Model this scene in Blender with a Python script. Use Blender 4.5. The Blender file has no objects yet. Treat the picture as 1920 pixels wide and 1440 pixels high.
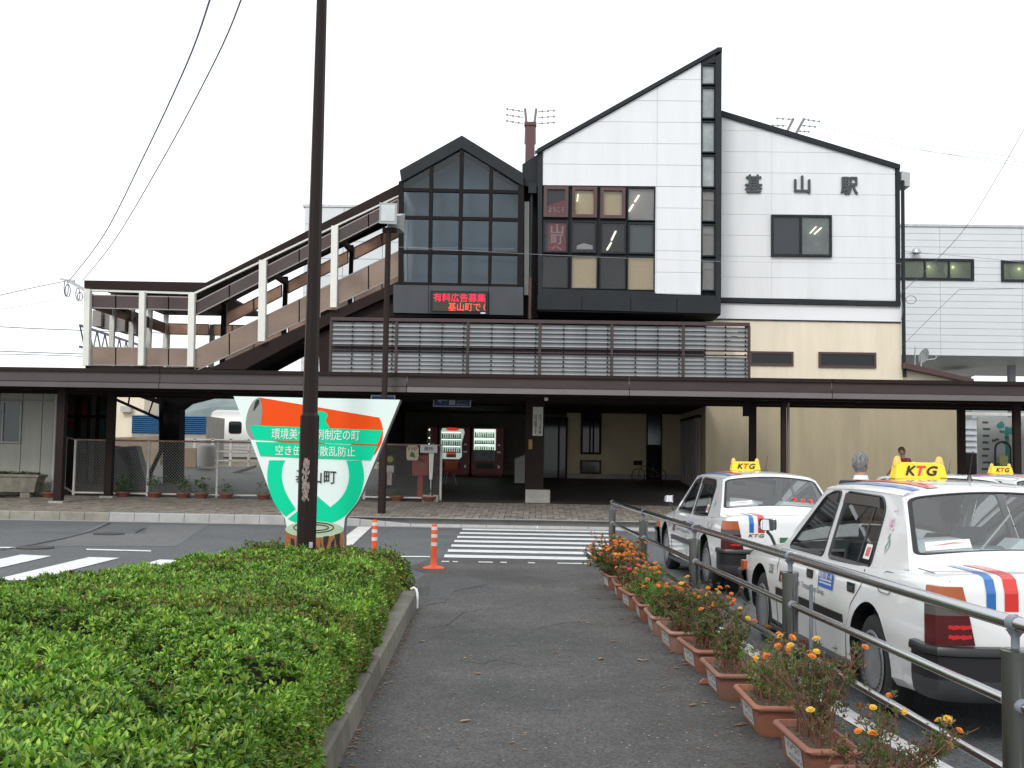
import bpy, bmesh, math, random
import numpy as np
from math import sin, cos, pi, radians, atan, sqrt, exp
from mathutils import Vector, Matrix
from mathutils.geometry import tessellate_polygon
random.seed(7); RNG = np.random.default_rng(7)
S = bpy.context.scene; COL = S.collection
# ---------------------------------------------------------------- camera
FOC = 2100.; PIT = atan(143/FOC); YAW = radians(1.4); ROLL = .0165; EYE = 1.6
fw = Vector((-sin(YAW)*cos(PIT), cos(YAW)*cos(PIT), sin(PIT)))
r0 = Vector((cos(YAW), sin(YAW), 0)); u0 = r0.cross(fw)
cr = cos(ROLL)*r0 + sin(ROLL)*u0; cu = -sin(ROLL)*r0 + cos(ROLL)*u0
cam = bpy.data.cameras.new('camera'); co = bpy.data.objects.new('camera', cam); COL.objects.link(co)
cam.sensor_width = 36; cam.lens = FOC/1920*36; cam.clip_start = .1; cam.clip_end = 4000
m = Matrix((cr, cu, -fw)).transposed().to_4x4(); m.translation = (0, 0, EYE); co.matrix_world = m
S.camera = co
# ---------------------------------------------------------------- light: bright overcast
SUN_EL, SUN_AZ = radians(38), radians(200)      # high soft sun behind and left of the camera
w = bpy.data.worlds.new('World'); S.world = w; w.use_nodes = True
nt = w.node_tree; nt.nodes.clear()
sky = nt.nodes.new('ShaderNodeTexSky'); sky.sky_type = 'NISHITA'; sky.sun_disc = False
sky.sun_elevation = SUN_EL; sky.sun_rotation = SUN_AZ; sky.dust_density = 4; sky.air_density = 1.2
mx = nt.nodes.new('ShaderNodeMix'); mx.data_type = 'RGBA'; mx.inputs[0].default_value = .9
mx.inputs[7].default_value = (13.6, 14.0, 14.4, 1)      # the even white cloud layer
bgn = nt.nodes.new('ShaderNodeBackground'); bgn.inputs[1].default_value = .1
out = nt.nodes.new('ShaderNodeOutputWorld')
nt.links.new(sky.outputs[0], mx.inputs[6]); nt.links.new(mx.outputs[2], bgn.inputs[0]); nt.links.new(bgn.outputs[0], out.inputs[0])
sd = bpy.data.lights.new('sun', 'SUN'); sd.energy = 1.25; sd.angle = radians(14); sd.color = (1, .97, .93)
so = bpy.data.objects.new('sun', sd); COL.objects.link(so)
sdir = Vector((sin(SUN_AZ)*cos(SUN_EL), cos(SUN_AZ)*cos(SUN_EL), sin(SUN_EL)))
so.rotation_euler = sdir.to_track_quat('Z', 'Y').to_euler()
S.view_settings.view_transform = 'Standard'; S.view_settings.look = 'None'
S.view_settings.exposure = 0.06; S.view_settings.gamma = 1; S.view_settings.use_curve_mapping = False
S.render.engine = 'CYCLES'
# ---------------------------------------------------------------- measuring: photo pixel -> point of a real plane
def ray(x, y): return fw + (x-960)/FOC*cr - (y-720)/FOC*cu
def G(x, y, z=0.):
    d = ray(x, y); t = (z-EYE)/d.z; return (d.x*t, d.y*t)
def F(x, y, Y):
    d = ray(x, y); t = Y/d.y; return (d.x*t, EYE+d.z*t)
def R(xa, ya, xb, yb, Y):
    xm, ym = (xa+xb)/2, (ya+yb)/2
    return F(xa, ym, Y)[0], F(xb, ym, Y)[0], F(xm, yb, Y)[1], F(xm, ya, Y)[1]
def gz(Y): return 0. if Y < 26.6 else .19 + .05*(Y-26.6)
# ---------------------------------------------------------------- materials
MATS = {}
def mat(name, c, rough=.6, metal=0, var=.0, scale=6., bump=0., bscale=None, spec=.5, emit=None, estr=1., dirt=0., coat=0., stretch=None, trans=0., alpha=1., isl=None):
    if name in MATS: return MATS[name]
    M = bpy.data.materials.new(name); M.use_nodes = True; n = M.node_tree; L = n.links
    b = n.nodes['Principled BSDF']; b.inputs['Base Color'].default_value = (*c, 1); b.inputs['Roughness'].default_value = rough
    b.inputs['Metallic'].default_value = metal; b.inputs['Specular IOR Level'].default_value = spec
    if coat: b.inputs['Coat Weight'].default_value = coat; b.inputs['Coat Roughness'].default_value = .04
    if trans: b.inputs['Transmission Weight'].default_value = trans
    if alpha < 1: b.inputs['Alpha'].default_value = alpha
    if emit: b.inputs['Emission Color'].default_value = (*emit, 1); b.inputs['Emission Strength'].default_value = estr
    if var or bump or dirt or isl:
        tc = n.nodes.new('ShaderNodeTexCoord'); src = tc.outputs['Object']
        if stretch:
            mp = n.nodes.new('ShaderNodeMapping'); mp.inputs['Scale'].default_value = stretch; L.new(src, mp.inputs[0]); src = mp.outputs[0]
        last = None
        def mix(f, a, bcol, kind='MIX'):
            q = n.nodes.new('ShaderNodeMix'); q.data_type = 'RGBA'; q.blend_type = kind
            L.new(f, q.inputs[0])
            if hasattr(a, 'links'): L.new(a, q.inputs[6])
            else: q.inputs[6].default_value = (*a, 1)
            if hasattr(bcol, 'links'): L.new(bcol, q.inputs[7])
            else: q.inputs[7].default_value = (*bcol, 1)
            return q.outputs[2]
        def noise(sc, det=6, ro=.6):
            q = n.nodes.new('ShaderNodeTexNoise'); q.inputs['Scale'].default_value = sc; q.inputs['Detail'].default_value = det; q.inputs['Roughness'].default_value = ro
            L.new(src, q.inputs['Vector']); return q.outputs[0]
        cur = tuple(c)
        if var:
            nz = noise(scale); mr = n.nodes.new('ShaderNodeMapRange'); mr.inputs[1].default_value = .3; mr.inputs[2].default_value = .7; L.new(nz, mr.inputs[0])
            cur = mix(mr.outputs[0], tuple(x*(1-var) for x in c), tuple(min(1, x*(1+var)) for x in c))
        if isl:
            g = n.nodes.new('ShaderNodeNewGeometry'); cr_ = n.nodes.new('ShaderNodeValToRGB'); e = cr_.color_ramp.elements
            cols = isl; e[0].color = (*cols[0], 1); e[0].position = 0; e[1].color = (*cols[-1], 1); e[1].position = 1
            for i, k in enumerate(cols[1:-1]): q = e.new((i+1)/(len(cols)-1)); q.color = (*k, 1)
            L.new(g.outputs['Random Per Island'], cr_.inputs[0]); cur = cr_.outputs[0]
            if var:
                nz = noise(scale, 3); mr = n.nodes.new('ShaderNodeMapRange'); mr.inputs[1].default_value = .35; mr.inputs[2].default_value = .65
                mr.inputs[3].default_value = 1-var; mr.inputs[4].default_value = 1+var; L.new(nz, mr.inputs[0])
                q = n.nodes.new('ShaderNodeVectorMath'); q.operation = 'SCALE'; L.new(cur, q.inputs[0]); L.new(mr.outputs[0], q.inputs['Scale']); cur = q.outputs[0]
        if dirt:
            nz = noise(scale*.35, 8, .7); mr = n.nodes.new('ShaderNodeMapRange'); mr.inputs[1].default_value = .5; mr.inputs[2].default_value = .75; mr.inputs[4].default_value = dirt; L.new(nz, mr.inputs[0])
            cur = mix(mr.outputs[0], cur, tuple(x*.45 for x in c))
        if hasattr(cur, 'links'): L.new(cur, b.inputs['Base Color'])
        if bump:
            nz = noise(bscale or scale*5, 4); bp = n.nodes.new('ShaderNodeBump'); bp.inputs['Strength'].default_value = bump; bp.inputs['Distance'].default_value = .01
            L.new(nz, bp.inputs['Height']); L.new(bp.outputs[0], b.inputs['Normal'])
        if (var or dirt) and not metal and rough > .25:
            nz = noise(scale*1.7); mr = n.nodes.new('ShaderNodeMapRange'); mr.inputs[3].default_value = max(0, rough-.12); mr.inputs[4].default_value = min(1, rough+.12); L.new(nz, mr.inputs[0]); L.new(mr.outputs[0], b.inputs['Roughness'])
    MATS[name] = M; return M
def asphalt(name, base, stain=.35, speck=.5):
    M = bpy.data.materials.new(name); M.use_nodes = True; n = M.node_tree; L = n.links; b = n.nodes['Principled BSDF']
    tc = n.nodes.new('ShaderNodeTexCoord'); src = tc.outputs['Object']
    def N(t, **k):
        q = n.nodes.new(t)
        for a, v in k.items():
            q.inputs[a.replace('_', ' ')].default_value = v
        return q
    big = N('ShaderNodeTexNoise', Scale=.55, Detail=8., Roughness=.65); L.new(src, big.inputs['Vector'])
    mid = N('ShaderNodeTexNoise', Scale=5., Detail=6., Roughness=.7); L.new(src, mid.inputs['Vector'])
    fine = N('ShaderNodeTexNoise', Scale=90., Detail=3., Roughness=.8); L.new(src, fine.inputs['Vector'])
    v = N('ShaderNodeTexVoronoi', Scale=75.); L.new(src, v.inputs['Vector'])
    v2 = N('ShaderNodeTexVoronoi', Scale=21.); L.new(src, v2.inputs['Vector'])
    def rng(s, a, b_, c_, d_):
        q = n.nodes.new('ShaderNodeMapRange'); q.inputs[1].default_value = a; q.inputs[2].default_value = b_; q.inputs[3].default_value = c_; q.inputs[4].default_value = d_; L.new(s, q.inputs[0]); return q.outputs[0]
    def mul(a, b_):
        q = n.nodes.new('ShaderNodeMath'); q.operation = 'MULTIPLY'; L.new(a, q.inputs[0]); L.new(b_, q.inputs[1]); return q.outputs[0]
    sp = n.nodes.new('ShaderNodeSeparateColor'); L.new(v.outputs['Color'], sp.inputs[0])
    f = mul(rng(big.outputs[0], .35, .68, 1-stain, 1+stain*.25), rng(mid.outputs[0], .3, .7, .86, 1.12))
    f = mul(f, rng(fine.outputs[0], .3, .7, .5, 1.5)); f = mul(f, rng(sp.outputs[0], 0, 1, .55, 1.45))
    sp2 = n.nodes.new('ShaderNodeSeparateColor'); L.new(v2.outputs['Color'], sp2.inputs[0])
    pk = n.nodes.new('ShaderNodeMath'); pk.operation = 'GREATER_THAN'; pk.inputs[1].default_value = .84; L.new(sp2.outputs[1], pk.inputs[0])
    sz = rng(v2.outputs['Distance'], .0, .16, 1, 0)
    st = n.nodes.new('ShaderNodeMath'); st.operation = 'GREATER_THAN'; st.inputs[1].default_value = .12; L.new(sz, st.inputs[0])
    k = mul(pk.outputs[0], st.outputs[0])
    sc = n.nodes.new('ShaderNodeVectorMath'); sc.operation = 'SCALE'; sc.inputs[0].default_value = base; L.new(f, sc.inputs['Scale'])
    mxx = n.nodes.new('ShaderNodeMix'); mxx.data_type = 'RGBA'; q = n.nodes.new('ShaderNodeMath'); q.operation = 'MULTIPLY'; q.inputs[1].default_value = speck; L.new(k, q.inputs[0])
    L.new(q.outputs[0], mxx.inputs[0]); L.new(sc.outputs[0], mxx.inputs[6]); mxx.inputs[7].default_value = (.42, .40, .36, 1)
    L.new(mxx.outputs[2], b.inputs['Base Color']); b.inputs['Roughness'].default_value = .85
    L.new(rng(big.outputs[0], .3, .7, .7, .92), b.inputs['Roughness'])
    bp = n.nodes.new('ShaderNodeBump'); bp.inputs['Strength'].default_value = .7; bp.inputs['Distance'].default_value = .006; L.new(v.outputs['Distance'], bp.inputs['Height']); L.new(bp.outputs[0], b.inputs['Normal'])
    MATS[name] = M; return M
def thinglass(name, tint, refl=.05, opacity=.35, rough=.0):
    M = bpy.data.materials.new(name); M.use_nodes = True; n = M.node_tree; n.nodes.clear(); L = n.links
    o = n.nodes.new('ShaderNodeOutputMaterial'); t = n.nodes.new('ShaderNodeBsdfTransparent'); t.inputs[0].default_value = (*tint, 1)
    g = n.nodes.new('ShaderNodeBsdfGlossy'); g.inputs['Roughness'].default_value = rough
    fr = n.nodes.new('ShaderNodeFresnel'); fr.inputs[0].default_value = 1.5
    a = n.nodes.new('ShaderNodeMath'); a.operation = 'ADD'; a.inputs[1].default_value = refl; a.use_clamp = True; L.new(fr.outputs[0], a.inputs[0])
    mxs = n.nodes.new('ShaderNodeMixShader'); L.new(a.outputs[0], mxs.inputs[0]); L.new(t.outputs[0], mxs.inputs[1]); L.new(g.outputs[0], mxs.inputs[2])
    L.new(mxs.outputs[0], o.inputs[0]); MATS[name] = M; return M
def translucent(name, c, amt=.5, alpha=1.):
    M = bpy.data.materials.new(name); M.use_nodes = True; n = M.node_tree; n.nodes.clear(); L = n.links
    o = n.nodes.new('ShaderNodeOutputMaterial'); d = n.nodes.new('ShaderNodeBsdfDiffuse'); t = n.nodes.new('ShaderNodeBsdfTranslucent')
    tc = n.nodes.new('ShaderNodeTexCoord'); nz = n.nodes.new('ShaderNodeTexNoise'); nz.inputs['Scale'].default_value = .8; nz.inputs['Detail'].default_value = 6; L.new(tc.outputs['Object'], nz.inputs['Vector'])
    cr_ = n.nodes.new('ShaderNodeValToRGB'); cr_.color_ramp.elements[0].position = .35; cr_.color_ramp.elements[1].position = .65
    cr_.color_ramp.elements[0].color = (*[x*.7 for x in c], 1); cr_.color_ramp.elements[1].color = (*[min(1, x*1.15) for x in c], 1); L.new(nz.outputs[0], cr_.inputs[0])
    for q in (d, t): L.new(cr_.outputs[0], q.inputs[0])
    a = n.nodes.new('ShaderNodeMixShader'); a.inputs[0].default_value = amt; L.new(d.outputs[0], a.inputs[1]); L.new(t.outputs[0], a.inputs[2])
    gl = n.nodes.new('ShaderNodeBsdfGlossy'); gl.inputs['Roughness'].default_value = .15; b = n.nodes.new('ShaderNodeMixShader'); b.inputs[0].default_value = .04
    L.new(a.outputs[0], b.inputs[1]); L.new(gl.outputs[0], b.inputs[2]); L.new(b.outputs[0], o.inputs[0]); MATS[name] = M; return M
BROWN = mat('brown_paint', (.026, .017, .015), .6, spec=.12, var=.12, scale=2, dirt=.3)
BROWN2 = mat('brown_fascia', (.060, .045, .044), .55, spec=.2, var=.1, scale=1.2, dirt=.25, stretch=(1, 1, 4))
LIP = mat('brown_lip', (.12, .10, .105), .45, var=.1, scale=2)
DARK = mat('charcoal_metal', (.026, .030, .034), .55, spec=.15, var=.12, scale=1.5, dirt=.3)
DARK2 = mat('charcoal_panel', (.065, .070, .08), .55, spec=.3, var=.15, scale=1.2, dirt=.2)
BLACK = mat('black_rubber', (.012, .012, .013), .5)
SHADE = mat('shade_dark', (.018, .015, .015), .85, spec=.2, var=.2, scale=2)  # near-black with the shade of soffits and recesses put in; also dark fittings
WHITE = mat('white_panel', (.75, .765, .78), .5, var=.035, scale=1.4, dirt=.13, bump=.15, bscale=60, stretch=(2.5, 2.5, .3))
WPOST = mat('white_post', (.74, .74, .68), .5, var=.05, scale=3, dirt=.15)
SIDING = mat('pale_siding', (.66, .69, .71), .5, var=.03, scale=1, dirt=.08)
CREAM = mat('cream_plaster', (.78, .70, .55), .8, var=.06, scale=1.6, dirt=.22, bump=.3, bscale=80, stretch=(2, 2, .3))
BEIGE = mat('beige_plaster', (.40, .34, .23), .85, var=.09, scale=1.5, dirt=.25, stretch=(2, 2, .35), bump=.4, bscale=90)
GREYW = mat('pale_grey_wall', (.38, .38, .33), .8, var=.08, scale=2, dirt=.3, stretch=(2, 2, .4))
CONC = mat('concrete', (.36, .35, .32), .85, var=.15, scale=4, dirt=.5, bump=.5, bscale=60)
KERBM = mat('kerb_concrete', (.33, .33, .32), .85, var=.12, scale=3, dirt=.35, bump=.5, bscale=50)
KERBW = mat('kerb_weathered', (.24, .225, .19), .85, var=.2, scale=4, dirt=.6, bump=.5, bscale=50)
GALV = mat('galvanised_steel', (.45, .46, .47), .35, metal=.8, var=.15, scale=8)
PAINT = mat('road_paint', (.66, .67, .67), .7, var=.08, scale=14, dirt=.75, bump=.3)
ROAD = asphalt('road_asphalt', (.100, .108, .114), .25, .35)
PATHM = asphalt('path_asphalt', (.082, .080, .077), .55, .8)
FLOORD = mat('dark_floor', (.05, .048, .044), .6, var=.3, scale=1)
GLASSD = mat('dark_glass', (.010, .013, .015), .06, spec=.35)
GLASSB = mat('blue_grey_glass', (.055, .075, .088), .05, var=.35, scale=.5, spec=.7)
RED = mat('red_enamel', (.42, .03, .02), .4, var=.1)
ORANGE = mat('orange_plastic', (.78, .10, .025), .5, var=.08, scale=9, dirt=.25)
REFL = mat('white_reflector', (.72, .68, .58), .5, var=.08, scale=20)
# ---------------------------------------------------------------- mesh builder
XF = {}
class MB:
    def __init__(s): s.v = []; s.f = []; s.m = []; s.T = None
    def add(s, vs, fs, mi=0):
        o = len(s.v)
        s.v += [tuple(s.T @ Vector(p)) for p in vs] if s.T is not None else [tuple(p) for p in vs]
        s.f += [tuple(i+o for i in f) for f in fs]; s.m += [mi]*len(fs); return s
    def box(s, x0, x1, y0, y1, z0, z1, mi=0):
        if x0 > x1: x0, x1 = x1, x0
        if y0 > y1: y0, y1 = y1, y0
        if z0 > z1: z0, z1 = z1, z0
        return s.add([(x0, y0, z0), (x1, y0, z0), (x1, y1, z0), (x0, y1, z0), (x0, y0, z1), (x1, y0, z1), (x1, y1, z1), (x0, y1, z1)],
                     [(0, 3, 2, 1), (4, 5, 6, 7), (0, 1, 5, 4), (1, 2, 6, 5), (2, 3, 7, 6), (3, 0, 4, 7)], mi)
    def prism(s, poly, y0, y1, mi=0):      # outline in X,Z pushed from y0 to y1
        n = len(poly); a = sum(poly[i][0]*poly[(i+1) % n][1]-poly[(i+1) % n][0]*poly[i][1] for i in range(n))
        if a < 0: poly = poly[::-1]
        vs = [(p[0], y0, p[1]) for p in poly] + [(p[0], y1, p[1]) for p in poly]
        tri = tessellate_polygon([[Vector((p[0], p[1], 0)) for p in poly]]) if n > 4 else [(0, 1, 2)]+([(0, 2, 3)] if n == 4 else [])
        fs = []
        for t in tri:
            A, Bb, C = [poly[i] for i in t]; ar = (Bb[0]-A[0])*(C[1]-A[1])-(C[0]-A[0])*(Bb[1]-A[1])
            t = tuple(t) if ar > 0 else tuple(t[::-1]); fs += [t, tuple(i+n for i in t[::-1])]
        fs += [(i, i+n, (i+1) % n+n, (i+1) % n) for i in range(n)]
        return s.add(vs, fs, mi)
    def tube(s, pts, r, n=8, mi=0, cap=True):
        pts = [Vector(p) for p in pts]; rs = r if isinstance(r, (list, tuple)) else [r]*len(pts); vs = []; fs = []; up = None
        for i, p in enumerate(pts):
            d = (pts[min(i+1, len(pts)-1)]-pts[max(i-1, 0)]).normalized()
            if up is None: up = Vector((0, 0, 1)) if abs(d.z) < .9 else Vector((1, 0, 0))
            a = d.cross(up).normalized(); b = a.cross(d).normalized(); up = b
            for k in range(n):
                t = 2*pi*(k+.5)/n; vs.append(p+(a*cos(t)+b*sin(t))*rs[i])
        for i in range(len(pts)-1):
            for k in range(n): k2 = (k+1) % n; fs.append((i*n+k, i*n+k2, (i+1)*n+k2, (i+1)*n+k))
        if cap: fs.append(tuple(range(n))[::-1]); fs.append(tuple((len(pts)-1)*n+k for k in range(n)))
        return s.add(vs, fs, mi)
    def lathe(s, prof, n=16, c=(0, 0, 0), axis='z', mi=0):
        vs = []; fs = []
        for r, z in prof:
            for k in range(n):
                t = 2*pi*k/n; q = (r*cos(t), r*sin(t), z)
                if axis == 'x': q = (q[2], q[0], q[1])
                if axis == 'y': q = (q[1], q[2], q[0])
                vs.append((q[0]+c[0], q[1]+c[1], q[2]+c[2]))
        for i in range(len(prof)-1):
            for k in range(n): k2 = (k+1) % n; fs.append((i*n+k, i*n+k2, (i+1)*n+k2, (i+1)*n+k))
        fs.append(tuple(range(n))[::-1]); fs.append(tuple((len(prof)-1)*n+k for k in range(n)))
        return s.add(vs, fs, mi)
    def quad(s, a, b, c, d, mi=0): return s.add([a, b, c, d], [(0, 1, 2, 3)], mi)
    def loft(s, rings, closed=False, mi=0, flip=False):
        n = len(rings[0]); vs = [p for r in rings for p in r]; fs = []
        for i in range(len(rings)-1):
            for k in range(n if closed else n-1):
                k2 = (k+1) % n; f = (i*n+k, i*n+k2, (i+1)*n+k2, (i+1)*n+k); fs.append(f[::-1] if flip else f)
        return s.add(vs, fs, mi)
    def mesh(s, name, mats, smooth=None, shift=None):
        me = bpy.data.meshes.new(name)
        vs = s.v if shift is None else [tuple(shift @ Vector(p)) for p in s.v]
        me.from_pydata(vs, [], s.f)
        for q in (mats if isinstance(mats, (list, tuple)) else [mats]): me.materials.append(q)
        if any(s.m): me.polygons.foreach_set('material_index', s.m)
        if smooth:
            me.polygons.foreach_set('use_smooth', [True]*len(s.f)); me.set_sharp_from_angle(angle=radians(smooth))
        me.update(); return me
    def build(s, name, mats, parent=None, smooth=None, bevel=0, local=False):
        sh = XF[parent.name].inverted() if (parent is not None and not local and parent.name in XF) else None
        me = s.mesh(name, mats, smooth, sh)
        return link(name, me, parent, bevel)
def link(name, me, parent=None, bevel=0):
    o = bpy.data.objects.new(name, me); COL.objects.link(o)
    if parent is not None: o.parent = parent; XF[o.name] = XF.get(parent.name, Matrix())
    else: XF[o.name] = Matrix()
    if bevel:
        b = o.modifiers.new('bevel', 'BEVEL'); b.width = bevel; b.segments = 2; b.limit_method = 'ANGLE'; b.angle_limit = radians(40); b.harden_normals = False
    return o
def tag(o, label, cat, group=None, kind=None):
    if label: o['label'] = label
    if cat: o['category'] = cat
    if group: o['group'] = group
    if kind: o['kind'] = kind
    return o
def thing(name, label, cat, loc=(0, 0, 0), rz=0., group=None):
    o = bpy.data.objects.new(name, None); COL.objects.link(o); o.empty_display_size = .1
    o.location = loc; o.rotation_euler = (0, 0, rz); XF[o.name] = Matrix.Translation(loc) @ Matrix.Rotation(rz, 4, 'Z')
    return tag(o, label, cat, group)
def struct(o): o['kind'] = 'structure'; return o
def kids(o): return list(o.children)
def dup(root, loc, rz, label, group=None):
    def cp(o, par):
        c = o.copy(); COL.objects.link(c)
        if par is not None: c.parent = par
        for ch in kids(o): cp(ch, c)
        return c
    r = cp(root, None); r.location = loc; r.rotation_euler = (0, 0, rz); r['label'] = label
    XF[r.name] = Matrix.Translation(loc) @ Matrix.Rotation(rz, 4, 'Z')
    if group: r['group'] = group
    return r
_txt = {}
def textmesh(body, w_, h_, extrude=.0, bold=0., shear=0.):
    cu_ = bpy.data.curves.new('t', 'FONT'); cu_.body = body; cu_.size = 1; cu_.extrude = 0; cu_.offset = 0; cu_.shear = shear; cu_.resolution_u = 3
    ob = bpy.data.objects.new('t', cu_); COL.objects.link(ob); dg = bpy.context.evaluated_depsgraph_get()
    me = bpy.data.meshes.new_from_object(ob.evaluated_get(dg)); bpy.data.objects.remove(ob)
    n = len(me.vertices); a = np.zeros(n*3); me.vertices.foreach_get('co', a); a = a.reshape(-1, 3)
    lo, hi = a.min(0), a.max(0); sx = w_/(hi[0]-lo[0]) if w_ else 0; sy = h_/(hi[1]-lo[1]) if h_ else 0
    sx = sx or sy; sy = sy or sx
    vs = [((p[0]-(lo[0]+hi[0])/2)*sx, (p[1]-(lo[1]+hi[1])/2)*sy) for p in a]
    fs = [tuple(p.vertices) for p in me.polygons]; bpy.data.meshes.remove(me); vs = [(x, y, 0.) for x, y in vs]
    if bold:      # heavier strokes: the glyph repeated a stroke's fraction to each side, each a hair deeper
        n0 = len(vs); s_ = bold*abs(sy); a0, f0 = list(vs), list(fs); vs = []; fs = []
        for k, (dx, dy) in enumerate(((0, 0), (1, 0), (-1, 0), (0, 1), (0, -1))):
            vs += [(p[0]+dx*s_, p[1]+dy*s_, -.0004*k) for p in a0]; fs += [tuple(i+k*n0 for i in f) for f in f0]
    return vs, fs, extrude
def put_text(mb, tm, c, xd=(1, 0, 0), yd=(0, 0, 1), mi=0):
    vs, fs, ex = tm; c = Vector(c); xd = Vector(xd); yd = Vector(yd); nn = xd.cross(yd).normalized(); n = len(vs)
    a = [c+xd*p[0]+yd*p[1]+nn*(ex+p[2]+(.0018 if len(vs) else 0)) for p in vs]
    if ex:
        a += [c+xd*p[0]+yd*p[1] for p in vs]; f = list(fs); from collections import Counter
        ed = Counter()
        for q in fs:
            for i in range(len(q)): ed[(q[i], q[(i+1) % len(q)])] += 1
        for (i, j) in ed:
            if (j, i) not in ed: f.append((i, i+n, j+n, j))
        mb.add(a, f, mi)
    else: mb.add(a, fs, mi)
def clip(poly, x0, x1, z0, z1):
    def cut(P, f, inter):
        o = []
        for i in range(len(P)):
            a, b = P[i], P[(i+1) % len(P)]
            if f(a):
                o.append(a)
                if not f(b): o.append(inter(a, b))
            elif f(b): o.append(inter(a, b))
        return o
    for ax, val, sg in ((0, x0, 1), (0, x1, -1), (1, z0, 1), (1, z1, -1)):
        if not poly: return []
        def it(a, b, ax=ax, val=val):
            t = (val-a[ax])/(b[ax]-a[ax]); return (a[0]+(b[0]-a[0])*t, a[1]+(b[1]-a[1])*t)
        poly = cut(poly, lambda p: sg*(p[ax]-val) >= 0, it)
    return poly
def panels(parent, polys, xs, zs, Y, th, gap, m_, name='wall_panel'):
    for poly in polys:
        for i in range(len(xs)-1):
            for j in range(len(zs)-1):
                q = clip(poly, xs[i]+gap/2, xs[i+1]-gap/2, zs[j]+gap/2, zs[j+1]-gap/2)
                if len(q) >= 3:
                    MB().prism(q, Y-random.uniform(0, .002), Y+th).build(name, m_, parent)
def lin(a, b, n): return [a+(b-a)*i/n for i in range(n+1)]
# ================================================================ GROUND
b = MB(); N_ = 40
b.quad((-400, -60, 0), (400, -60, 0), (400, 26.75, 0), (-400, 26.75, 0)); struct(b.build('road', ROAD))
b = MB(); b.quad((-400, 30, -.02), (400, 30, -.02), (400, 1500, 6), (-400, 1500, 6)); struct(b.build('ground', mat('gravel_ground', (.17, .16, .14), .9, var=.3, scale=2)))
# footpath between the hedge bed and the planters (its own darker asphalt), 4 mm up
def XL(Y): return -1.012-(Y-5.883)*.0437      # kerb foot on the left
b = MB(); P = [(XL(-3), -3), (2.6, -3), (2.3, 4.9), (1.25, 18.1), (-1.7, 18.2), (-1.9, 16.6), (-1.55, 15.8), (-1.6, 13.6), (XL(12.3), 12.3)]
b.add([(x, y, .004) for x, y in P], [tuple(range(len(P)))]); struct(b.build('footpath', PATHM))
# repair patches in the asphalt
PATCH = asphalt('patch_asphalt', (.075, .077, .08), .3, .3); PATCH2 = asphalt('patch_light', (.13, .132, .135), .2, .4)
def gpoly(name, pts, z, m_, parent=None, **k):
    q = MB(); w3 = [(*G(x, y), z) for x, y in pts]; q.add(w3, [tuple(range(len(w3)))]); return q.build(name, m_, parent)
struct(gpoly('road_patch', [(808, 1092), (850, 1082), (905, 1088), (915, 1096), (850, 1110), (835, 1130), (800, 1135)], .008, PATCH))
struct(gpoly('road_patch', [(195, 981), (208, 981), (175, 1000), (270, 1002), (280, 984), (390, 985), (330, 1025), (80, 1024), (120, 1012)], .004, PATCH2))
def line3(name, pts, wd, z, m_):
    q = MB()
    for a, c in zip(pts, pts[1:]):
        a = Vector((*G(*a), z)); c = Vector((*G(*c), z)); n_ = Vector((-(c-a).y, (c-a).x, 0)).normalized()*wd/2
        q.quad(a-n_, c-n_, c+n_, a+n_)
    return q.build(name, m_)
TAR = mat('tar_seam', (.03, .03, .03), .7)
struct(line3('tar_seam', [(206, 981), (172, 997), (130, 1008), (60, 1022), (0, 1032)], .05, .012, TAR))
struct(line3('tar_seam', [(60, 998), (172, 1000)], .03, .012, TAR)); struct(line3('tar_seam', [(270, 991), (255, 999)], .05, .012, TAR))
for p in ((204, 1002, 11), (66, 1028, 15)):
    x, y = G(p[0], p[1]); q = MB(); q.lathe([(.3, .0), (.3, .02), (.27, .022)], 18, (x, y, 0)); tag(q.build('manhole_cover', mat('cast_iron', (.06, .055, .05), .6, metal=.5)),
        'round dark manhole cover nearer the far kerb' if p[0] > 100 else 'round dark manhole cover beside the short white dash at left', 'manhole cover')
for P_ in ([(860, 1240), (905, 1246), (930, 1238), (985, 1250), (1050, 1247)], [(1010, 1180), (1060, 1168), (1120, 1172)], [(800, 1180), (840, 1172), (868, 1150), (905, 1143)], [(560, 1010), (610, 1004), (680, 1012), (760, 1008)], [(1180, 1010), (1160, 1040)]): struct(line3('asphalt_crack', P_, .008, .0085, TAR))
OIL = mat('oil_stain', (.045, .045, .046), .6, var=.3, scale=6)
for cx_, cy_, rx_, ry_ in ((905, 1108, 22, 5), (1040, 1330, 17, 6), (960, 1210, 12, 3), (850, 1300, 10, 4), (1130, 1140, 14, 3)): struct(gpoly('oil_stain', [(cx_+rx_*cos(k*.7)*(.7+.3*sin(k*2.1)), cy_+ry_*sin(k*.7)*(.75+.25*cos(k*1.7))) for k in range(9)], .0065, PATCH))
# painted markings
def wmark(pts, name='painted_stripe', parent=None, z=.009): return gpoly(name, pts, z, PAINT, parent)
cw = thing('crosswalk', 'white zebra crossing ahead of the path', 'crosswalk'); cw['kind'] = 'structure'; del cw['category']
for i, yc in enumerate((25.75, 24.45, 23.2, 22.0, 20.85, 19.7, 18.6)):
    x0 = -1.51-(yc-18.6)*.026; x1 = 1.62 - (0.05 if i else .0); hw = .27
    q = MB(); q.quad((x0-.0, yc-hw, .009), (x1, yc-hw-.02, .009), (x1+.02, yc+hw-.02, .009), (x0-.03, yc+hw, .009)); q.build('painted_stripe', PAINT, cw)
cw2 = thing('side_crosswalk', 'white zebra crossing at the left', 'crosswalk'); cw2['kind'] = 'structure'; del cw2['category']
gpoly('painted_stripe', [(39.6, 1040.8), (96.9, 1043.3), (-60, 1079), (-140, 1079)], .009, PAINT, cw2)
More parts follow.
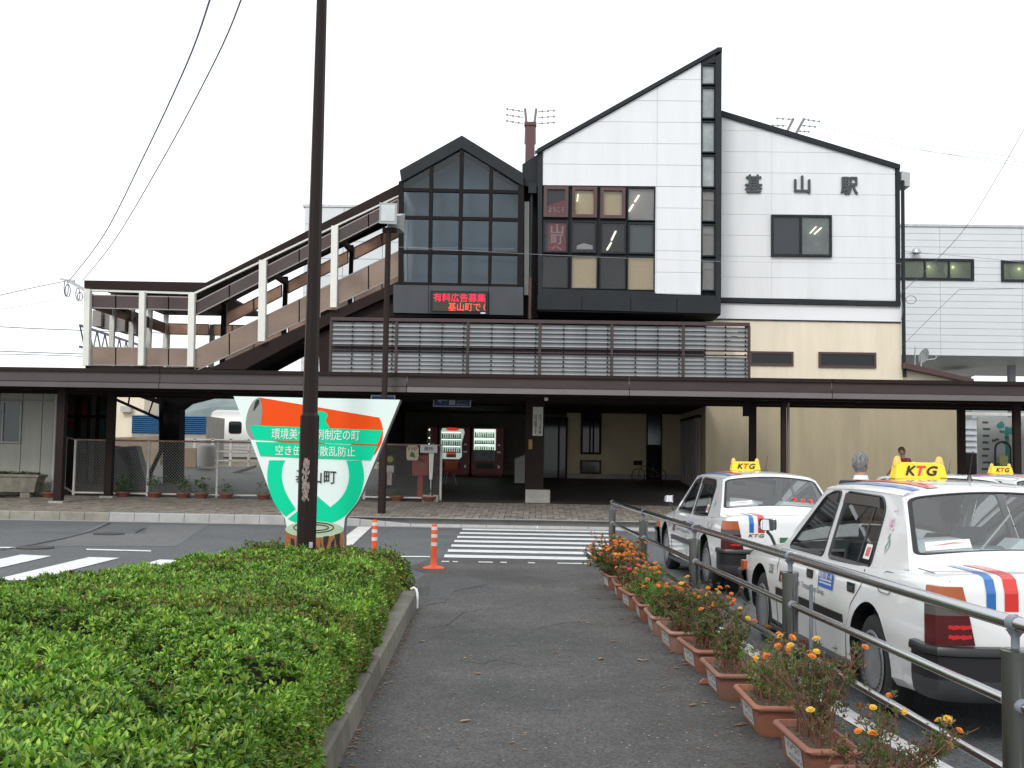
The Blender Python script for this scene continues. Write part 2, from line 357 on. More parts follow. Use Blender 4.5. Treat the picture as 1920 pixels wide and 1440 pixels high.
gpoly('painted_stripe', [(166.7, 1045.4), (224, 1047), (60, 1088.5), (-20, 1090)], .009, PAINT, cw2)
gpoly('painted_stripe', [(300, 1050), (360, 1052), (200, 1100), (120, 1100)], .009, PAINT, cw2)
gpoly('painted_stripe', [(-90, 1036), (-30, 1038.5), (-230, 1072), (-320, 1070)], .009, PAINT, cw2)
OLDP = mat('worn_road_paint', (.62, .62, .6), .75, var=.1, scale=6, dirt=.9)
o = gpoly('stop_line', [(671, 988), (697, 988), (636, 1046), (596, 1046)], .009, OLDP); struct(o)
o = struct(wmark([(162, 1029.8), (283, 1032.8), (283, 1035), (162, 1032)], 'lane_dash')); o = struct(wmark([(-60, 1026), (52, 1026.6), (52, 1028.8), (-60, 1028)], 'lane_dash'))
struct(wmark([(744, 1043.4), (806, 1043.6), (806, 1045.6), (744, 1045.4)], 'lane_dash'))
for a, b_ in ((828, 842), (849, 858), (897, 924), (1045, 1110), (938, 950), (990, 1003)):
    struct(gpoly('edge_line_remnant', [(a, 1052.8+(a-830)*.015), (b_, 1052.8+(b_-830)*.015), (b_, 1054.6+(b_-830)*.015), (a, 1054.4+(a-830)*.015)], .009, OLDP))
# white parking line beyond the railing
q = MB()
for a, c in (((1.72, 11.5), (2.0, 7.4)), ((2.0, 7.4), (2.26, 5.2))):
    q.quad((a[0]-.07, a[1], .009), (a[0]+.08, a[1], .009), (c[0]+.08, c[1], .009), (c[0]-.07, c[1], .009))
struct(q.build('parking_line', PAINT))
# ---------------------------------------------------------------- far pavement
KY = 26.6
def ky(x): return 26.6 + (0.0 if x < -5 else 0)
b = MB(); b.quad((-60, 26.75, .175), (60, 26.75, .175), (60, 31.2, gz(31.2)-.015), (-60, 31.2, gz(31.2)-.015))
pav = struct(b.build('pavement', mat('paving_joint', (.10, .09, .08), .9)))
PAVM = mat('paver', (.27, .20, .165), .85, isl=[(.125, .108, .092), (.215, .19, .16), (.18, .155, .13), (.265, .235, .20), (.15, .13, .108)], bump=.3, bscale=40)
me_p = None; cnt = 0; stuff = MB()
slope = .05
def paver_at(mb, x, y, w_, d_):
    z = gz(y); g_ = .008
    j = random.uniform(-.002, .003)
    mb.add([(x+g_, y+g_, z+j), (x+w_-g_, y+g_, z+j), (x+w_-g_, y+d_-g_, z+j+d_*slope), (x+g_, y+d_-g_, z+j+d_*slope),
            (x+g_, y+g_, z-.02), (x+w_-g_, y+g_, z-.02)], [(0, 1, 2, 3), (4, 5, 1, 0)])
pm = []
for k in range(2):
    q = MB(); w_, d_ = (.3, .15) if k == 0 else (.15, .3); g_ = .008
    q.add([(g_, g_, 0), (w_-g_, g_, 0), (w_-g_, d_-g_, d_*slope), (g_, d_-g_, d_*slope), (g_, g_, -.02), (w_-g_, g_, -.02), (w_-g_, d_-g_, -.015), (g_, d_-g_, -.015)],
          [(0, 1, 2, 3), (4, 5, 1, 0), (5, 6, 2, 1), (6, 7, 3, 2), (7, 4, 0, 3)]); pm.append(q)
pmats = [mat('paver_shade_%d' % i, c, .85, var=.1, scale=7, bump=.3, bscale=40) for i, c in enumerate([(.125, .108, .092), (.215, .19, .16), (.18, .155, .13), (.265, .235, .20), (.15, .13, .108)])]
pme = [[q.mesh('paver', mm) for mm in pmats] for q in pm]
yy = 26.92
row = 0
while yy < 31.1:
    xx = -14.6 + (row % 4)*.15
    while xx < 16:
        dd = .3
        for (ox, oy, w_, d_, k) in ((0, 0, .3, .15, 0), (0, .15, .3, .15, 0), (.3, 0, .15, .3, 1), (.45, 0, .15, .3, 1)):
            if row < 2 and -3.2 < xx < 9.1 and cnt < 300:
                o = bpy.data.objects.new('paver', random.choice(pme[k])); COL.objects.link(o); o.location = (xx+ox, yy+oy, gz(yy+oy)+random.uniform(-.002, .003)); o.parent = pav; cnt += 1
            else: paver_at(stuff, xx+ox, yy+oy, w_, d_)
        xx += .6
    yy += .3; row += 1
o = stuff.build('pavers', PAVM, pav); o['kind'] = 'stuff'
# kerb stones; dropped in front of the crossing
kb = thing('far_kerb', None, None); kb['kind'] = 'structure'
gut = MB(); gut.quad((-60, 26.2, .003), (60, 26.2, .003), (60, 26.6, .003), (-60, 26.6, .003)); struct(gut.build('gutter', mat('gutter_concrete', (.26, .26, .25), .9, var=.15, scale=3, dirt=.4)))
x = -16.2
kms = {}
def kerbstone(x0, x1, h0, h1, m_):
    q = MB(); g_ = .006; y0, y1 = 26.6, 26.9
    q.add([(x0+g_, y0, 0), (x1-g_, y0, 0), (x1-g_, y1, 0), (x0+g_, y1, 0), (x0+g_, y0+.03, h0-.02), (x1-g_, y0+.03, h1-.02), (x0+g_, y0+.055, h0), (x1-g_, y0+.055, h1), (x1-g_, y1, h1), (x0+g_, y1, h0)],
          [(0, 1, 5, 4), (4, 5, 7, 6), (6, 7, 8, 9), (0, 4, 6, 9, 3), (1, 2, 8, 7, 5), (2, 3, 9, 8)])
    q.build('kerb_stone', m_, kb)
while x < 24:
    x1 = x+.60
    def hh(t): return .2 if t < -4.9 else (.2-.14*(t+4.9)/1.9 if t < -3.0 else (.06 if t < 4.3 else min(.2, .06+.14*(t-4.3)/1.2)))
    kerbstone(x, x1, hh(x), hh(x1), (KERBW if x < -10.3 and random.random() < .8 else KERBM)); x = x1
# sloping apron behind the dropped kerb
b = MB(); b.quad((-5, 26.9, .05), (6, 26.9, .05), (6, 26.925, .2), (-5, 26.925, .2)); b.build('kerb_back', KERBM, kb)
# dark floor inside, rising with the plaza
b = MB()
for a, c in ((31.2, 46),): b.quad((-40, a, gz(a)), (40, a, gz(a)), (40, c, gz(c)), (-40, c, gz(c)))
struct(b.build('concourse_floor', FLOORD))
# ================================================================ HEDGE BED
hk = thing('hedge_bed_kerb', None, None); hk['kind'] = 'structure'
y = 1.0; i = 0
KB2 = [mat('bed_kerb_%d' % k, c, .9, var=.2, scale=6, dirt=.6, bump=.6, bscale=40) for k, c in enumerate([(.155, .145, .115), (.185, .175, .14), (.13, .122, .10)])]
while y < 12.2:
    y1 = min(y+.6, 12.27); g_ = .005; h = .17+random.uniform(-.006, .006)
    xa, xb = XL(y+g_), XL(y1-g_); q = MB(); wd = .15
    if y1 > 12.2: y1 = 12.27
    pts = []
    for (X, Y_) in ((xa, y+g_), (xb, y1-g_)):
        pts += [(X, Y_, 0), (X-.01, Y_, h-.015), (X-.025, Y_, h), (X-wd, Y_, h), (X-wd, Y_, 0)]
    q.add(pts, [(0, 1, 6, 5), (1, 2, 7, 6), (2, 3, 8, 7), (3, 4, 9, 8), (0, 4, 3, 2, 1), (5, 6, 7, 8, 9)]); q.build('kerb_stone', random.choice(KB2), hk); y = y1
# far end of the bed
q = MB(); q.box(-3.2, XL(12.3)-.15, 12.27, 12.42, 0, .165); 
b = MB(); b.add([(XL(1)-.1, 1, .10), (XL(12.3)-.1, 12.3, .10), (-1.75, 13.9, .06), (-3.6, 13.9, .06), (-4.6, 11, .08), (-6, 8, .08), (-6, 1, .08)], [tuple(range(7))][:1])
struct(b.build('soil_bed', mat('soil', (.07, .05, .035), .95, var=.4, scale=12, bump=1, bscale=40)))
# small white hook at the kerb's end
q = MB(); X0 = XL(12.2); q.tube([(X0+.015, 12.1, .0), (X0+.015, 12.1, .16), (X0+.0, 12.12, .2), (X0-.03, 12.14, .215), (X0-.06, 12.15, .2)], .014, 8); tag(q.build('white_pipe_hook', mat('white_pvc', (.8, .8, .8), .4), None, 60), 'small bent white pipe at the end of the hedge kerb', 'pipe')
# ---------------------------------------------------------------- leaves
def scatter_leaves(name, pts, nrm, size, nleaf, L_, W_, mats_, parent=None, droop=.35, spread=1.0, seed=1):
    """pts Nx3, nrm Nx3, size N: rosettes of folded leaves as one mesh"""
    rg = np.random.default_rng(seed); N = len(pts)
    k = nleaf; nrm = nrm/np.linalg.norm(nrm, axis=1, keepdims=True)
    ref = np.where(np.abs(nrm[:, 2:3]) < .9, np.array([[0, 0, 1.]]), np.array([[1., 0, 0]]))
    A = np.cross(nrm, ref); A /= np.linalg.norm(A, axis=1, keepdims=True); B_ = np.cross(nrm, A)
    ph = rg.uniform(0, 2*pi, (N, 1)) + np.arange(k)[None]*2.4 + rg.normal(0, .25, (N, k))
    el = rg.uniform(.1, 1.15, (N, k))*spread
    el = np.where(np.arange(k)[None] < k*.35, el*.4+.85, el*.8)
    d = (np.cos(el)[..., None]*(np.cos(ph)[..., None]*A[:, None]+np.sin(ph)[..., None]*B_[:, None]) + np.sin(el)[..., None]*nrm[:, None])
    side = np.cross(d, nrm[:, None]); side /= (np.linalg.norm(side, axis=2, keepdims=True)+1e-6)
    upv = np.cross(side, d)
    ll = (L_*size[:, None]*rg.uniform(.65, 1.2, (N, k)))[..., None]; ww = (W_*size[:, None]*rg.uniform(.75, 1.15, (N, k)))[..., None]
    base = pts[:, None]+d*ll*.12
    dr = upv*ll*droop*rg.uniform(0, 1, (N, k))[..., None]*.5; p0 = base; a1 = base+d*ll*.32+side*ww*.85+upv*ww*.35; a2 = base+d*ll*.68+side*ww*.85+upv*ww*.3-dr*.4; b1 = base+d*ll*.32-side*ww*.85+upv*ww*.35; b2 = base+d*ll*.68-side*ww*.85+upv*ww*.3-dr*.4; p3 = base+d*ll-dr
    pc = base+d*ll*.5-dr*.15
    V = np.stack([p0, a1, a2, p3, b2, b1, pc], 2).reshape(-1, 3)
    nl = N*k; o = np.arange(nl)[:, None]*7
    Fq = np.concatenate([o+np.array([[6, 0, 1]]), o+np.array([[6, 1, 2]]), o+np.array([[6, 2, 3]]), o+np.array([[6, 3, 4]]), o+np.array([[6, 4, 5]]), o+np.array([[6, 5, 0]])], 1).reshape(-1)
    me = bpy.data.meshes.new(name); me.vertices.add(len(V)); me.vertices.foreach_set('co', V.reshape(-1).astype(np.float32))
    nf = nl*6; me.loops.add(nf*3); me.loops.foreach_set('vertex_index', Fq.astype(np.int32)); me.polygons.add(nf)
    me.polygons.foreach_set('loop_start', np.arange(nf, dtype=np.int32)*3)
    for q in mats_: me.materials.append(q)
    if len(mats_) > 1:
        mi = rg.integers(0, len(mats_), N); me.polygons.foreach_set('material_index', np.repeat(mi, k*6).astype(np.int32))
    me.update(calc_edges=True); me.validate(); return link(name, me, parent)
def leafmat(name, cols, var=.25, scale=2.5, tr=.3, rough=.4):
    M = mat(name, cols[0], rough, isl=cols, var=var, scale=scale, spec=.35); n = M.node_tree; L = n.links; b = n.nodes['Principled BSDF']
    t = n.nodes.new('ShaderNodeBsdfTranslucent'); src = b.inputs['Base Color'].links[0].from_socket; L.new(src, t.inputs[0])
    mxs = n.nodes.new('ShaderNodeMixShader'); mxs.inputs[0].default_value = tr; o = n.nodes['Material Output']
    L.new(b.outputs[0], mxs.inputs[1]); L.new(t.outputs[0], mxs.inputs[2]); L.new(mxs.outputs[0], o.inputs[0]); return M
LG = leafmat('azalea_leaf', [(.03, .09, .012), (.09, .22, .022), (.15, .31, .03), (.055, .15, .022), (.21, .38, .04), (.36, .48, .07), (.12, .26, .03)], .4, 1.8, .2, .33)
LR = leafmat('azalea_leaf_bronze', [(.09, .14, .02), (.18, .22, .04), (.20, .14, .045), (.13, .19, .03), (.28, .26, .06)], .3, 3)
LB = leafmat('old_leaf', [(.10, .06, .03), (.16, .09, .04), (.06, .045, .02)], .3, 3)
poly_h = [(XL(1)-.07, 1.0), (XL(5)-.08, 5), (XL(9)-.14, 9), (XL(12.2)-.27, 12.2), (-1.9, 12.7), (-2.7, 13.15), (-3.35, 12.85), (-3.85, 11.9), (-3.95, 10.4), (-4.4, 9.2), (-5.4, 8.1), (-5.4, 1.0)]
PH = np.array(poly_h)
def dist_in(P, poly):
    n = len(poly); ins = np.zeros(len(P), bool); dm = np.full(len(P), 1e9)
    for i in range(n):
        a, b_ = poly[i], poly[(i+1) % n]; ab = b_-a; t = np.clip(((P-a)@ab)/(ab@ab), 0, 1); dd = np.linalg.norm(P-(a+t[:, None]*ab), axis=1); dm = np.minimum(dm, dd)
        c = ((a[1] > P[:, 1]) != (b_[1] > P[:, 1])); xi = (b_[0]-a[0])*(P[:, 1]-a[1])/((b_[1]-a[1]) + 1e-12)+a[0]; ins ^= c & (P[:, 0] < xi)
    return np.where(ins, dm, -dm)
def vnoise(x, y, s, seed):
    rg = np.random.default_rng(seed); T = rg.uniform(-1, 1, (64, 64)); u, v = x*s+31, y*s+17; i, j = np.floor(u).astype(int), np.floor(v).astype(int); f, g = u-i, v-j
    f = f*f*(3-2*f); g = g*g*(3-2*g)
    return (T[i % 64, j % 64]*(1-f)+T[(i+1) % 64, j % 64]*f)*(1-g)+(T[i % 64, (j+1) % 64]*(1-f)+T[(i+1) % 64, (j+1) % 64]*f)*g
hol = np.array([G(*p, .48) for p in [(60, 1190), (170, 1200), (290, 1238), (330, 1290), (420, 1300), (470, 1275)]])
hol2 = np.array([G(*p, .45) for p in [(290, 1330), (350, 1400)]])
def HT(x, y):
    P = np.stack([x, y], 1); d = dist_in(P, PH); r = .42; q = np.clip(d/r, 0, 1); prof = (1-(1-q)**2.2)**(1/2.0)
    h = .60+.035*vnoise(x, y, 1.1, 3)+.036*vnoise(x, y, 3.1, 5)+.034*vnoise(x, y, 8.5, 8)
    for H_, dp, wd in ((hol, .25, .19), (hol2, .22, .12)):
        dm = np.full(len(x), 1e9)
        for a, b_ in zip(H_[:-1], H_[1:]):
            ab = b_-a; t = np.clip(((P-a)@ab)/(ab@ab), 0, 1); dm = np.minimum(dm, np.linalg.norm(P-(a+t[:, None]*ab), axis=1))
        h = h-dp*np.exp(-(dm/wd)**2)
    h = h-.055*np.clip((y-8.5)/2.5, 0, 1)-.03*np.clip((-x-3.)/1., 0, 1)
    return np.where(d > 0, .12+(h-.12)*prof, .0), d
hedge = thing('azalea_hedge', 'broad clipped green azalea hedge filling the bed at lower left', 'hedge', (-2.6, 7, 0))
rg = np.random.default_rng(11)
def cand(N, box):
    x = rg.uniform(box[0], box[1], N); y = rg.uniform(box[2], box[3], N); return x, y
allp = []; alln = []; alls = []
for (y0, y1, dens, sz) in ((2.2, 5.2, 1400, .96), (5.2, 7.5, 1150, .97), (7.5, 10, 930, .97), (10, 13.3, 700, 1.15)):
    N = int((5.4-.9)*(y1-y0)*dens); x, y = cand(N, (-5.4, -.85, y0, y1))
    h, d = HT(x, y); e = .02; hx, _ = HT(x+e, y); hy, _ = HT(x, y+e); ok = (d > .0)
    # keep what the camera side can plausibly see, plus a margin
    ok &= (x > -.52*y-.9)
    x, y, h, hx, hy, d = [a[ok] for a in (x, y, h, hx, hy, d)]
    nx, ny = -np.clip((hx-h)/e, -4, 4), -np.clip((hy-h)/e, -4, 4)
    n_ = np.stack([nx, ny, np.ones(len(x))], 1); n_ /= np.linalg.norm(n_, axis=1, keepdims=True)
    steep = 1/n_[:, 2]; dep = rg.exponential(.034, len(x))
    p = np.stack([x, y, h], 1)-n_*dep[:, None]
    n_ += rg.normal(0, .28, n_.shape); n_[:, 2] += .25
    s_ = sz*rg.uniform(.7, 1.25, len(x)); allp.append(p); alln.append(n_); alls.append(s_)
# flanks: extra rosettes down the right side
for a, b_ in zip(PH[:6], PH[1:7]):
    ln = np.linalg.norm(b_-a); N = int(ln*.5*1700*(1.0)); t = rg.uniform(0, 1, N); P = a+(b_-a)*t[:, None]; ab = (b_-a)/ln; nn = np.array([ab[1], -ab[0]])
    z = rg.uniform(.13, .5, N); inset = .42*np.clip(1-np.sqrt(np.clip(1-((z-.12)/.48)**2, 0, 1)), 0, 1)*.8-.02+.05*vnoise(P[:, 1], z*4, 3., 9)
    x = P[:, 0]-nn[0]*inset; y = P[:, 1]-nn[1]*inset
    if True:
        p = np.stack([x, y, z], 1); n_ = np.tile(np.array([nn[0], nn[1], .5]), (N, 1))+rg.normal(0, .35, (N, 3))
        ok = y > 2.4; allp.append(p[ok]); alln.append(n_[ok]); alls.append(np.where(y[ok] < 7, .85, 1.05)*rg.uniform(.7, 1.2, ok.sum()))
p = np.concatenate(allp); n_ = np.concatenate(alln); s_ = np.concatenate(alls)
br = (vnoise(p[:, 0], p[:, 1], 1.3, 21) > .35) & (rg.uniform(0, 1, len(p)) < .6) | (rg.uniform(0, 1, len(p)) < .05)
low = (dist_in(p[:, :2], PH) < .22) & (p[:, 2] < .38) & (rg.uniform(0, 1, len(p)) < .35)
br = (br & (p[:, 1] > 6.5)) | low
old = (rg.uniform(0, 1, len(p)) < .018) & ~br; near = (p[:, 1] < 8) & ~br & ~old; far = ~near & ~br & ~old
for nm, msk, k, mm, sd_ in (('foliage', near, 8, LG, 1), ('foliage', far, 6, LG, 2), ('foliage', br, 6, LR, 3), ('dead_leaves', old, 4, LB, 4)):
    o = scatter_leaves(nm, p[msk]-np.array([[-2.6, 7, 0]]), n_[msk], s_[msk], k, .042, .0085, [mm], hedge, seed=sd_)
# inner twiggy mass under the leaves
xs_ = np.linspace(-5.4, -.85, 70); ys_ = np.linspace(1, 13.3, 160); XX, YY = np.meshgrid(xs_, ys_); h, d = HT(XX.ravel(), YY.ravel()); z = np.maximum(.05, h-.11-.03*np.random.default_rng(3).uniform(0, 1, len(h)))
vs = [(a+2.6, c-7, e_) for a, c, e_ in zip(XX.ravel(), YY.ravel(), z)]; nx_ = len(xs_); fs = []
for j in range(len(ys_)-1):
    for i in range(nx_-1):
        q = (j*nx_+i, j*nx_+i+1, (j+1)*nx_+i+1, (j+1)*nx_+i)
        if all(d[t] > .03 for t in q): fs.append(q)
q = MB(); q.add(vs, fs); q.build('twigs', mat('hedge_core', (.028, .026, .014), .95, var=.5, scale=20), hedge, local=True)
q = MB(); rr = random.Random(4)
for _ in range(900):
    t = rr.random(); x, y = rr.uniform(-3.2, -1.7), rr.uniform(3.5, 7.5)
    if hol is not None and rr.random() < .6:
        i_ = rr.randrange(len(hol)-1); c = hol[i_]+(hol[i_+1]-hol[i_])*rr.random(); x, y = c[0]+rr.gauss(0, .12), c[1]+rr.gauss(0, .12)
    x = min(x, -1.45); a = Vector((x, y, .18)); e_ = a+Vector((rr.gauss(0, .08), rr.gauss(0, .08), rr.uniform(.12, .24))); q.tube([a, e_], [.004, .002], 4, cap=False)
q.build('twigs', mat('twig', (.10, .06, .04), .9), hedge)
def shrub(label, c, rx, ry, h, m_, n=2600, seed=5):
    t = thing('azalea_shrub', label, 'shrub', (c[0], c[1], 0)); rg_ = np.random.default_rng(seed)
    u = rg_.normal(0, 1, (n, 3)); u /= np.linalg.norm(u, axis=1, keepdims=True); u[:, 2] = np.abs(u[:, 2]); k = 1+.13*vnoise(u[:, 0], u[:, 1], 3, seed)+.08*rg_.normal(0, 1, n)
    sg = np.sign(u)*np.abs(u)**.75; pp = sg*np.array([[rx, ry, h]])*k[:, None]*rg_.uniform(.8, 1.02, (n, 1)); pp[:, 2] = np.clip(pp[:, 2], .05, None)
    scatter_leaves('foliage', pp, u+rg_.normal(0, .3, u.shape), rg_.uniform(.8, 1.2, n), 6, .036, .009, m_, t, seed=seed)
    q = MB(); 
    for i in range(26):
        a = i*2.4; q.tube([(0.3*rx*cos(a), .3*ry*sin(a), 0), (.75*rx*cos(a), .75*ry*sin(a), h*rr.uniform(.4, .85))], [.008, .003], 5, cap=False)
    q.build('stems', mat('twig', (.10, .06, .04), .9), t, local=True)
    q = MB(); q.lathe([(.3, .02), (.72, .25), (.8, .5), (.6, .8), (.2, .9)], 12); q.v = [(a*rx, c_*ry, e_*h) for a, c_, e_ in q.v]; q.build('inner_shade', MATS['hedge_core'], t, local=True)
shrub('rounded bronze green azalea at the far end of the hedge, beside the kerb end', (-2.0, 13.3), .48, .5, .50, [LR, LG], 3800, 5)
shrub('low dull azalea shrub behind the hedge, left of the painted sign', (-3.35, 15.3), .75, .35, .42, [LR, LG], 3200, 6)
# ================================================================ STATION BUILDING
def W(pts, Y): return [F(x, y, Y) for x, y in pts]
YT, YW, YH = 34.6, 36.0, 34.6
st = thing('station_building', 'white and charcoal gabled station building above the long canopy', 'building', (2, 36, .7))
def pr(name, pts, Y, y0, y1, m_, par=None, bevel=0):      # photo outline at plane Y -> prism between y0 and y1
    return MB().prism(W(pts, Y), y0, y1).build(name, m_, par if par is not None else st, bevel=bevel)
# ---- tower
core = pr('tower_wall', [(1011, 586), (1011, 290), (1350, 100), (1350, 588)], YT, YT+.14, 44, DARK)
pr('bottom_panel', [(1008, 556), (1090, 557.5), (1090, 583), (1008, 582)], YT, YT-.25, YT+.14, DARK)
pr('bottom_panel', [(1091, 557.5), (1181, 559), (1181, 585.5), (1091, 583)], YT, YT-.25, YT+.14, DARK)
pr('bottom_panel', [(1182, 559), (1267, 561), (1267, 588), (1182, 585.5)], YT, YT-.25, YT+.14, DARK)
pr('bottom_panel', [(1268, 561), (1349, 562.5), (1349, 590), (1268, 588)], YT, YT-.25, YT+.14, DARK)
pr('soffit', [(1006, 579), (1349, 587), (1349, 592), (1010, 585)], YT, YT-.2, 42, SHADE)
pr('lower_band', [(1013, 541), (1228, 547), (1228, 553), (1341, 555), (1341, 562), (1011, 555)], YT, YT-.06, YT+.14, DARK)
pr('corner_post', [(1008, 286), (1016.5, 281), (1016.5, 556), (1009, 556)], YT, YT-.08, YT+.14, DARK)
pr('corner_post', [(1341, 108), (1352.5, 100), (1349.5, 590), (1341, 562)], YT, YT-.1, YT+.14, DARK)
pr('roof', [(1007, 289), (1007, 281), (1345, 91), (1353, 91), (1353, 99), (1345, 99)], YT, YT-.12, 44.2, DARK)
pr('roof_trim', [(1003, 292), (1003, 286), (1016, 280), (1016, 286)], YT, YT-.2, YT-.122, DARK)
X = lambda px, py=450, Y=YT: F(px, py, Y)[0]
Zp = lambda py, px=1180, Y=YT: F(px, py, Y)[1]
rowsz = [Zp(349.5+40.1*k, 1180) for k in range(7, -9, -1)]
up = W([(1017, 344.2), (1017, 285), (1314, 118), (1314, 351.5)], YT); up[0] = (up[0][0], rowsz[7]); up[3] = (up[3][0], rowsz[7])
rc = [(X(1228.5), rowsz[7]), (X(1314), rowsz[7]), (X(1313), Zp(552.5, 1270)), (X(1228.5), Zp(551, 1228))]; rc[2] = (rc[1][0], rc[2][1])
xs_ = [X(1016), X(1230.5), X(1315)]
panels(st, [up, rc[::-1] if False else rc], xs_, rowsz, YT-.03, .12, .014, WHITE)
MB().box(X(1017.5), X(1314), YT+.1, YT+.145, Zp(552), Zp(100)-0).v
# white wall backing only shows as joint colour
JO = mat('joint', (.58, .59, .60), .8)
def inset(poly, d):
    cx = sum(p[0] for p in poly)/len(poly); cz = sum(p[1] for p in poly)/len(poly)
    return [(p[0]+(cx-p[0])*d, p[1]+(cz-p[1])*d) for p in poly]
MB().prism(inset(up, .004), YT-.018, YT+.13).build('joint_backing', JO, st); MB().prism(inset(rc, .004), YT-.018, YT+.13).build('joint_backing', JO, st)
# ---- window helpers
TUBEL = mat('lit_tube', (.9, .88, .75), .5, emit=(1, .95, .75), estr=1.1)
BLIND = mat('rattan_blind', (.74, .57, .37), .9, var=.12, scale=22, bump=.4)
CLEARG = thinglass('window_glass', (.93, .95, .95), -.015)
TINTG = thinglass('tinted_glass', (.70, .76, .80), -.005)
INROOM = mat('dim_room', (.035, .034, .042), .9, var=.4, scale=.8)
ROOMG = mat('grey_room', (.46, .42, .40), .9, var=.15, scale=.8)
def window(par, px0, py0, px1, py1, Y, fw_=.05, back=INROOM, glass=CLEARG, fm=DARK, dep=.1, name='window', mull=(), proud=.04):
    x0, x1, z0, z1 = R(px0, py0, px1, py1, Y); q = MB()
    q.box(x0, x1, Y-proud, Y+dep, z1-fw_, z1); q.box(x0, x1, Y-proud, Y+dep, z0, z0+fw_); q.box(x0, x0+fw_, Y-proud, Y+dep, z0+fw_, z1-fw_); q.box(x1-fw_, x1, Y-proud, Y+dep, z0+fw_, z1-fw_)
    for mm in mull: xm = x0+(x1-x0)*mm; q.box(xm-fw_*.4, xm+fw_*.4, Y-proud+.005, Y+dep-.005, z0+fw_, z1-fw_)
    f = q.build(name, fm, par)
    MB().box(x0+fw_, x1-fw_, Y+dep-.02, Y+dep-.012, z0+fw_, z1-fw_).build('blind' if back in (BLIND,) else 'interior', back, f)
    MB().box(x0+fw_, x1-fw_, Y+.0, Y+.006, z0+fw_, z1-fw_).build('pane', glass, f)
    return f, (x0+fw_, x1-fw_, z0+fw_, z1-fw_)
REDP = mat('red_banner', (.26, .03, .045), .7)
c4 = lambda x, y: (980+x/2.667, 80+y/2.667)
def w4(a, b_, c, d, **k): p = c4(a, b_); q = c4(c, d); return window(st, p[0], p[1], q[0], q[1], YT, **k)
BRF = mat('red_brown_frame', (.075, .035, .035), .5)
MB().box(X(1017), X(1228), YT+.105, YT+.135, Zp(549), Zp(345)).build('window_wall', DARK, st)
wn = []
wn.append(w4(105, 720, 228, 874, fm=BRF, fw_=.10, proud=.07)); wn.append(w4(247, 722, 372, 876, fm=BRF, fw_=.10, back=BLIND, proud=.07)); wn.append(w4(388, 726, 513, 880, fm=BRF, fw_=.10, back=BLIND, proud=.07)); wn.append(w4(524, 724, 662, 892, back=ROOMG, fw_=.03))
wn.append(w4(102, 890, 226, 1050, back=INROOM)); wn.append(w4(243, 892, 368, 1052)); wn.append(w4(390, 896, 516, 1056)); wn.append(w4(528, 900, 660, 1058, back=mat('green_grey_room', (.13, .16, .16), .9)))
wn.append(w4(95, 1064, 228, 1228, fw_=.03)); wn.append(w4(241, 1064, 374, 1232, back=BLIND, fw_=.03)); wn.append(w4(384, 1068, 516, 1234, fw_=.03)); wn.append(w4(522, 1068, 660, 1240, back=BLIND, fw_=.03))
for k, fr in ((4, (.0, 1, .0, .97)), (0, (.05, 1, 0, .55))):
    f, (x0, x1, z0, z1) = wn[k]; dx, dz = x1-x0, z1-z0
    if k == 4: MB().box(x0+dx*.15, x1, YT+.05, YT+.055, z0, z1).build('banner', REDP, f)
    else: MB().prism([(x0, z0), (x1, z0), (x1, z0+dz*.62), (x0, z0+dz*.35)], YT+.05, YT+.055).build('banner', REDP, f)
WTXT = mat('white_lettering', (.40, .30, .32), .7)
def label_on(par, body, x, z, Y, w_, h_, m_, bold=0., ex=.002, shear=0, name='lettering', xd=(1, 0, 0), yd=(0, 0, 1)):
    q = MB(); put_text(q, textmesh(body, w_, h_, ex, bold, shear), (x, Y, z), xd, yd); return q.build(name, m_, par)
f, (x0, x1, z0, z1) = wn[4]; label_on(f, '山', (x0+x1)/2+.05, z0+(z1-z0)*.78, YT+.045, .38, .30, WTXT, .02); label_on(f, '町', (x0+x1)/2+.05, z0+(z1-z0)*.42, YT+.045, .36, .3, WTXT, .02); label_on(f, 'へ', (x0+x1)/2+.05, z0+(z1-z0)*.12, YT+.045, .32, .12, WTXT, .02)
f, (x0, x1, z0, z1) = wn[0]; label_on(f, 'ようこそ', (x0+x1)/2+.02, z0+(z1-z0)*.2, YT+.045, .5, .17, WTXT, .02)
def tubel(k, a, b_, c, d, t=.025, m_=TUBEL):
    f, (x0, x1, z0, z1) = wn[k]; dx, dz = x1-x0, z1-z0; q = MB()
    p = Vector((x0+dx*a, YT+.05, z0+dz*b_)); e_ = Vector((x0+dx*c, YT+.05, z0+dz*d)); q.tube([p, e_], t, 6); q.build('light_tube', m_, f)
tubel(3, .02, .28, .2, .5, .03); tubel(3, .25, .58, .42, .8, .03); tubel(6, .22, .08, .42, .35, .03); tubel(6, .42, .42, .62, .75, .03); tubel(1, .1, .55, .15, .85, .02)
f, (x0, x1, z0, z1) = wn[5]; MB().prism([(x0+.12, z0+.08), (x1-.05, z0+.08), (x1-.06, z0+.2), ((x0+x1)/2, z0+.27), (x0+.14, z0+.2)], YT+.05, YT+.055).build('paper', mat('paper_white', (.5, .48, .46), .8), f)
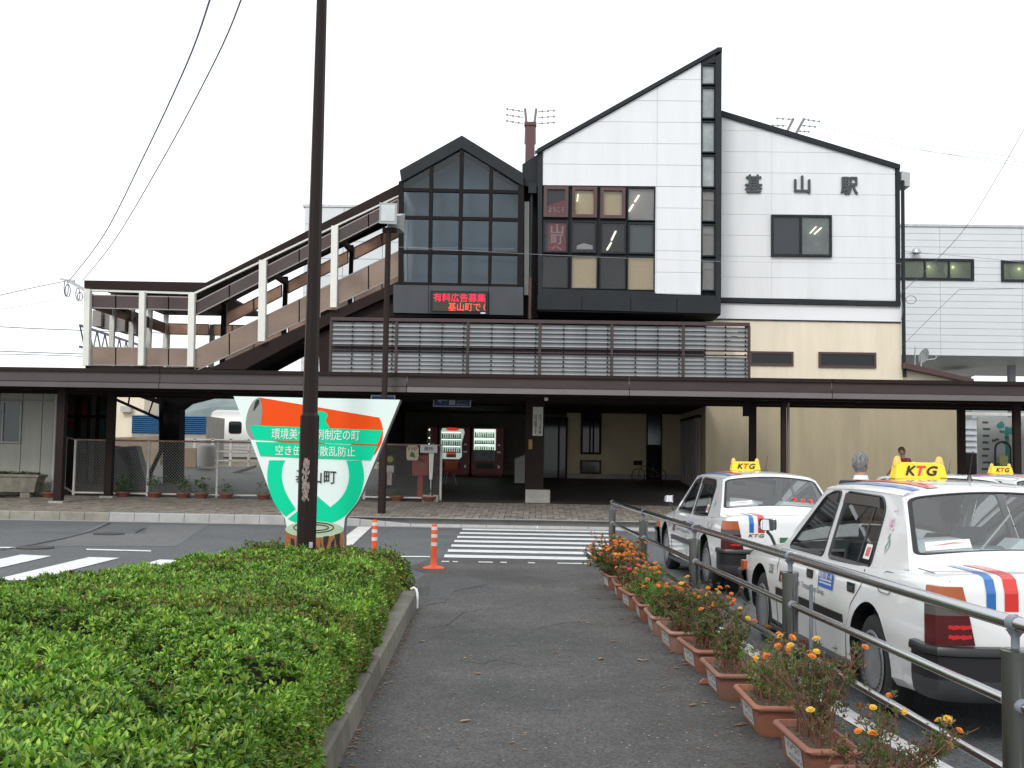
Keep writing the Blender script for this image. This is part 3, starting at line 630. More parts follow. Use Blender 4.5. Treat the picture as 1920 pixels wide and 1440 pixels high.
# stair window strip
zz = [(95, 212), (222, 382), (393, 552), (562, 726), (735, 897), (908, 1070), (1082, 1242)]
for k, (a, b_) in enumerate(zz):
    p = c4(891, a); q = c4(964, b_); bk = mat('sky_pale_back', (.74, .84, .79), .7, var=.35, scale=1.6) if k < 4 else ROOMG  # pale backing colour stands in for sky seen through the upper panes
    if k == 0: p = c4(891, 110)
    f, bx = window(st, p[0]+.6, p[1], q[0], q[1], YT, fw_=.04, back=bk)
    if k >= 4: MB().box(bx[0]+.12, bx[0]+.15, YT+.04, YT+.06, bx[2], bx[3]-.25).build('curtain_edge', mat('curtain', (.45, .38, .33), .8), f); MB().box(bx[0]+.05, bx[1], YT+.04, YT+.06, bx[3]-.28, bx[3]-.25).build('curtain_rail', mat('curtain', (.45, .38, .33), .8), f)
pr('window_head', [(1315.5, 116), (1341, 101), (1341, 118), (1315.5, 122)], YT, YT-.05, YT+.1, DARK)
# ---- right wing
c5 = lambda x, y: (1340+x/2.483, 180+y/2.483)
wl = [(1353, 217), (1679, 317), (1679, 565), (1352.5, 558)]
pr('wing_wall', [(1351, 590), (1351, 214), (1682, 314), (1686, 600)], YW, YW+.14, 44, SIDING)
wp = W(wl, YW); wp[3] = (wp[0][0], wp[3][1]); wp[1] = (wp[2][0], wp[1][1])
zr = [F(1446, 285.5+39.2*k, YW)[1] for k in range(8, -5, -1)]
xr = [wp[0][0]-.1, F(1446.7, 400, YW)[0], wp[1][0]+.1]
# the sash window opening is left out of the panels
ox0, ox1, oz0, oz1 = R(1446, 403, 1559.5, 481, YW)
def minus(poly): return [clip(poly, -99, ox0, -99, 99), clip(poly, ox1, 99, -99, 99), clip(poly, ox0, ox1, oz1, 99), clip(poly, ox0, ox1, -99, oz0)]
panels(st, [q for q in minus(wp) if q], xr, zr, YW-.03, .12, .012, WHITE)
MB().prism(inset(wp, .004), YW-.018, YW+.13).build('joint_backing', JO, st)
f, (x0, x1, z0, z1) = window(st, 1446, 403, 1559.5, 481, YW-.10, fw_=.07, mull=(.49,), dep=.10, back=mat('slate_curtain', (.075, .078, .095), .9))
MB().box((x0+x1)/2+.04, x1, YW-.045, YW-.04, z0, z1).build('blind', mat('grey_blind', (.30, .32, .31), .8, var=.2, scale=3), f)
q = MB(); q.tube([(x1-.62, YW-.07, z1-.52), (x1-.42, YW-.07, z1-.30)], .022, 6); q.tube([(x1-.48, YW-.07, z1-.55), (x1-.25, YW-.07, z1-.33)], .022, 6); q.build('light_tube', TUBEL, f)
pr('roof', [(1352, 219), (1352, 209), (1686, 310), (1686, 318), (1679, 317)], YW, YW-.12, 44.1, DARK)
pr('edge_trim', [(1679, 316), (1685.8, 318), (1687, 572), (1679.5, 567)], YW, YW-.08, YW+.1, DARK)
pr('base_trim', [(1350, 558.5), (1687, 565.5), (1687, 575), (1350, 567.5)], YW, YW-.12, YW+.1, DARK)
pr('white_band', [(1326, 568), (1687.5, 575.3), (1687.5, 603.5), (1326, 597)], YW, YW-.02, YW+.14, mat('white_band', (.80, .81, .83), .6, dirt=.1, scale=1))
pr('drip_edge', [(1326, 597), (1689, 603.6), (1689, 605.6), (1326, 599)], YW, YW-.05, YW+.14, DARK)
pr('cream_wall', [(1323, 599), (1690, 605.5), (1690, 760), (1323, 757)], YW, YW, YW+.3, CREAM)
pr('cream_wall', [(1690, 688), (1812, 716), (1812, 760), (1690, 760)], YW, YW, YW+.3, CREAM)
pr('beige_wall', [(1323, 757.2), (1796, 760.2), (1797, 925), (1323, 920)], YW, YW, YW+.25, BEIGE)
pr('sloping_roof', [(1690, 682), (1817, 712), (1817, 719), (1690, 692)], YW, YW-.4, 43, BRF)
for a, b_, c, d in ((1405, 659, 1487.5, 685.5), (1534.5, 660.5, 1642.5, 689.5)):
    window(st, a, b_, c, d, YW-.02, fw_=.07, fm=BRF, back=mat('black_room', (.015, .018, .02), .6), glass=GLASSD, dep=.1)
LET = mat('dark_green_grey_letters', (.05, .06, .065), .45)
for ch, (a, b_, c, d) in (('基', (1398, 327.5, 1429, 360)), ('山', (1490, 329.5, 1519, 361.5)), ('駅', (1577.5, 332, 1608.5, 363.5))):
    x0, x1, z0, z1 = R(a, b_, c, d, YW-.1)
    label_on(st, ch, (x0+x1)/2, (z0+z1)/2, YW-.03, x1-x0, z1-z0, LET, .022, .07, name='character')
pr('air_duct_box', [(1688.5, 322), (1704.5, 325), (1704.5, 351), (1688.5, 349)], YW, YW-.1, YW+.5, mat('duct_grey', (.42, .44, .43), .6))
q = MB(); x_, z_ = F(1690.5, 340, YW); x2, z2 = F(1692, 690, YW); q.tube([(x_, YW-.1, z_), (x_, YW-.1, z2), (x_+.02, YW-.1, z2-.3)], .06, 8); q.build('downpipe', DARK, st)
# ---- glass hall
MUL = mat('mullion_dark', (.012, .010, .011), .7, spec=.15)
c3 = lambda x, y: (720+x/3.6, 220+y/3.6)
hall = MB()
def hb(pts, y0, y1, mi=0): hall.prism(W([c3(*p) for p in pts], YH), y0, y1, mi)
hb([(108, 362), (527, 128), (940, 382), (940, 468), (527, 212), (120, 440)], YH-.10, 42, 0)
gh = hall.build('glass_hall', DARK, st)
def hp(name, pts, y0, y1, m_): return MB().prism(W([c3(*p) for p in pts], YH), y0, y1).build(name, m_, gh)
for pts in ([(100, 438), (132, 422), (130, 1128), (97, 1128)], [(308, 340), (334, 326), (320, 1128), (296, 1128)], [(512, 215), (540, 218), (520, 1130), (498, 1130)], [(712, 330), (738, 345), (724, 1132), (702, 1132)], [(906, 450), (945, 470), (942, 1140), (898, 1140)]):
    hp('mullion', pts, YH-.06, YH+.1, MUL)
for ya, yb in ((477, 500), (664, 686), (895, 918), (1112, 1132)):
    hp('transom', [(128, ya), (906, ya+17), (906, yb+17), (128, yb)], YH-.04, YH+.08, MUL)
rows = [(500, 664), (686, 895), (918, 1112)]; cols = [(130, 308), (328, 510), (530, 712), (730, 906)]
for (a, b_) in rows:
    for (l, r_) in cols:
        off = (l-128)/778*17; hp('pane', [(l-6, a-3+off), (r_+6, a-3+off), (r_+6, b_+3+off), (l-6, b_+3+off)], YH+.02, YH+.03, TINTG)
for pts in ([(126, 480), (310, 484), (312, 340), (126, 440)], [(330, 484), (514, 488), (514, 225), (330, 318)], [(536, 488), (716, 492), (714, 335), (536, 225)], [(732, 492), (908, 496), (908, 462), (734, 350)]):
    hp('pane', pts, YH+.02, YH+.03, TINTG)
hp('back_wall', [(104, 430), (527, 200), (935, 450), (935, 1130), (104, 1130)], YH+.9, YH+1.0, mat('hall_inner_wall', (.42, .46, .49), .8, var=.2, scale=.4))
hp('side_wall', [(925, 450), (940, 465), (940, 1135), (925, 1135)], YH+.1, 42, DARK); hp('side_wall', [(100, 440), (106, 436), (100, 1130), (96, 1130)], YH+1.2, 42, DARK)
hp('floor_slab', [(98, 1120), (940, 1136), (940, 1150), (98, 1135)], YH, 42, DARK)
q = MB(); a = F(*c3(140, 878), YH+.4); c = F(*c3(880, 888), YH+.4); q.tube([(a[0], YH+.4, a[1]), (c[0], YH+.4, c[1])], .02, 6); a = F(*c3(156, 690), YH+.5); c = F(*c3(150, 1110), YH+.5); q.tube([(a[0], YH+.5, a[1]), (c[0], YH+.5, c[1])], .05, 6); q.build('white_rail', mat('white_rail', (.8, .85, .85), .5), gh)
for a, b_ in ((66, 301), (304, 706), (709, 940)):
    hp('base_panel', [(a, 1134+(a-66)*.018), (b_, 1134+(b_-66)*.018), (b_, 1322+(b_-66)*.02), (a, 1322+(a-66)*.02)], YH-.12, YH+.3, DARK2)
hp('bottom_edge', [(30, 1322), (940, 1340), (940, 1352), (30, 1345)], YH, 42, SHADE)
# LED board
x0, x1, z0, z1 = R(807, 546, 915, 589, YH-.2)
led = MB().box(x0, x1, YH-.24, YH-.1, z0, z1).build('display_board', DARK, gh) if False else None
q = MB(); q.box(x0, x1, YH-.24, YH-.1, z0, z1); led = q.build('display_board', DARK, st)
x0, x1, z0, z1 = R(811.5, 549.5, 911.5, 583.5, YH-.25); MB().box(x0, x1, YH-.262, YH-.24, z0, z1).build('screen', mat('led_off', (.03, .028, .018), .5), led)
LED1 = mat('led_pink', (.3, 0, .02), .5, emit=(1, .012, .06), estr=1.15); LED2 = mat('led_red', (.3, .02, .01), .5, emit=(1, .10, .05), estr=1.2)
a0, a1, b0, b1 = R(813, 550.5, 910.5, 566, YH-.265); label_on(led, '有料広告募集', (a0+a1)/2, (b0+b1)/2, YH-.266, a1-a0, b1-b0, LED1, .008)
a0, a1, b0, b1 = R(840.5, 567.5, 901, 583, YH-.265); label_on(led, '基山町で', (a0+a1)/2, (b0+b1)/2, YH-.266, a1-a0, b1-b0, LED2, .004)
a0, a1, b0, b1 = R(906.5, 569, 910.5, 583, YH-.265); label_on(led, '(', (a0+a1)/2, (b0+b1)/2, YH-.266, a1-a0, b1-b0, LED2, .0)
a0, a1, b0, b1 = R(901, 585.5, 910, 588, YH-.265); MB().box(a0, a1, YH-.25, YH-.243, b0, b1).build('maker_plate', WHITE, led)
# between hall and tower
MB().prism(W([(979, 345), (979, 305), (1008, 286), (1010, 348)], YT), YT+.2, 43).build('link_roof', DARK, st)
pr('white_strip', [(983, 371), (992, 371), (991, 549), (982.5, 549)], YT, YT+.5, YT+.56, WPOST)
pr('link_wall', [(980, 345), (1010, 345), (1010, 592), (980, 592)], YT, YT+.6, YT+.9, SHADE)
q = MB(); a = F(997, 352, YT+.1); c = F(993, 520, YT+.1); q.box(a[0]-.1, a[0]+.15, YT-.05, YT+.3, a[1]-.2, a[1]+.1); q.tube([(a[0], YT+.1, a[1]), (a[0], YT+.1, c[1])], .05, 8); q.build('downpipe', DARK, st)
q = MB(); e_ = F(993, 598, YT+.1); q.tube([(a[0], YT+.1, c[1]), (a[0], YT+.1, e_[1])], .06, 8); q.build('downpipe', BRF, st)
# ---- ground floor mass
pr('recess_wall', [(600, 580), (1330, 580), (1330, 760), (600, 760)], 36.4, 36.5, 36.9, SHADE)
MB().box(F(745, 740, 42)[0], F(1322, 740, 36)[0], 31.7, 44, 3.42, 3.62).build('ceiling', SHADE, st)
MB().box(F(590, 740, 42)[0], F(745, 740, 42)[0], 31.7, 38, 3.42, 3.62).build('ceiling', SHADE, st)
xw = F(1322, 840, 36)[0]
DB = mat('dim_beige_plaster', (.60, .51, .34), .85, var=.08, scale=1.5, dirt=.2)
MB().box(F(1062, 850, 42.2)[0], xw+.2, 42.2, 42.4, .9, 3.5).build('inner_wall', DB, st)
MB().box(xw, xw+.2, 36.3, 42.2, .6, 3.5).build('inner_wall', DB, st)
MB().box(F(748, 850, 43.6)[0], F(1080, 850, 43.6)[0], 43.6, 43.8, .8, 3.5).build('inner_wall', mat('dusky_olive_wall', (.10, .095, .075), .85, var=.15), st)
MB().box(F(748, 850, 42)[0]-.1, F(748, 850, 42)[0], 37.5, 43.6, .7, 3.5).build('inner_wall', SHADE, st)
MB().box(F(1062, 888, 42.17)[0], xw, 42.165, 42.2, .9, F(1150, 888.5, 42.17)[1]).build('skirting', CONC, st)
# brown columns of the building front
for a, b_ in ((985, 1020),):
    x0, x1, _, _ = R(a, 740, b_, 920, 31.6); zb = gz(31.6); zt = 3.42
    c = MB().box(x0, x1, 31.6, 31.6+(x1-x0), F(1000, 918, 31.6)[1], zt).build('column', BROWN, st, bevel=.01)
    a0, a1, b0, b1 = R(985, 918, 1030, 941, 31.55); q = MB(); q.box(a0, a1+.02, 31.4, 32.2, zb-.05, b1); q.build('column_base', CONC, st, bevel=.015)
    x0, x1, z0, z1 = R(999, 763, 1018, 817, 31.58); bd = MB().box(x0, x1, 31.57, 31.595, z0, z1).build('notice_strip', mat('notice_white', (.55, .55, .5), .7, dirt=.3), st)
    for k, (body, xx) in enumerate((('きっぷ売場', .72), ('は２階です', .28))):
        for i, ch in enumerate(body): label_on(bd, ch, x0+(x1-x0)*xx, z1-.24-(z1-z0-.30)*(i+.2)/4.6, 31.566, .085, .10, BLACK, .01)
    x0, x1, z0, z1 = R(991, 824, 998, 842, 31.58); MB().box(x0, x1, 31.57, 31.595, z0, z1).build('small_notice', mat('notice_ochre', (.30, .19, .06), .7), st)
# door, tall and low window
q = MB(); x0, x1, z0, z1 = R(1018, 782, 1062, 904, 42.1)
for i in range(4):
    xx = x0+(x1-x0)*[0, .0, .67, 1][i]; q.box(xx-.035, xx+.035, 42.05, 42.15, z0, z1)
q.box(x0, x1, 42.05, 42.15, z1-.1, z1); q.box(x0, x1, 42.05, 42.15, z0, z0+.15); dr = q.build('sliding_door', BROWN, st); MB().box(x0, x1, 42.1, 42.11, z0, z1).build('pane', GLASSD, dr)
window(st, 1089, 757, 1127.5, 852, 42.15, fw_=.08, fm=BROWN, back=mat('black_room', (.015, .018, .02), .6), glass=GLASSD, mull=(.45, .62), dep=.04); window(st, 1088, 863, 1127, 888.5, 42.15, fw_=.06, fm=BROWN, back=MATS['black_room'], glass=GLASSD, dep=.04)
x0, x1, z0, z1 = R(1212, 763, 1241, 905, 42.15); dd = MB().box(x0, x1, 42.12, 42.19, z0, z1).build('recess_sheet', SHADE, st); MB().box(x0+.05, x1-.05, 42.1, 42.119, z0+(z1-z0)*.5, z1-.1).build('pane', mat('recess_blue', (.05, .06, .08), .1), dd)  # dark sheet stands in for the shaded recess, bluish above
# folding gate on the side wall
g = MB(); gt = thing('folding_gate', 'tall ribbed folding gate standing on the shaded side wall under the canopy', 'gate', (xw-.05, 38.8, gz(38)))
zt_ = 3.1
for k in range(14):
    y0 = 36.9+k*.31; MB().box(xw-.09-(k % 2)*.04, xw-.02, y0, y0+.24, gz(y0)+.02, zt_).build('slat', mat('gate_grey', (.34, .32, .29), .5, metal=.3), gt)
MB().box(xw-.14, xw-.01, 36.8, 41.3, zt_, zt_+.09).build('top_rail', BROWN, gt)
# notice board panel leaning inside
x0, x1, z0, z1 = R(965, 852, 984, 906, 38); tag(MB().prism([(x0, z0), (x1, z0), (x1, z1), (x0, z1-.15)], 38, 38.06).build('wall_sheet', mat('dim_white_board', (.35, .36, .34), .7), None), 'plain pale sheet standing in the dark beside the brown column', 'board')
# ================================================================ LOUVRE SCREEN
YS = 32.2
scr = thing('louvre_screen', 'long grey louvred screen in a brown frame standing above the canopy', 'screen', (-3, YS, 3.6))
x0 = F(619, 650, YS)[0]; x1 = F(1405.5, 650, YS)[0]; zt = F(1010, 600, YS)[1]; zb = 3.7
BRR = mat('red_brown_steel', (.05, .027, .028), .5, var=.15, scale=4)
zm0, zm1 = F(1010, 660.5, YS)[1], F(1010, 652.5, YS)[1]
for nm, a, b_ in (('top_rail', zt-.10, zt), ('mid_rail', zm1-.03, zm1+.01), ('mid_rail', zm0-.035, zm0)):
    MB().box(x0, x1, YS-.06, YS+.06, a, b_).build(nm, BRR, scr)
vx = [F(p, 650, YS)[0] for p in (620, 743, 877, 1012, 1147, 1281, 1404.5)]
for v_ in vx: MB().box(v_-.035, v_+.035, YS-.045, YS+.1, zb, zt-.1).build('post', BRR, scr)
SLAT = mat('slat_aluminium', (.25, .265, .275), .5, metal=0, var=.15, scale=2, dirt=.25)
me_s = {}
for i in range(6):
    L_ = vx[i+1]-vx[i]-.08; q = MB()
    # a blade with a curved face
    prof = [(-.03, 0), (.0, .012), (.012, .05), (-.004, .088), (-.036, .117)]
    q.loft([[(0, y, z) for y, z in prof], [(L_, y, z) for y, z in prof]]); q.loft([[(0, y+.008, z) for y, z in prof[::-1]], [(L_, y+.008, z) for y, z in prof[::-1]]]); me_s = q.mesh('slat', SLAT)
    for (za, zc) in ((zm1+.03, zt-.13), (3.72, zm0-.07)):
        n_ = int(round((zc-za)/.1235))
        for k in range(n_):
            o = bpy.data.objects.new('slat', me_s); COL.objects.link(o); o.parent = scr
            o.location = Vector((vx[i]+.04, YS, za+k*(zc-za)/n_))-Vector((-3, YS, 3.6))
    for k, fr in enumerate((.33, .64, .94)):
        q = MB(); xx = vx[i]+(vx[i+1]-vx[i])*fr
        for j in range(14): q.box(xx-.02, xx+.02, YS-.06, YS-.03, 3.76+j*.133, 3.82+j*.133)
        q.build('clip_strip', BROWN, scr)['kind'] = 'stuff'
q = MB(); q.box(x0, F(1322, 650, YS)[0], YS+.25, YS+.3, 3.7, zt-.15); q.build('gap_shade_sheet', mat('gap_shade', (.09, .09, .095), .9), scr)  # dark sheet whose colour gives the shade in the slat gaps
for a in vx[::2]: MB().box(a-.04, a+.04, YS+.1, YS+3.7, zt-.16, zt-.08).build('brace', BRR, scr)
# ================================================================ COVERED STAIRCASE
YA, YB, YC = 34.9, 37.9, 42.3
sc = thing('covered_staircase', 'brown covered staircase rising from the left landing to the glass hall', 'staircase', (-9, 36, .7))
def sp(name, pts, y0, y1, m_): return MB().prism(W(pts, YA), y0, y1).build(name, m_, sc)
sp('roof', [(160, 527), (387, 532), (746, 348), (746, 353), (388, 537), (160, 532)], YA+.12, YB+.2, BROWN)
sp('landing_roof', [(160, 528), (387, 532), (387, 537), (160, 533)], YB+.2, YC+.1, BROWN)
sp('fascia', [(159, 526), (387, 530), (748, 346), (748, 364), (364, 547), (159, 541)], YA-.05, YA+.12, BROWN)
sp('gutter', [(163, 542), (364, 548), (748, 365), (748, 368.5), (364, 552), (163, 546)], YA-.02, YA+.1, WPOST)
sp('fascia', [(159, 528), (387, 532), (748, 348), (748, 360), (364, 544), (159, 540)], YB+.2, YB+.3, BROWN)
PANB = translucent('brown_screen_panel', (.09, .06, .058), .25); PANT = translucent('tan_screen_panel', (.37, .265, .205), .35); PANR = translucent('rear_backlit_panel', (.80, .62, .52), .75)  # rear panels' paler colour stands in for light shining through them
FR = mat('panel_frame', (.30, .27, .25), .5)
yt1 = lambda x: 553+(x-165)*.0225 if x < 366 else 498.5-(x-500.5)*.51
yb1 = lambda x: yt1(x)+24
yt2 = lambda x: 650.5+(x-165)*.018 if x < 366 else 591-(x-500)*.485
yb2 = lambda x: 684+(x-165)*.01 if x < 366 else 634-(x-497)*.47
div = [172, 217, 263, 273, 316, 355, 366, 430, 487, 500, 561, 622, 634, 691, 747]
def panel(a, c, yt, yb, Y0, Yp, m_, par=sc):
    P_ = W([(a+.8, yt(a)+1), (c-.8, yt(c)+1), (c-.8, yb(c)-1), (a+.8, yb(a)-1)], YA); MB().prism(P_, Yp, Yp+.02).build('screen_panel', m_, par)
    q = MB(); O = W([(a, yt(a)), (c, yt(c)), (c, yb(c)), (a, yb(a))], YA)
    for i in range(4):
        u_, v_ = O[i], O[(i+1) % 4]; q.tube([(u_[0], Yp+.01, u_[1]), (v_[0], Yp+.01, v_[1])], .024, 4)
    q.build('panel_frame', FR, par)
for a, c in zip(div, div[1:]):
    if c-a < 14: continue
    panel(a, c, yt1, yb1, YA, YA+.0, PANB)
    panel(a, c, yt2, yb2, YA, YA+.0, PANT)
    if a > 350:
        panel(a, c, yt1, yb1, YA, YB+.05, PANR); panel(a, c, yt2, yb2, YA, YB+.05, PANR)
    else:
        panel(a, c, yt1, yb1, YA, YC, PANR); panel(a, c, yt2, yb2, YA, YC, PANR)
# left return of the landing
xl = F(166, 600, YA)[0]; za, zb_ = F(166, 553, YA)[1], F(166, 577, YA)[1]; zc, zd = F(166, 651, YA)[1], F(166, 684, YA)[1]
for k in range(4):
    y0 = YA+.3+k*1.77; MB().box(xl-.01, xl+.01, y0, y0+1.6, zb_, za).build('screen_panel', PANT, sc); MB().box(xl-.01, xl+.01, y0, y0+1.6, zd, zc).build('screen_panel', PANT, sc)
    MB().box(xl-.08, xl+.08, y0+1.62, y0+1.76, zd-.2, F(166, 534, YA)[1]).build('post', WPOST, sc)
for a, c, y0, y1 in ((160, 171, 543, 686), (263, 273.5, 548, 686), (355, 366.5, 551, 688), (487, 500, 489, 641), (622, 634, 425, 577.5)):
    sp('post', [(a+1, y0), (c+1, y0), (c-1.5, y1), (a-1.5, y1)], YA-.16, YA+.06, WPOST)
    if a > 400: x0, x1, z0, z1 = R(a, y0, c, y1, YA); MB().box(x0+.02, x1-.05, YB, YB+.14, z0, z1).build('post', BROWN, sc)
    x0, x1, z0, z1 = R(a, y0, c, y1, YA)
    q = MB(); q.box(x0+.04, x1-.04, YA+.06, YB, z1-.30, z1-.12); q.build('roof_beam', BROWN, sc)
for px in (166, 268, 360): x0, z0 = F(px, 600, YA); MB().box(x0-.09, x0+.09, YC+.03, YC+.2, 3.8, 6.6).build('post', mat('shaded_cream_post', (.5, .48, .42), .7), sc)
x0, z0 = F(366, 600, YA); MB().box(x0-.05, x0+.12, YB, YB+.15, 3.8, 6.8).build('post', BROWN, sc)
sp('stringer', [(388, 692), (748, 526), (748, 546), (626, 602), (458, 692)], YA+.05, YA+.2, BROWN)
sp('stringer', [(388, 692), (748, 526), (748, 546), (626, 602), (458, 692)], YB-.1, YB+.05, BROWN)
sp('stair_slab', [(366, 689), (396, 688), (748, 530), (748, 540), (640, 586), (440, 689)], YA+.2, YB-.1, SHADE)
sp('landing_slab', [(160, 686), (400, 690), (400, 697), (160, 693)], YA, YC, SHADE)
sp('side_board', [(622, 600), (748, 544), (748, 595), (622, 596)], YA+.3, YA+.4, BROWN)
sp('underside_beam', [(560, 640), (622, 612), (622, 700), (596, 700), (594, 655)], YA+.3, YA+.6, BROWN)
q = MB(); x0, x1, z0, z1 = R(172, 582, 246, 612, 38); 
for k in range(4): q.box(x0+k*(x1-x0)/4+.02, x0+(k+1)*(x1-x0)/4-.02, 38+.2*k, 39+.2*k, z0-k*.06, z1-.05*k)
q.build('roller_shutter_box', mat('warm_grey_box', (.30, .27, .25), .7, var=.1), sc)
# supports underneath
P_ = [(297, 735), (445, 735), (357, 757), (342, 768), (340, 908), (311, 908), (311, 768), (300, 752)]
MB().prism(W(P_, 37), 36.7, 37.3).build('column', SHADE, sc)
q = MB(); a = [F(*p, 36.2) for p in ((302, 700), (302, 845), (283, 885), (277, 912))]; q.tube([(p[0], 36.2, p[1]) for p in a], .07, 8); q.build('drain_pipe', SHADE, sc)
q = MB(); a = F(215, 748, 36.4); c = F(300, 786, 36.4); q.tube([(a[0], 36.4, a[1]), (c[0], 36.4, c[1])], .06, 4)
a2 = F(215, 725, 36.4); c2 = F(312, 758, 36.4); q.tube([(a2[0], 36.4, a2[1]), (c2[0], 36.4, c2[1])], .1, 4)
for t in (.3, .75): q.tube([(a[0]+(c[0]-a[0])*t, 36.4, a[1]+(c[1]-a[1])*t), (a2[0]+(c2[0]-a2[0])*t, 36.4, a2[1]+(c2[1]-a2[1])*t)], .03, 4)
q.build('bracing', SHADE, sc)
# ================================================================ FAR RIGHT BUILDING
YR = 46.
fr = thing('track_bridge_building', 'pale clad building raised behind the station at the right edge', 'building', (24, 50, 0))
x0 = F(1560, 550, YR)[0]; x1 = F(2150, 550, YR)[0]; zt = F(1806, 426, YR)[1]; zb = F(1806, 667, YR)[1]
MB().box(x0, x1, YR+.1, YR+10, zb, zt).build('wall', SIDING, fr)
XS = [F(1763-154*1, 550, YR)[0], F(1763, 550, YR)[0], F(1917, 550, YR)[0], x1]; NZ = 19
wz = [R(1680, 485, 1826, 525.5, YR), R(1877, 489, 1985, 529, YR)]
polyR = [(x0, zb), (x1, zb), (x1, zt), (x0, zt)]
def subt(polys, r):
    o = []
    for p in polys: o += [q for q in (clip(p, -99, r[0], -99, 99), clip(p, r[1], 99, -99, 99), clip(p, r[0], r[1], r[3], 99), clip(p, r[0], r[1], -99, r[2])) if len(q) > 2]
    return o
pl = [polyR]
for r in wz: pl = subt(pl, r)
panels(fr, pl, [x0]+XS[:1]+XS[1:], lin(zb, zt, NZ), YR, .06, .013, SIDING, 'siding_panel')
MB().box(x0, x1, YR+.055, YR+.09, zb+.01, zt-.01).build('joint_backing', mat('siding_joint', (.60, .63, .64), .8), fr)
MB().box(x0, x1, YR-.05, YR+.2, zt, zt+.1).build('coping', GALV, fr)
LITG = mat('lit_room', (.16, .20, .13), .6, var=.5, scale=.9)
for (a, b_, c, d), mu in (((1680, 485, 1826, 525.5), (.37, .68)), ((1877, 489, 1985, 529), (.5,))):
    f, bx = window(fr, a, b_, c, d, YR-.02, fw_=.1, back=LITG, mull=mu, dep=.08)
    for mm in ((.42 if mu[0] < .4 else .3), .75): 
        q = MB(); xx = bx[0]+(bx[1]-bx[0])*mm; q.lathe([(.06, 0), (.06, .01)], 14, (xx, YR+.005, bx[3]-.24), 'y'); q.build('room_lamp', mat('warm_lamp', (.9, .85, .5), .5, emit=(.9, .95, .45), estr=.55), f)
        for kk, (rr_, ee) in enumerate(((.14, .22), (.24, .12), (.36, .06))): MB().lathe([(rr_, 0), (rr_, .004)], 20, (xx, YR+.012+.006*kk, bx[3]-.26-.04*kk), 'y').build('lamp_halo', mat('glow_%d' % kk, (.16, .20, .13), .6, emit=(.9, 1, .5), estr=ee), f)  # glowing discs stand in for the soft halo around each lamp
q = MB(); p = F(1714, 474, YR); q.lathe([(.12, 0), (.2, .05), (.14, .2), (.02, .26)], 12, (p[0], YR-.25, p[1]-.1)); q.box(p[0]-.04, p[0]+.04, YR-.2, YR, p[1]-.02, p[1]+.04); q.build('camera_dome', GALV, fr)
for px in (1899, 2080): a = F(px, 700, 50)[0]; MB().box(a-.13, a+.13, 50, 50.3, 1.0, zb).build('pillar', mat('lilac_grey_steel', (.42, .40, .47), .6), fr)
# pale block behind the staircase
x0, x1, z0, z1 = R(568, 389, 790, 650, 52); o = thing('pale_annex', 'pale flat-roofed block rising behind the covered staircase', 'building', (x0, 52, 0))
MB().box(x0, x1+12, 52.1, 58, 5.2, z1).build('wall', SIDING, o); panels(o, [[(x0, 5.2), (x1, 5.2), (x1, z1), (x0, z1)]], lin(x0, x1, 3), lin(5.2, z1, 10), 52, .06, .02, SIDING, 'siding_panel')
MB().box(x0-.1, x1+12, 51.95, 58, z1, z1+.12).build('coping', GALV, o)
# ================================================================ LONG CANOPY
CY0, CY1 = 28.3, 32.0
cn = thing('long_canopy', 'long low brown canopy over the pavement in front of the station', 'canopy', (0, 29, .4))
zt = F(960, 702, CY0)[1]; zl = F(960, 727, CY0)[1]; zb = F(960, 738.5, CY0)[1]
joints = [-40, -30, -22, F(-420, 700, CY0)[0], F(-60, 700, CY0)[0], F(300, 700, CY0)[0], F(763, 715, CY0)[0], F(1180, 700, CY0)[0], F(1560, 700, CY0)[0], F(1990, 700, CY0)[0], 22, 32, 40]
B3 = mat('brown_fascia_dull', (.062, .047, .046), .5, var=.12, scale=1.5, dirt=.3)
for i, (a, c) in enumerate(zip(joints, joints[1:])):
    mm = B3 if c < -2.5 else BROWN2; q = MB(); g_ = .008
    q.prism([(a+g_, zl), (c-g_, zl), (c-g_, zt-.09), (a+g_, zt-.09)], CY0, CY0+.05); q.build('fascia_board', mm, cn)
    q = MB(); q.loft([[(a+g_, CY0+.03, zl), (a+g_, CY0-.05, zl-.03), (a+g_, CY0-.07, zb), (a+g_, CY0+.06, zb)], [(c-g_, CY0+.03, zl), (c-g_, CY0-.05, zl-.03), (c-g_, CY0-.07, zb), (c-g_, CY0+.06, zb)]]); q.build('drip_lip', LIP if c > -2.5 else B3, cn)
    q = MB(); q.box(a+g_, c-g_, CY0-.06, CY0+.08, zt-.09, zt); q.build('top_lip', BROWN, cn)
q = MB(); q.box(-40, 40, CY0+.07, CY1, zt-.32, zt-.26); q.box(-22, F(590, 740, 38)[0], CY1, 35.6, 3.45, 3.51); q.build('roof_sheet', BROWN, cn)
q = MB(); q.box(-40, 40, CY1-.06, CY1, zb-.05, zt-.26); q.box(-40, 40, 29.05, 29.2, zb-.02, zb+.14); q.box(-40, 40, 30.55, 30.7, zb-.05, zb+.14)
q.build('beam', BROWN, cn)
for k in range(28): MB().box(-34+k*2.5, -33.9+k*2.5, CY0+.1, CY1-.08, zb+.02, zb+.22).build('rafter', BROWN, cn)
def cpost(px, Y, w_=.2, base=True):
    x = F(px, 880, Y)[0]; zg = gz(Y); p_ = MB().box(x-w_/2, x+w_/2, Y-w_/2, Y+w_/2, zg-.02, zb+.05).build('post', BROWN, cn, bevel=.008)
    if base: MB().box(x-w_*.9, x+w_*.9, Y-w_*.9, Y+w_*.9, zg-.02, zg+.045).build('base_plate', CONC, p_)
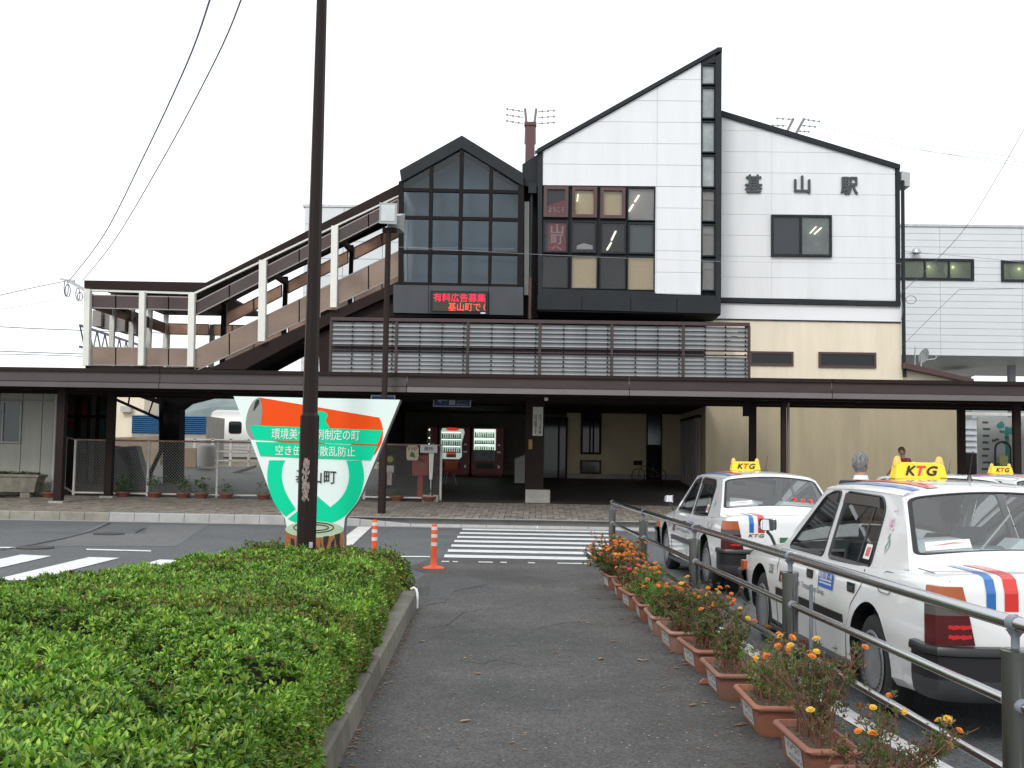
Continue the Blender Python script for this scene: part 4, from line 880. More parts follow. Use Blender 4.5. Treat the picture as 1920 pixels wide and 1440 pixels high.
cpost(112, 29.0, .21); cpost(205, 30.7, .2); cpost(1411, 30.7, .18); cpost(1469, 29.0, .13); cpost(1803, 30.7, .18); cpost(1907, 29.0, .17)
x = F(1478, 800, 29)[0]; MB().tube([(x, 29, .3), (x, 29, 3.2)], .035, 8).build('downpipe', mat('pipe_grey', (.16, .14, .12), .6), cn)
x0, x1, z0, z1 = R(1395, 759, 1407, 780, 30); tag(MB().box(x0, x1, 30, 30.2, z0, zb+.02).build('hanging_speaker', SHADE, None, bevel=.01), 'small dark box hanging under the canopy beside the thin post', 'speaker')
t = thing('security_camera', 'small white camera fixed under the canopy above the brown column', 'camera', (*[F(1024, 750, 29.5)[0]], 29.5, F(1024, 750, 29.5)[1])) if False else None
x, z = F(1024, 748, 29.5); t = thing('security_camera', 'small white camera fixed under the canopy above the brown column', 'camera', (x, 29.5, z))
q = MB(); q.lathe([(.02, -.12), (.055, -.1), (.055, .08), (.03, .1)], 10, (0, 0, 0), 'y'); q.build('camera_body', mat('dome_white', (.6, .62, .62), .4), t, local=True); MB().box(-.015, .015, -.01, .02, .05, .16).build('bracket', GALV, t, local=True)
# under-canopy signs
BLUE = mat('sign_blue', (.015, .16, .42), .45); NAVY = mat('sign_navy', (.012, .04, .12), .5); SW = mat('sign_white', (.72, .75, .78), .5)
def sign_box(name, label, px, Y, m_, frame, th=.08, cat='sign'):
    x0, x1, z0, z1 = R(*px, Y); o = MB().box(x0, x1, Y, Y+th, z0, z1).build(name, m_); tag(o, label, cat); q = MB(); e_ = .03
    for a in ((x0, x1, z1-e_, z1), (x0, x1, z0, z0+e_), (x0, x0+e_, z0+e_, z1-e_), (x1-e_, x1, z0+e_, z1-e_)): q.box(a[0], a[1], Y-.006, Y+.0, a[2], a[3])
    q.build('border', frame, o); return o, (x0, x1, z0, z1)
o, (x0, x1, z0, z1) = sign_box('direction_sign', 'bright blue sign with a white arrow hanging just above the painted board', (695, 741, 741, 766), 29.4, BLUE, SW)
q = MB(); q.prism([(x0+.12, z0+.16), (x0+.38, z0+.16), (x0+.36, z0+.26), (x0+.56, z0+.13), (x0+.36, z0+.02), (x0+.38, z0+.1), (x0+.12, z0+.1)], 29.39, 29.395); q.build('arrow', SW, o)
o, (x0, x1, z0, z1) = sign_box('direction_sign', 'dark navy sign with arrow and pictogram hanging before the vending machines', (812, 743, 883, 763), 31.2, NAVY, mat('dim_white', (.35, .38, .42), .6))
DW = MATS['dim_white']; q = MB(); q.prism([(x0+.1, z0+.2), (x0+.22, z0+.3), (x0+.22, z0+.23), (x0+.4, z0+.23), (x0+.4, z0+.17), (x0+.22, z0+.17), (x0+.22, z0+.1)], 31.19, 31.195); q.box(x0+.45, x0+.62, 31.19, 31.195, z0+.06, z0+.23); q.build('arrow', DW, o)
label_on(o, 'エレベーター', x0+.93, z0+.2, 31.192, .52, .10, DW); label_on(o, 'Elevator', x0+.82, z0+.08, 31.192, .3, .06, DW)
# ================================================================ VENDING MACHINES
YV = 42.6
def vend(name, label, pxa, pxb, kind):
    x0, x1, _, _ = R(pxa, 796, pxb, 888, YV); z0 = gz(YV); t = thing(name, label, 'vending machine', ((x0+x1)/2, YV, z0), 0, 'drink vending machines under the canopy'); w_ = x1-x0; h = 1.84
    Bd = mat('vending_red', (.20, .014, .016), .4); q = MB(); q.box(-w_/2, w_/2, 0, .75, .06, h); q.box(-w_/2+.05, w_/2-.05, .05, .7, 0, .06); q.build('body', Bd, t, local=True, bevel=.015)
    dx0, dx1 = (-w_/2+.09, w_/2-.3); dz0, dz1 = (.98, h-.06) if kind else (.62, h-.05)
    LIT = mat('vending_light_panel', (.8, .85, .8), .6, emit=(.75, 1, .85), estr=.75)
    if kind: q = MB(); q.box(dx0, dx1, -.02, .0, dz0, dz1)
    else:
        q = MB(); P_ = [(dx0, dz0+.08), (dx0+.08, dz0), (dx1-.1, dz0), (dx1, dz0+.1), (dx1-.02, dz0+.6), (dx1+.09, dz1-.15), (dx1+.04, dz1-.02), (dx0+.05, dz1), (dx0, dz1-.1)]; q.prism(P_, -.02, .0)
        MB().prism([(dx0+.18, dz1-.06), (dx0+.32, dz1-.1), (dx1-.25, dz1-.1), (dx1-.1, dz1-.06), (dx1-.2, dz1+.02), (dx0+.25, dz1+.02)], -.06, -.02).build('red_crown', mat('red_lit', (.5, .03, .02), .4, emit=(1, .05, .03), estr=.5), t, local=True)
    q.build('display_window', LIT if kind else mat('vending_dim_panel', (.35, .38, .36), .6, emit=(.75, 1, .88), estr=.42), t, local=True)
    rws = [(dz1-.30, .22), (dz1-.55, .16), (dz1-.80, .17)] if kind else [(dz1-.38, .2), (dz1-.64, .2), (dz1-.90, .2)]
    CM = mat('drink_cans', (.2, .2, .2), .4, isl=[(.02, .06, .02), (.06, .30, .08), (.03, .04, .06), (.6, .28, .08), (.12, .04, .02), (.10, .45, .12), (.20, .45, .6), (.04, .12, .04), (.8, .8, .5), (.5, .6, .5)])
    for k, (z, hh) in enumerate(rws):
        MB().box(dx0+.02, dx1-.04, -.10, -.02, z-.03, z).build('shelf', SHADE, t, local=True)
        MB().box(dx0+.03, dx1-.05, -.03, -.022, z+hh, z+hh+.035).build('shelf_light', mat('shelf_light', (.9, 1, .9), .5, emit=(.85, 1, .9), estr=1.3), t, local=True)
        q = MB(); n_ = 11 if kind else 9
        for i in range(n_):
            xx = dx0+.06+(dx1-dx0-.14)*i/(n_-1); r_ = random.uniform(.018, .026); H_ = hh*random.uniform(.7, .92); q.lathe([(r_, 0), (r_, H_*.7), (r_*.45, H_*.88), (r_*.45, H_)], 6, (xx, -.06, z))
        o = q.build('drinks', CM, t, local=True); o['kind'] = 'stuff'
    if kind:
        MB().box(dx0, dx1-.02, -.015, 0, .58, .95).build('poster_panel', mat('grey_poster', (.18, .20, .23), .4, var=.5, scale=5), t, local=True)
    else:
        MB().box(dx0+.22, dx1-.22, -.03, -.02, .68, .80).build('sticker', mat('pale_print', (.5, .35, .33), .6, var=.3, scale=30), t, local=True); MB().box(dx0+.22, dx1-.22, -.032, -.02, .80, .88).build('sticker', MATS['red_lit'], t, local=True)
    q = MB(); q.box(w_/2-.22, w_/2-.12, -.02, 0, 1.15, 1.2); q.box(w_/2-.24, w_/2-.1, -.03, 0, .88, .93); q.box(w_/2-.2, w_/2-.14, -.02, 0, .3, .4); q.build('coin_slot', GALV, t, local=True)
    MB().box(dx0+.1, dx1-.05, -.01, .02, .28, .48).build('dispensing_flap', BLACK, t, local=True); return t
vend('vending_machine', 'red drinks machine with wavy lit display, behind the white fence post', 822, 881, 0)
vend('vending_machine', 'red drinks machine with three straight lit shelves and grey lower panel', 884, 944, 1)
vend('vending_machine', 'partly hidden drinks machine, a lit sliver left of the white fence post', 800, 820, 1)
# ================================================================ STREET FURNITURE NEAR THE ENTRANCE
WM = mat('white_tube', (.62, .60, .56), .5, var=.1, scale=6, dirt=.3); RUST = mat('rusty_tube', (.30, .19, .15), .7, var=.3, scale=6)
MESHW = mat('fence_wire', (.30, .30, .28), .5, metal=.3)
def fence(label, pxs, Y, ret=None, top=1.55, wired=(0, 1)):
    xs_ = [F(p, 870, Y)[0] for p in pxs]; zg = gz(Y); t = thing('chain_link_fence', label, 'fence', (xs_[0], Y, zg))
    for x in xs_: MB().tube([(x, Y, zg), (x, Y, zg+top)], .035, 8).build('post', WM, t)
    MB().tube([(xs_[0], Y, zg+top), (xs_[-1], Y, zg+top)], .028, 8).build('top_rail', RUST, t); MB().tube([(xs_[0], Y, zg+.07), (xs_[-1], Y, zg+.07)], .028, 8).build('bottom_rail', WM, t)
    q = MB(); H_ = top-.12; s = .085; x = xs_[0]-H_
    while x < xs_[-1]:
        for sg in (1, -1):
            a, c = (x, zg+.08), (x+H_, zg+.08+H_)
            if a[0] < xs_[0]: a = (xs_[0], a[1]+(xs_[0]-a[0]))
            if c[0] > xs_[-1]: c = (xs_[-1], c[1]-(c[0]-xs_[-1]))
            if a[0] >= c[0]: continue
            if sg < 0: a, c = (a[0], 2*zg+.16+H_-a[1]), (c[0], 2*zg+.16+H_-c[1])
            q.tube([(a[0], Y, a[1]), (c[0], Y, c[1])], .0032, 3, cap=False)
        x += s
    if ret:
        x1 = F(ret[0], 870, ret[1])[0]; z1 = gz(ret[1]); MB().tube([(x1, ret[1], z1), (x1, ret[1], z1+top)], .035, 8).build('post', WM, t)
        MB().tube([(xs_[0], Y, zg+top), (x1, ret[1], z1+top)], .028, 8).build('top_rail', RUST, t); MB().tube([(xs_[0], Y, zg+.07), (x1, ret[1], z1+.07)], .028, 8).build('bottom_rail', WM, t)
    o = q.build('wire_mesh', MESHW, t); o['kind'] = 'stuff'; return t
fence('white posted chain link fence left of the painted board, with flower pots at its foot', (140, 278, 408, 540, 640), 31.3, (122, 33.2))
fence('short chain link fence panel between the painted board and the vending machines', (684, 827), 31.5)
TERRA = mat('terracotta_plastic', (.19, .065, .045), .6, var=.15, scale=6, dirt=.25)
GLF = leafmat('pot_leaf', [(.03, .09, .02), (.06, .15, .03), (.09, .18, .04)], .2, 6)
def small_pot(px, Y, label, h=.35, n=60, seed=1, grp='small flower pots along the foot of the fence'):
    x = F(px, 920, Y)[0]; t = thing('flower_pot', label, 'flower pot', (x, Y, gz(Y)), 0, grp)
    q = MB(); q.lathe([(.13, 0), (.19, .11), (.21, .11), (.21, .14), (.18, .14), (.17, .10)], 14); q.build('pot', TERRA, t, local=True)
    MB().lathe([(.175, .10), (.175, .12)], 14).build('soil', MATS['soil'], t, local=True)
    rg_ = np.random.default_rng(seed); p_ = rg_.normal(0, 1, (n, 3))*[[.12, .12, .10]]+[[0, 0, .18+h*.45]]; p_[:, 2] = np.clip(p_[:, 2], .16, None)
    scatter_leaves('foliage', p_, rg_.normal(0, 1, (n, 3))+[[0, 0, 1]], np.full(n, 1.), 5, .06, .013, [GLF], t, seed=seed)
for i, (px, lab, h, n) in enumerate([(230, 'flower pot with a bushy green plant beside the second canopy post', .42, 80), (290, 'flower pot with tall thin plant at the fence post with the drain pipe behind', .5, 60), (344, 'flower pot with low green plant in front of the dark support column', .4, 60),
    (378, 'flower pot with wide low plant just right of the dark support column', .38, 50), (424, 'flower pot with sparse plant beside the right fence post, nearest the painted board but one', .2, 25), (495, 'flower pot with a nearly bare plant half hidden by the painted board', .15, 15)]):
    small_pot(px, 31.0, lab, h, n, 30+i)
small_pot(744, 31.2, 'flower pot at the foot of the short fence, under the yellow sticker board', .12, 14, 41); small_pot(804, 31.2, 'flower pot at the foot of the white toilet sign', .12, 14, 42)
small_pot(93, 30.4, 'flower pot lying between the concrete trough and the first canopy post', .1, 10, 43)
# post box, plaques, toilet sign, chair
x, _ = F(789, 860, 32.6); t = thing('post_box', 'weathered red post box on a round leg behind the short fence', 'post box', (x, 32.6, gz(32.6)))
q = MB(); q.box(-.23, .23, -.2, .2, .62, 1.22); q.build('box', RED, t, local=True, bevel=.03); MB().tube([(0, 0, 0), (0, 0, .62)], .085, 10).build('leg', RED, t, local=True); MB().box(-.16, .12, -.215, -.2, 1.05, 1.1).build('slot', BLACK, t, local=True); MB().box(-.0, .17, -.21, -.2, .84, .98).build('label_plate', mat('brown_print', (.25, .14, .08), .6), t, local=True)
x0, x1, z0, z1 = R(762, 835, 785, 863, 31.4); o = MB().prism([(x0+.03, z0), (x1-.03, z0), (x1, z0+.1), (x1, z1-.08), (x1-.06, z1), (x0+.06, z1), (x0, z1-.08), (x0, z0+.1)], 31.38, 31.41).build('shield_plaque', mat('cream_plaque', (.50, .42, .30), .6)); tag(o, 'cream shield shaped plaque marked 110 hung on the short fence', 'plaque')
label_on(o, '110', (x0+x1)/2, z1-.09, 31.378, .24, .09, BLACK, .01, shear=.2); MB().prism([((x0+x1)/2-.07, z0+.1), ((x0+x1)/2+.09, z0+.07), ((x0+x1)/2+.05, z0+.2), ((x0+x1)/2-.04, z0+.24)], 31.375, 31.379).build('green_mark', mat('plaque_green', (.05, .14, .06), .6), o)
x0, x1, z0, z1 = R(788, 834, 820, 849, 31.35); t = thing('toilet_sign', 'white toilet sign with a tapering white leg in a concrete foot', 'sign', ((x0+x1)/2, 31.35, gz(31.3)))
o = MB().box(x0, x1, 31.34, 31.37, z0, z1).build('board', mat('toilet_white', (.58, .58, .55), .6, dirt=.2), t); label_on(o, '便所', (x0+x1)/2, (z0+z1)/2, 31.338, .26, .11, BLACK, .01)
a0, a1, b0, b1 = R(804, 850, 813, 899, 31.4); MB().prism([(a0+.02, b0), (a1-.03, b0), (a1, b1), (a0, b1)], 31.38, 31.42).build('leg', WPOST, t); MB().tube([((a0+a1)/2, 31.4, gz(31.3)), ((a0+a1)/2, 31.4, b0)], .02, 6).build('leg', GALV, t); MB().box(a0-.14, a1+.16, 31.2, 31.55, gz(31.3)-.02, gz(31.3)+.18).build('concrete_foot', CONC, t, bevel=.02)
x0, x1, z0, z1 = R(723, 853, 742, 916, 31.7); t = MB().box(x0, x1, 31.7, 31.75, z0, z1).build('sticker_board', SHADE); tag(t, 'narrow dark board with a yellow disc and white notices by the lamp post foot', 'board')
MB().lathe([(.09, 0), (.09, .006)], 14, ((x0+x1)/2-.02, 31.69, z1-.12), 'y').build('yellow_disc', mat('yellow_print', (.35, .28, .03), .6), t); MB().box(x0+.02, x1-.06, 31.685, 31.698, z1-.5, z1-.3).build('notice', MATS['toilet_white'], t)
nb = MB().box(x0+.05, x0+.18, 31.685, 31.698, z0+.1, z0+.48).build('notice', MATS['pale_print'], t)
x, _ = F(843, 890, 38); t = thing('shell_chair', 'orange plastic shell chair in the dark below the vending machines', 'chair', (x, 38, gz(38)), radians(200))
CH = mat('orange_shell', (.42, .09, .04), .5); q = MB(); prof = [(-.22, .42), (-.1, .40), (.08, .41), (.17, .47), (.2, .62), (.22, .8)]
q.loft([[(-.23, y, z+.05) for y, z in prof], [(-.12, y, z) for y, z in prof], [(.12, y, z) for y, z in prof], [(.23, y, z+.05) for y, z in prof]]); q.build('seat_shell', CH, t, smooth=50, local=True)
for sx in (-1, 1):
    for sy in (-1, 1): MB().tube([(sx*.1, sy*.1, .41), (sx*.2, sy*.2, 0)], .012, 6).build('leg', GALV, t, local=True)
# bicycle in the passage
x, _ = F(1217, 890, 40); t = thing('bicycle', 'dark bicycle parked in the shaded passage before the dark recess', 'bicycle', (x, 40, gz(40)), radians(62)); t.scale = (.8, .8, .8)
def wheel(c, r_, n=20):
    q = MB(); q.tube([(c, r_*cos(2*pi*i/n), r_+r_*sin(2*pi*i/n)) for i in range(n+1)], .018, 6, cap=False); return q
for yy_ in (-.5, .52):
    q = MB(); q.tube([(0, yy_+.31*cos(2*pi*i/20), .33+.31*sin(2*pi*i/20)) for i in range(21)], .017, 6, cap=False)
    for i in range(10): q.tube([(0, yy_, .33), (0, yy_+.3*cos(.63*i), .33+.3*sin(.63*i))], .003, 3)
    q.build('wheel', BLACK, t, local=True)
q = MB()
for a, c in (((-.5, .33), (-.1, .3)), ((-.1, .3), (-.2, .78)), ((-.5, .33), (-.18, .68)), ((-.1, .3), (.38, .72)), ((-.18, .6), (.36, .82)), ((.52, .33), (.36, .82)), ((.36, .82), (.34, 1.0))): q.tube([(0, a[0], a[1]), (0, c[0], c[1])], .016, 6)
q.build('frame', mat('bike_silver', (.07, .07, .075), .5), t, local=True); MB().box(-.07, .07, -.32, -.08, .8, .86).build('saddle', BLACK, t, local=True, bevel=.02); MB().tube([(-.27, .2, 1.0), (-.2, .33, 1.04), (.2, .33, 1.04), (.27, .2, 1.0)], .012, 6).build('handlebar', GALV, t, local=True); MB().box(-.17, .17, .42, .68, .8, 1.0).build('basket', SHADE, t, local=True)
# ================================================================ LEFT SIDE UNDER THE CANOPY
YL = 31.0
x0 = -22; x1 = F(108, 850, YL)[0]; lb = thing('prefab_office', 'pale grey prefabricated office at the left end of the canopy', 'building', (x1, YL, gz(YL)))
zt_ = 3.45; zw = F(60, 750, YL)[1]; MB().box(x0, x1, YL+.06, YL+.35, .3, zt_).build('wall', GREYW, lb)
wx0, wx1, wz0, wz1 = R(-30, 752, 41, 831, YL)
edges = [x0+.02, -17.6, -16.4, -15.1, wx0, wx1, F(76, 850, YL)[0], x1]
for a, c in zip(edges, edges[1:]):
    if abs(a-wx0) < .01: MB().box(a+.01, c-.01, YL, YL+.05, .32, wz0-.02).build('wall_panel', GREYW, lb); MB().box(a+.01, c-.01, YL, YL+.05, wz1+.02, zw-.02).build('wall_panel', GREYW, lb) if zw-.02 > wz1+.05 else None; MB().box(a+.01, c-.01, YL, YL+.05, zw+.03, zt_).build('wall_panel', GREYW, lb)
    else: MB().box(a+.01, c-.01, YL, YL+.05, .32, zw-.02).build('wall_panel', GREYW, lb); MB().box(a+.01, c-.01, YL, YL+.05, zw+.03, zt_).build('wall_panel', GREYW, lb)
window(lb, -30, 752, 41, 831, YL-.0, fw_=.05, fm=mat('alu_frame', (.30, .30, .28), .5, metal=.3), back=mat('green_dim_room', (.09, .11, .10), .8), mull=(.5,), dep=.04)
MB().tube([(F(103, 850, YL)[0], YL-.06, .35), (F(103, 850, YL)[0], YL-.06, 3.3)], .045, 8).build('downpipe', mat('grey_pvc', (.42, .43, .42), .5), lb)
t = thing('concrete_trough', 'stained concrete trough planter on feet at the far left', 'planter', (F(25, 900, 30.5)[0], 30.5, gz(30.5)))
x0, x1, z0, z1 = R(-45, 881, 81, 914, 30.4); w_ = (x1-x0); cx = (x0+x1)/2; zg = gz(30.4)
q = MB(); o_, i_ = [], []
for (dx, dy, z) in ((w_/2-.14, .22, zg+.14), (w_/2-.05, .27, zg+.52), (w_/2, .3, zg+.56), (w_/2, .3, zg+.62), (w_/2-.06, .25, zg+.62), (w_/2-.08, .24, zg+.52)): o_.append([(cx-dx, 30.4-dy, z), (cx+dx, 30.4-dy, z), (cx+dx, 30.4+dy, z), (cx-dx, 30.4+dy, z)])
q.loft(o_, closed=True); q.add(o_[0], [(0, 1, 2, 3)]); TR = mat('stained_concrete', (.20, .185, .15), .9, var=.3, scale=4, dirt=.8, bump=.6, bscale=40); q.build('trough', TR, t, bevel=.01)
MB().box(cx-w_/2+.08, cx+w_/2-.08, 30.18, 30.62, zg+.5, zg+.55).build('soil', MATS['soil'], t)
for s_x in (-1, 1): MB().box(cx+s_x*(w_/2-.4)-.13, cx+s_x*(w_/2-.4)+.13, 30.2, 30.6, zg-.02, zg+.15).build('foot', TR, t)
rg_ = np.random.default_rng(8); n = 260; p_ = np.stack([rg_.uniform(cx-w_/2+.1, cx+w_/2-.1, n), rg_.uniform(30.2, 30.6, n), zg+.56+rg_.uniform(0, .1, n)], 1)
scatter_leaves('foliage', p_-np.array([list(t.location)]), rg_.normal(0, .5, (n, 3))+[[0, 0, 1]], np.full(n, 1.), 5, .06, .012, [leafmat('dark_leaf', [(.02, .05, .015), (.04, .08, .02), (.08, .09, .04)], .2, 5)], t, seed=3)
# glazed shopfront; shade is put into its wall and poster colours
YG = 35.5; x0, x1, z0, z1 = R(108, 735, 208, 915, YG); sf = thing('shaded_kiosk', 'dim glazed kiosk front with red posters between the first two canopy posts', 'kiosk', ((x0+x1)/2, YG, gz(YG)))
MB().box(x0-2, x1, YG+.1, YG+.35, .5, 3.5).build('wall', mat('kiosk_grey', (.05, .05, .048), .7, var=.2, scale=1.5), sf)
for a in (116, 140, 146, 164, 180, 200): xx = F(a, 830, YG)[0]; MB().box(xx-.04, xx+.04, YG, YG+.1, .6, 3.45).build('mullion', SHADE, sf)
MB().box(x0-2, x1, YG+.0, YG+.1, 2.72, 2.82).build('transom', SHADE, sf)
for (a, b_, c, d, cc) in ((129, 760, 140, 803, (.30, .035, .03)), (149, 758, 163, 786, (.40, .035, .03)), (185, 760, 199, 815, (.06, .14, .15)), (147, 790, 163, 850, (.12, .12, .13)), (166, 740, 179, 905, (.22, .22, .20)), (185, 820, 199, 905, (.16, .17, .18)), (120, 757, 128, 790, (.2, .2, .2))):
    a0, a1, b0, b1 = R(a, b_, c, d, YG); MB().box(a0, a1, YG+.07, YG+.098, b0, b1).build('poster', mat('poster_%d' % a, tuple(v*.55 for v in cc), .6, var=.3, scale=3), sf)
# leaning dark slabs behind the fence
MON = mat('dark_stone', (.03, .034, .04), .45, var=.25, scale=2)
t = thing('dark_stone_slab', 'pair of dark slanting stone slabs standing behind the fence near the second post', 'monument', (F(235, 880, 33)[0], 33, gz(33)))
MB().prism(W([(207, 918), (207, 838), (217, 836), (238, 875), (245, 918)], 33), 33, 33.4).build('slab', MON, t, bevel=.01); MB().prism(W([(222, 918), (217, 838), (254, 836), (276, 918)], 33.4), 33.45, 33.9).build('slab', MON, t, bevel=.01)
MB().prism(W([(227, 870), (222, 845), (235, 845), (243, 872)], 33.2), 33.43, 33.449).build('inset_plate', BLACK, t)
# track-side things further back
def zgnd(Y): return gz(Y) if Y < 46 else 1.2
YQ = 52.; x0, x1, z0, z1 = R(212, 700, 262, 845, YQ)
o = thing('trackside_house', 'small cream plastered house seen across the tracks under the stair', 'house', (x0, YQ, 1)); MB().box(x0-3, x1+.2, YQ, YQ+5, .6, z1).build('wall', CREAM, o)
a0, a1, b0, b1 = R(230, 762, 249, 773, YQ); MB().box(a0, a1, YQ-.3, YQ, b0, b1).build('air_conditioner', mat('ac_grey', (.45, .45, .42), .6), o); MB().box(x0-3.2, x1+.4, YQ-.2, YQ+5.2, z1, z1+.15).build('roof', GALV, o)
o = thing('trackside_shed', 'low shed with blue corrugated cladding beyond the fence', 'shed', (F(310, 800, 50)[0], 50, 1)); x0, x1, z0, z1 = R(247, 779, 386, 813, 50)
q = MB(); nn = 9
ring = []
for i in range(nn*4+1):
    z = z0+(z1-z0)*i/(nn*4); ring.append((0, 50+.03*cos(i*pi/2), z))
q.loft([[(x0, a[1], a[2]) for a in ring], [(x1, a[1], a[2]) for a in ring]]); q.build('corrugated_cladding', mat('corrugated_blue', (.03, .12, .26), .5, var=.1), o); MB().box(x0, x1, 50.06, 53, .9, z1).build('wall', CONC, o)
MB().prism(W([(215, 820), (300, 818), (300, 905), (215, 905)], 49.5), 49.5, 49.8).build('low_wall', mat('brown_low_wall', (.24, .19, .14), .9, var=.3, scale=2), o)
MB().prism(W([(340, 840), (367, 840), (367, 880), (340, 880)], 45), 45, 46).build('cabinet', mat('tan_box', (.30, .21, .14), .8), o)
q = MB(); a = F(386, 880, 44); q.lathe([(.33, 0), (.36, .3), (.36, .75), (.3, .85), (.1, .9)], 16, (a[0], 44, 1.15)); tag(q.build('water_tank', mat('tank_grey', (.33, .33, .32), .5), None, 50), 'grey rounded tank standing beyond the fence left of the train', 'tank')
# train
YTt = 58.; x0 = F(383, 800, YTt)[0]; z_r = F(450, 768, YTt)[1]; z_b = F(450, 868, YTt)[1]
tr = thing('commuter_train', 'silver commuter train with rounded dark windows standing beyond the fence', 'train', (x0, YTt, z_b)); TS = mat('train_silver', (.50, .50, .50), .4, metal=.2, var=.05, scale=1)
q = MB(); xe = x0+22; prof = [(YTt, z_b+.3), (YTt, z_r-.5), (YTt+.25, z_r-.12), (YTt+.7, z_r), (YTt+2.8, z_r), (YTt+2.8, z_b+.3)]
q.loft([[(x0+.3, y, z-.05) for y, z in prof]]+[[(x0+.45, y, z) for y, z in prof], [(xe, y, z) for y, z in prof]]); q.add([(x0+.3, y, z-.05) for y, z in prof], [tuple(range(6))]); q.build('body', TS, tr, smooth=40)
for i in range(9):
    a0, a1, b0, b1 = R(394+i*35, 790, 418+i*35, 813, YTt); r_ = .12; P_ = []
    for cx_, cz_, s_ in ((a1-r_, b1-r_, 0), (a0+r_, b1-r_, 1), (a0+r_, b0+r_, 2), (a1-r_, b0+r_, 3)): P_ += [(cx_+r_*cos(s_*pi/2+k*pi/6), cz_+r_*sin(s_*pi/2+k*pi/6)) for k in range(4)]
    MB().prism(P_, YTt-.03, YTt-.005).build('window', GLASSD, tr)
for k in range(5): MB().box(x0+.5, xe, YTt-.02, YTt-.0, z_b+.5+k*.16, z_b+.53+k*.16).build('side_rib', mat('train_rib', (.35, .35, .35), .5, metal=.3), tr)
MB().box(x0+.8, xe, YTt+.2, YTt+2.5, z_b-.4, z_b+.3).build('bogie', BLACK, tr)
fb = thing('trackside_fence', 'white trackside fence with a handrail in front of the train', 'fence', (F(400, 850, 48)[0], 48, 1.1))
for p_ in range(330, 720, 34): a = F(p_, 850, 48)[0]; MB().box(a-.05, a+.05, 48, 48.1, .9, F(p_, 822, 48)[1]).build('post', WM, fb)
a, c = F(330, 822, 48), F(720, 824, 48)
for dz in (0, -.5, -.9): MB().box(a[0], c[0], 48, 48.06, a[1]+dz-.04, a[1]+dz).build('rail', WM, fb)
MB().prism(W([(415, 892), (480, 872), (480, 876), (415, 898)], 42), 42, 42.15).build('ramp_edge', CONC, fb)
# weedy ballast bank under it
b = MB(); b.quad((-30, 46, 1.0), (10, 46, 1.0), (10, 70, 1.9), (-30, 70, 1.9)); struct(b.build('track_ballast', mat('ballast', (.20, .17, .12), .95, var=.5, scale=9, bump=1, bscale=30)))
# ================================================================ RIGHT SIDE: MAP BOARD
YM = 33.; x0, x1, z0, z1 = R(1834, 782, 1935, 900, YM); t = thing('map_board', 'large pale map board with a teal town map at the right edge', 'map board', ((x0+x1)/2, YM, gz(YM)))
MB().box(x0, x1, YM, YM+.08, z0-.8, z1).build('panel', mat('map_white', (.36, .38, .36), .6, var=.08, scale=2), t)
TEAL = mat('map_teal', (.03, .20, .17), .6); q = MB()
rr = random.Random(3)
for (cx_, cy_, r_) in ((1876, 797, 9), (1897, 805, 7), (1886, 830, 5), (1908, 795, 8), (1872, 872, 6), (1905, 868, 7)):
    P_ = [];
    for k in range(9): a = k*2*pi/9; rq = r_*rr.uniform(.7, 1.15); P_.append((cx_+rq*cos(a), cy_+rq*.8*sin(a)))
    q.prism(W(P_, YM), YM-.008, YM-.001)
q.prism(W([(1884, 800), (1891, 800), (1893, 868), (1886, 868)], YM), YM-.006, YM-.001); q.prism(W([(1874, 806), (1912, 812), (1912, 817), (1874, 811)], YM), YM-.007, YM-.002); q.build('map_print', TEAL, t)
q = MB()
for k in range(8):
    a0, a1, b0, b1 = R(1840+rr.uniform(0, 3), 790+k*12.5, 1852+rr.uniform(0, 5), 794+k*12.5, YM); q.box(a0, a1, YM-.004, YM-.001, b0, b1)
for (a, b_) in ((1860, 824), (1866, 822), (1884, 818)): a0, a1, b0, b1 = R(a, b_, a+7, b_+4, YM); q.box(a0, a1, YM-.009, YM-.002, b0, b1)
q.build('small_print', mat('map_ink', (.06, .07, .07), .7), t)['kind'] = 'stuff'
a0, a1, b0, b1 = R(1875, 855, 1890, 872, YM-.3); MB().box(a0, a1, YM-.3, YM-.28, b0, b1).build('yellow_notice', mat('yellow_notice', (.42, .40, .15), .6), t)
q = MB(); c_ = F(1882, 862, YM-.25); q.tube([(c_[0]+.22*cos(a/8*pi), YM-.2, c_[1]-.3+(.62+.2*sin(a/8*pi) if True else 0)) for a in range(9)], .03, 6); q.tube([(c_[0]-.22, YM-.2, gz(YM)), (c_[0]-.22, YM-.2, c_[1]+.32)], .03, 6); q.tube([(c_[0]+.22, YM-.2, gz(YM)), (c_[0]+.22, YM-.2, c_[1]+.32)], .03, 6); q.build('hoop_barrier', BLACK, t)
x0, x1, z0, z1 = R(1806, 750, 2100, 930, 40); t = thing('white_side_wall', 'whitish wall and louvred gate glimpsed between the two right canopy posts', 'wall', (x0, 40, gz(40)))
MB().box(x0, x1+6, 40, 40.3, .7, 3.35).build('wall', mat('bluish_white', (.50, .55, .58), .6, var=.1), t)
a, c = F(1806, 775, 39.9), F(1915, 777, 39.9); MB().box(a[0], c[0]+3, 39.8, 39.95, a[1]-.07, a[1]+.04).build('pipe', WM, t)
for k in range(7): a0, a1, b0, b1 = R(1810, 800+k*11, 1832, 804+k*11, 39.9); MB().box(a0, a1, 39.9, 39.97, b0, b1).build('louvre', mat('louvre_white', (.6, .62, .65), .6), t)
a0, a1, b0, b1 = R(1810, 850, 1832, 910, 39.8); MB().box(a0, a1, 39.8, 39.88, b0, b1).build('lower_panel', SHADE, t)
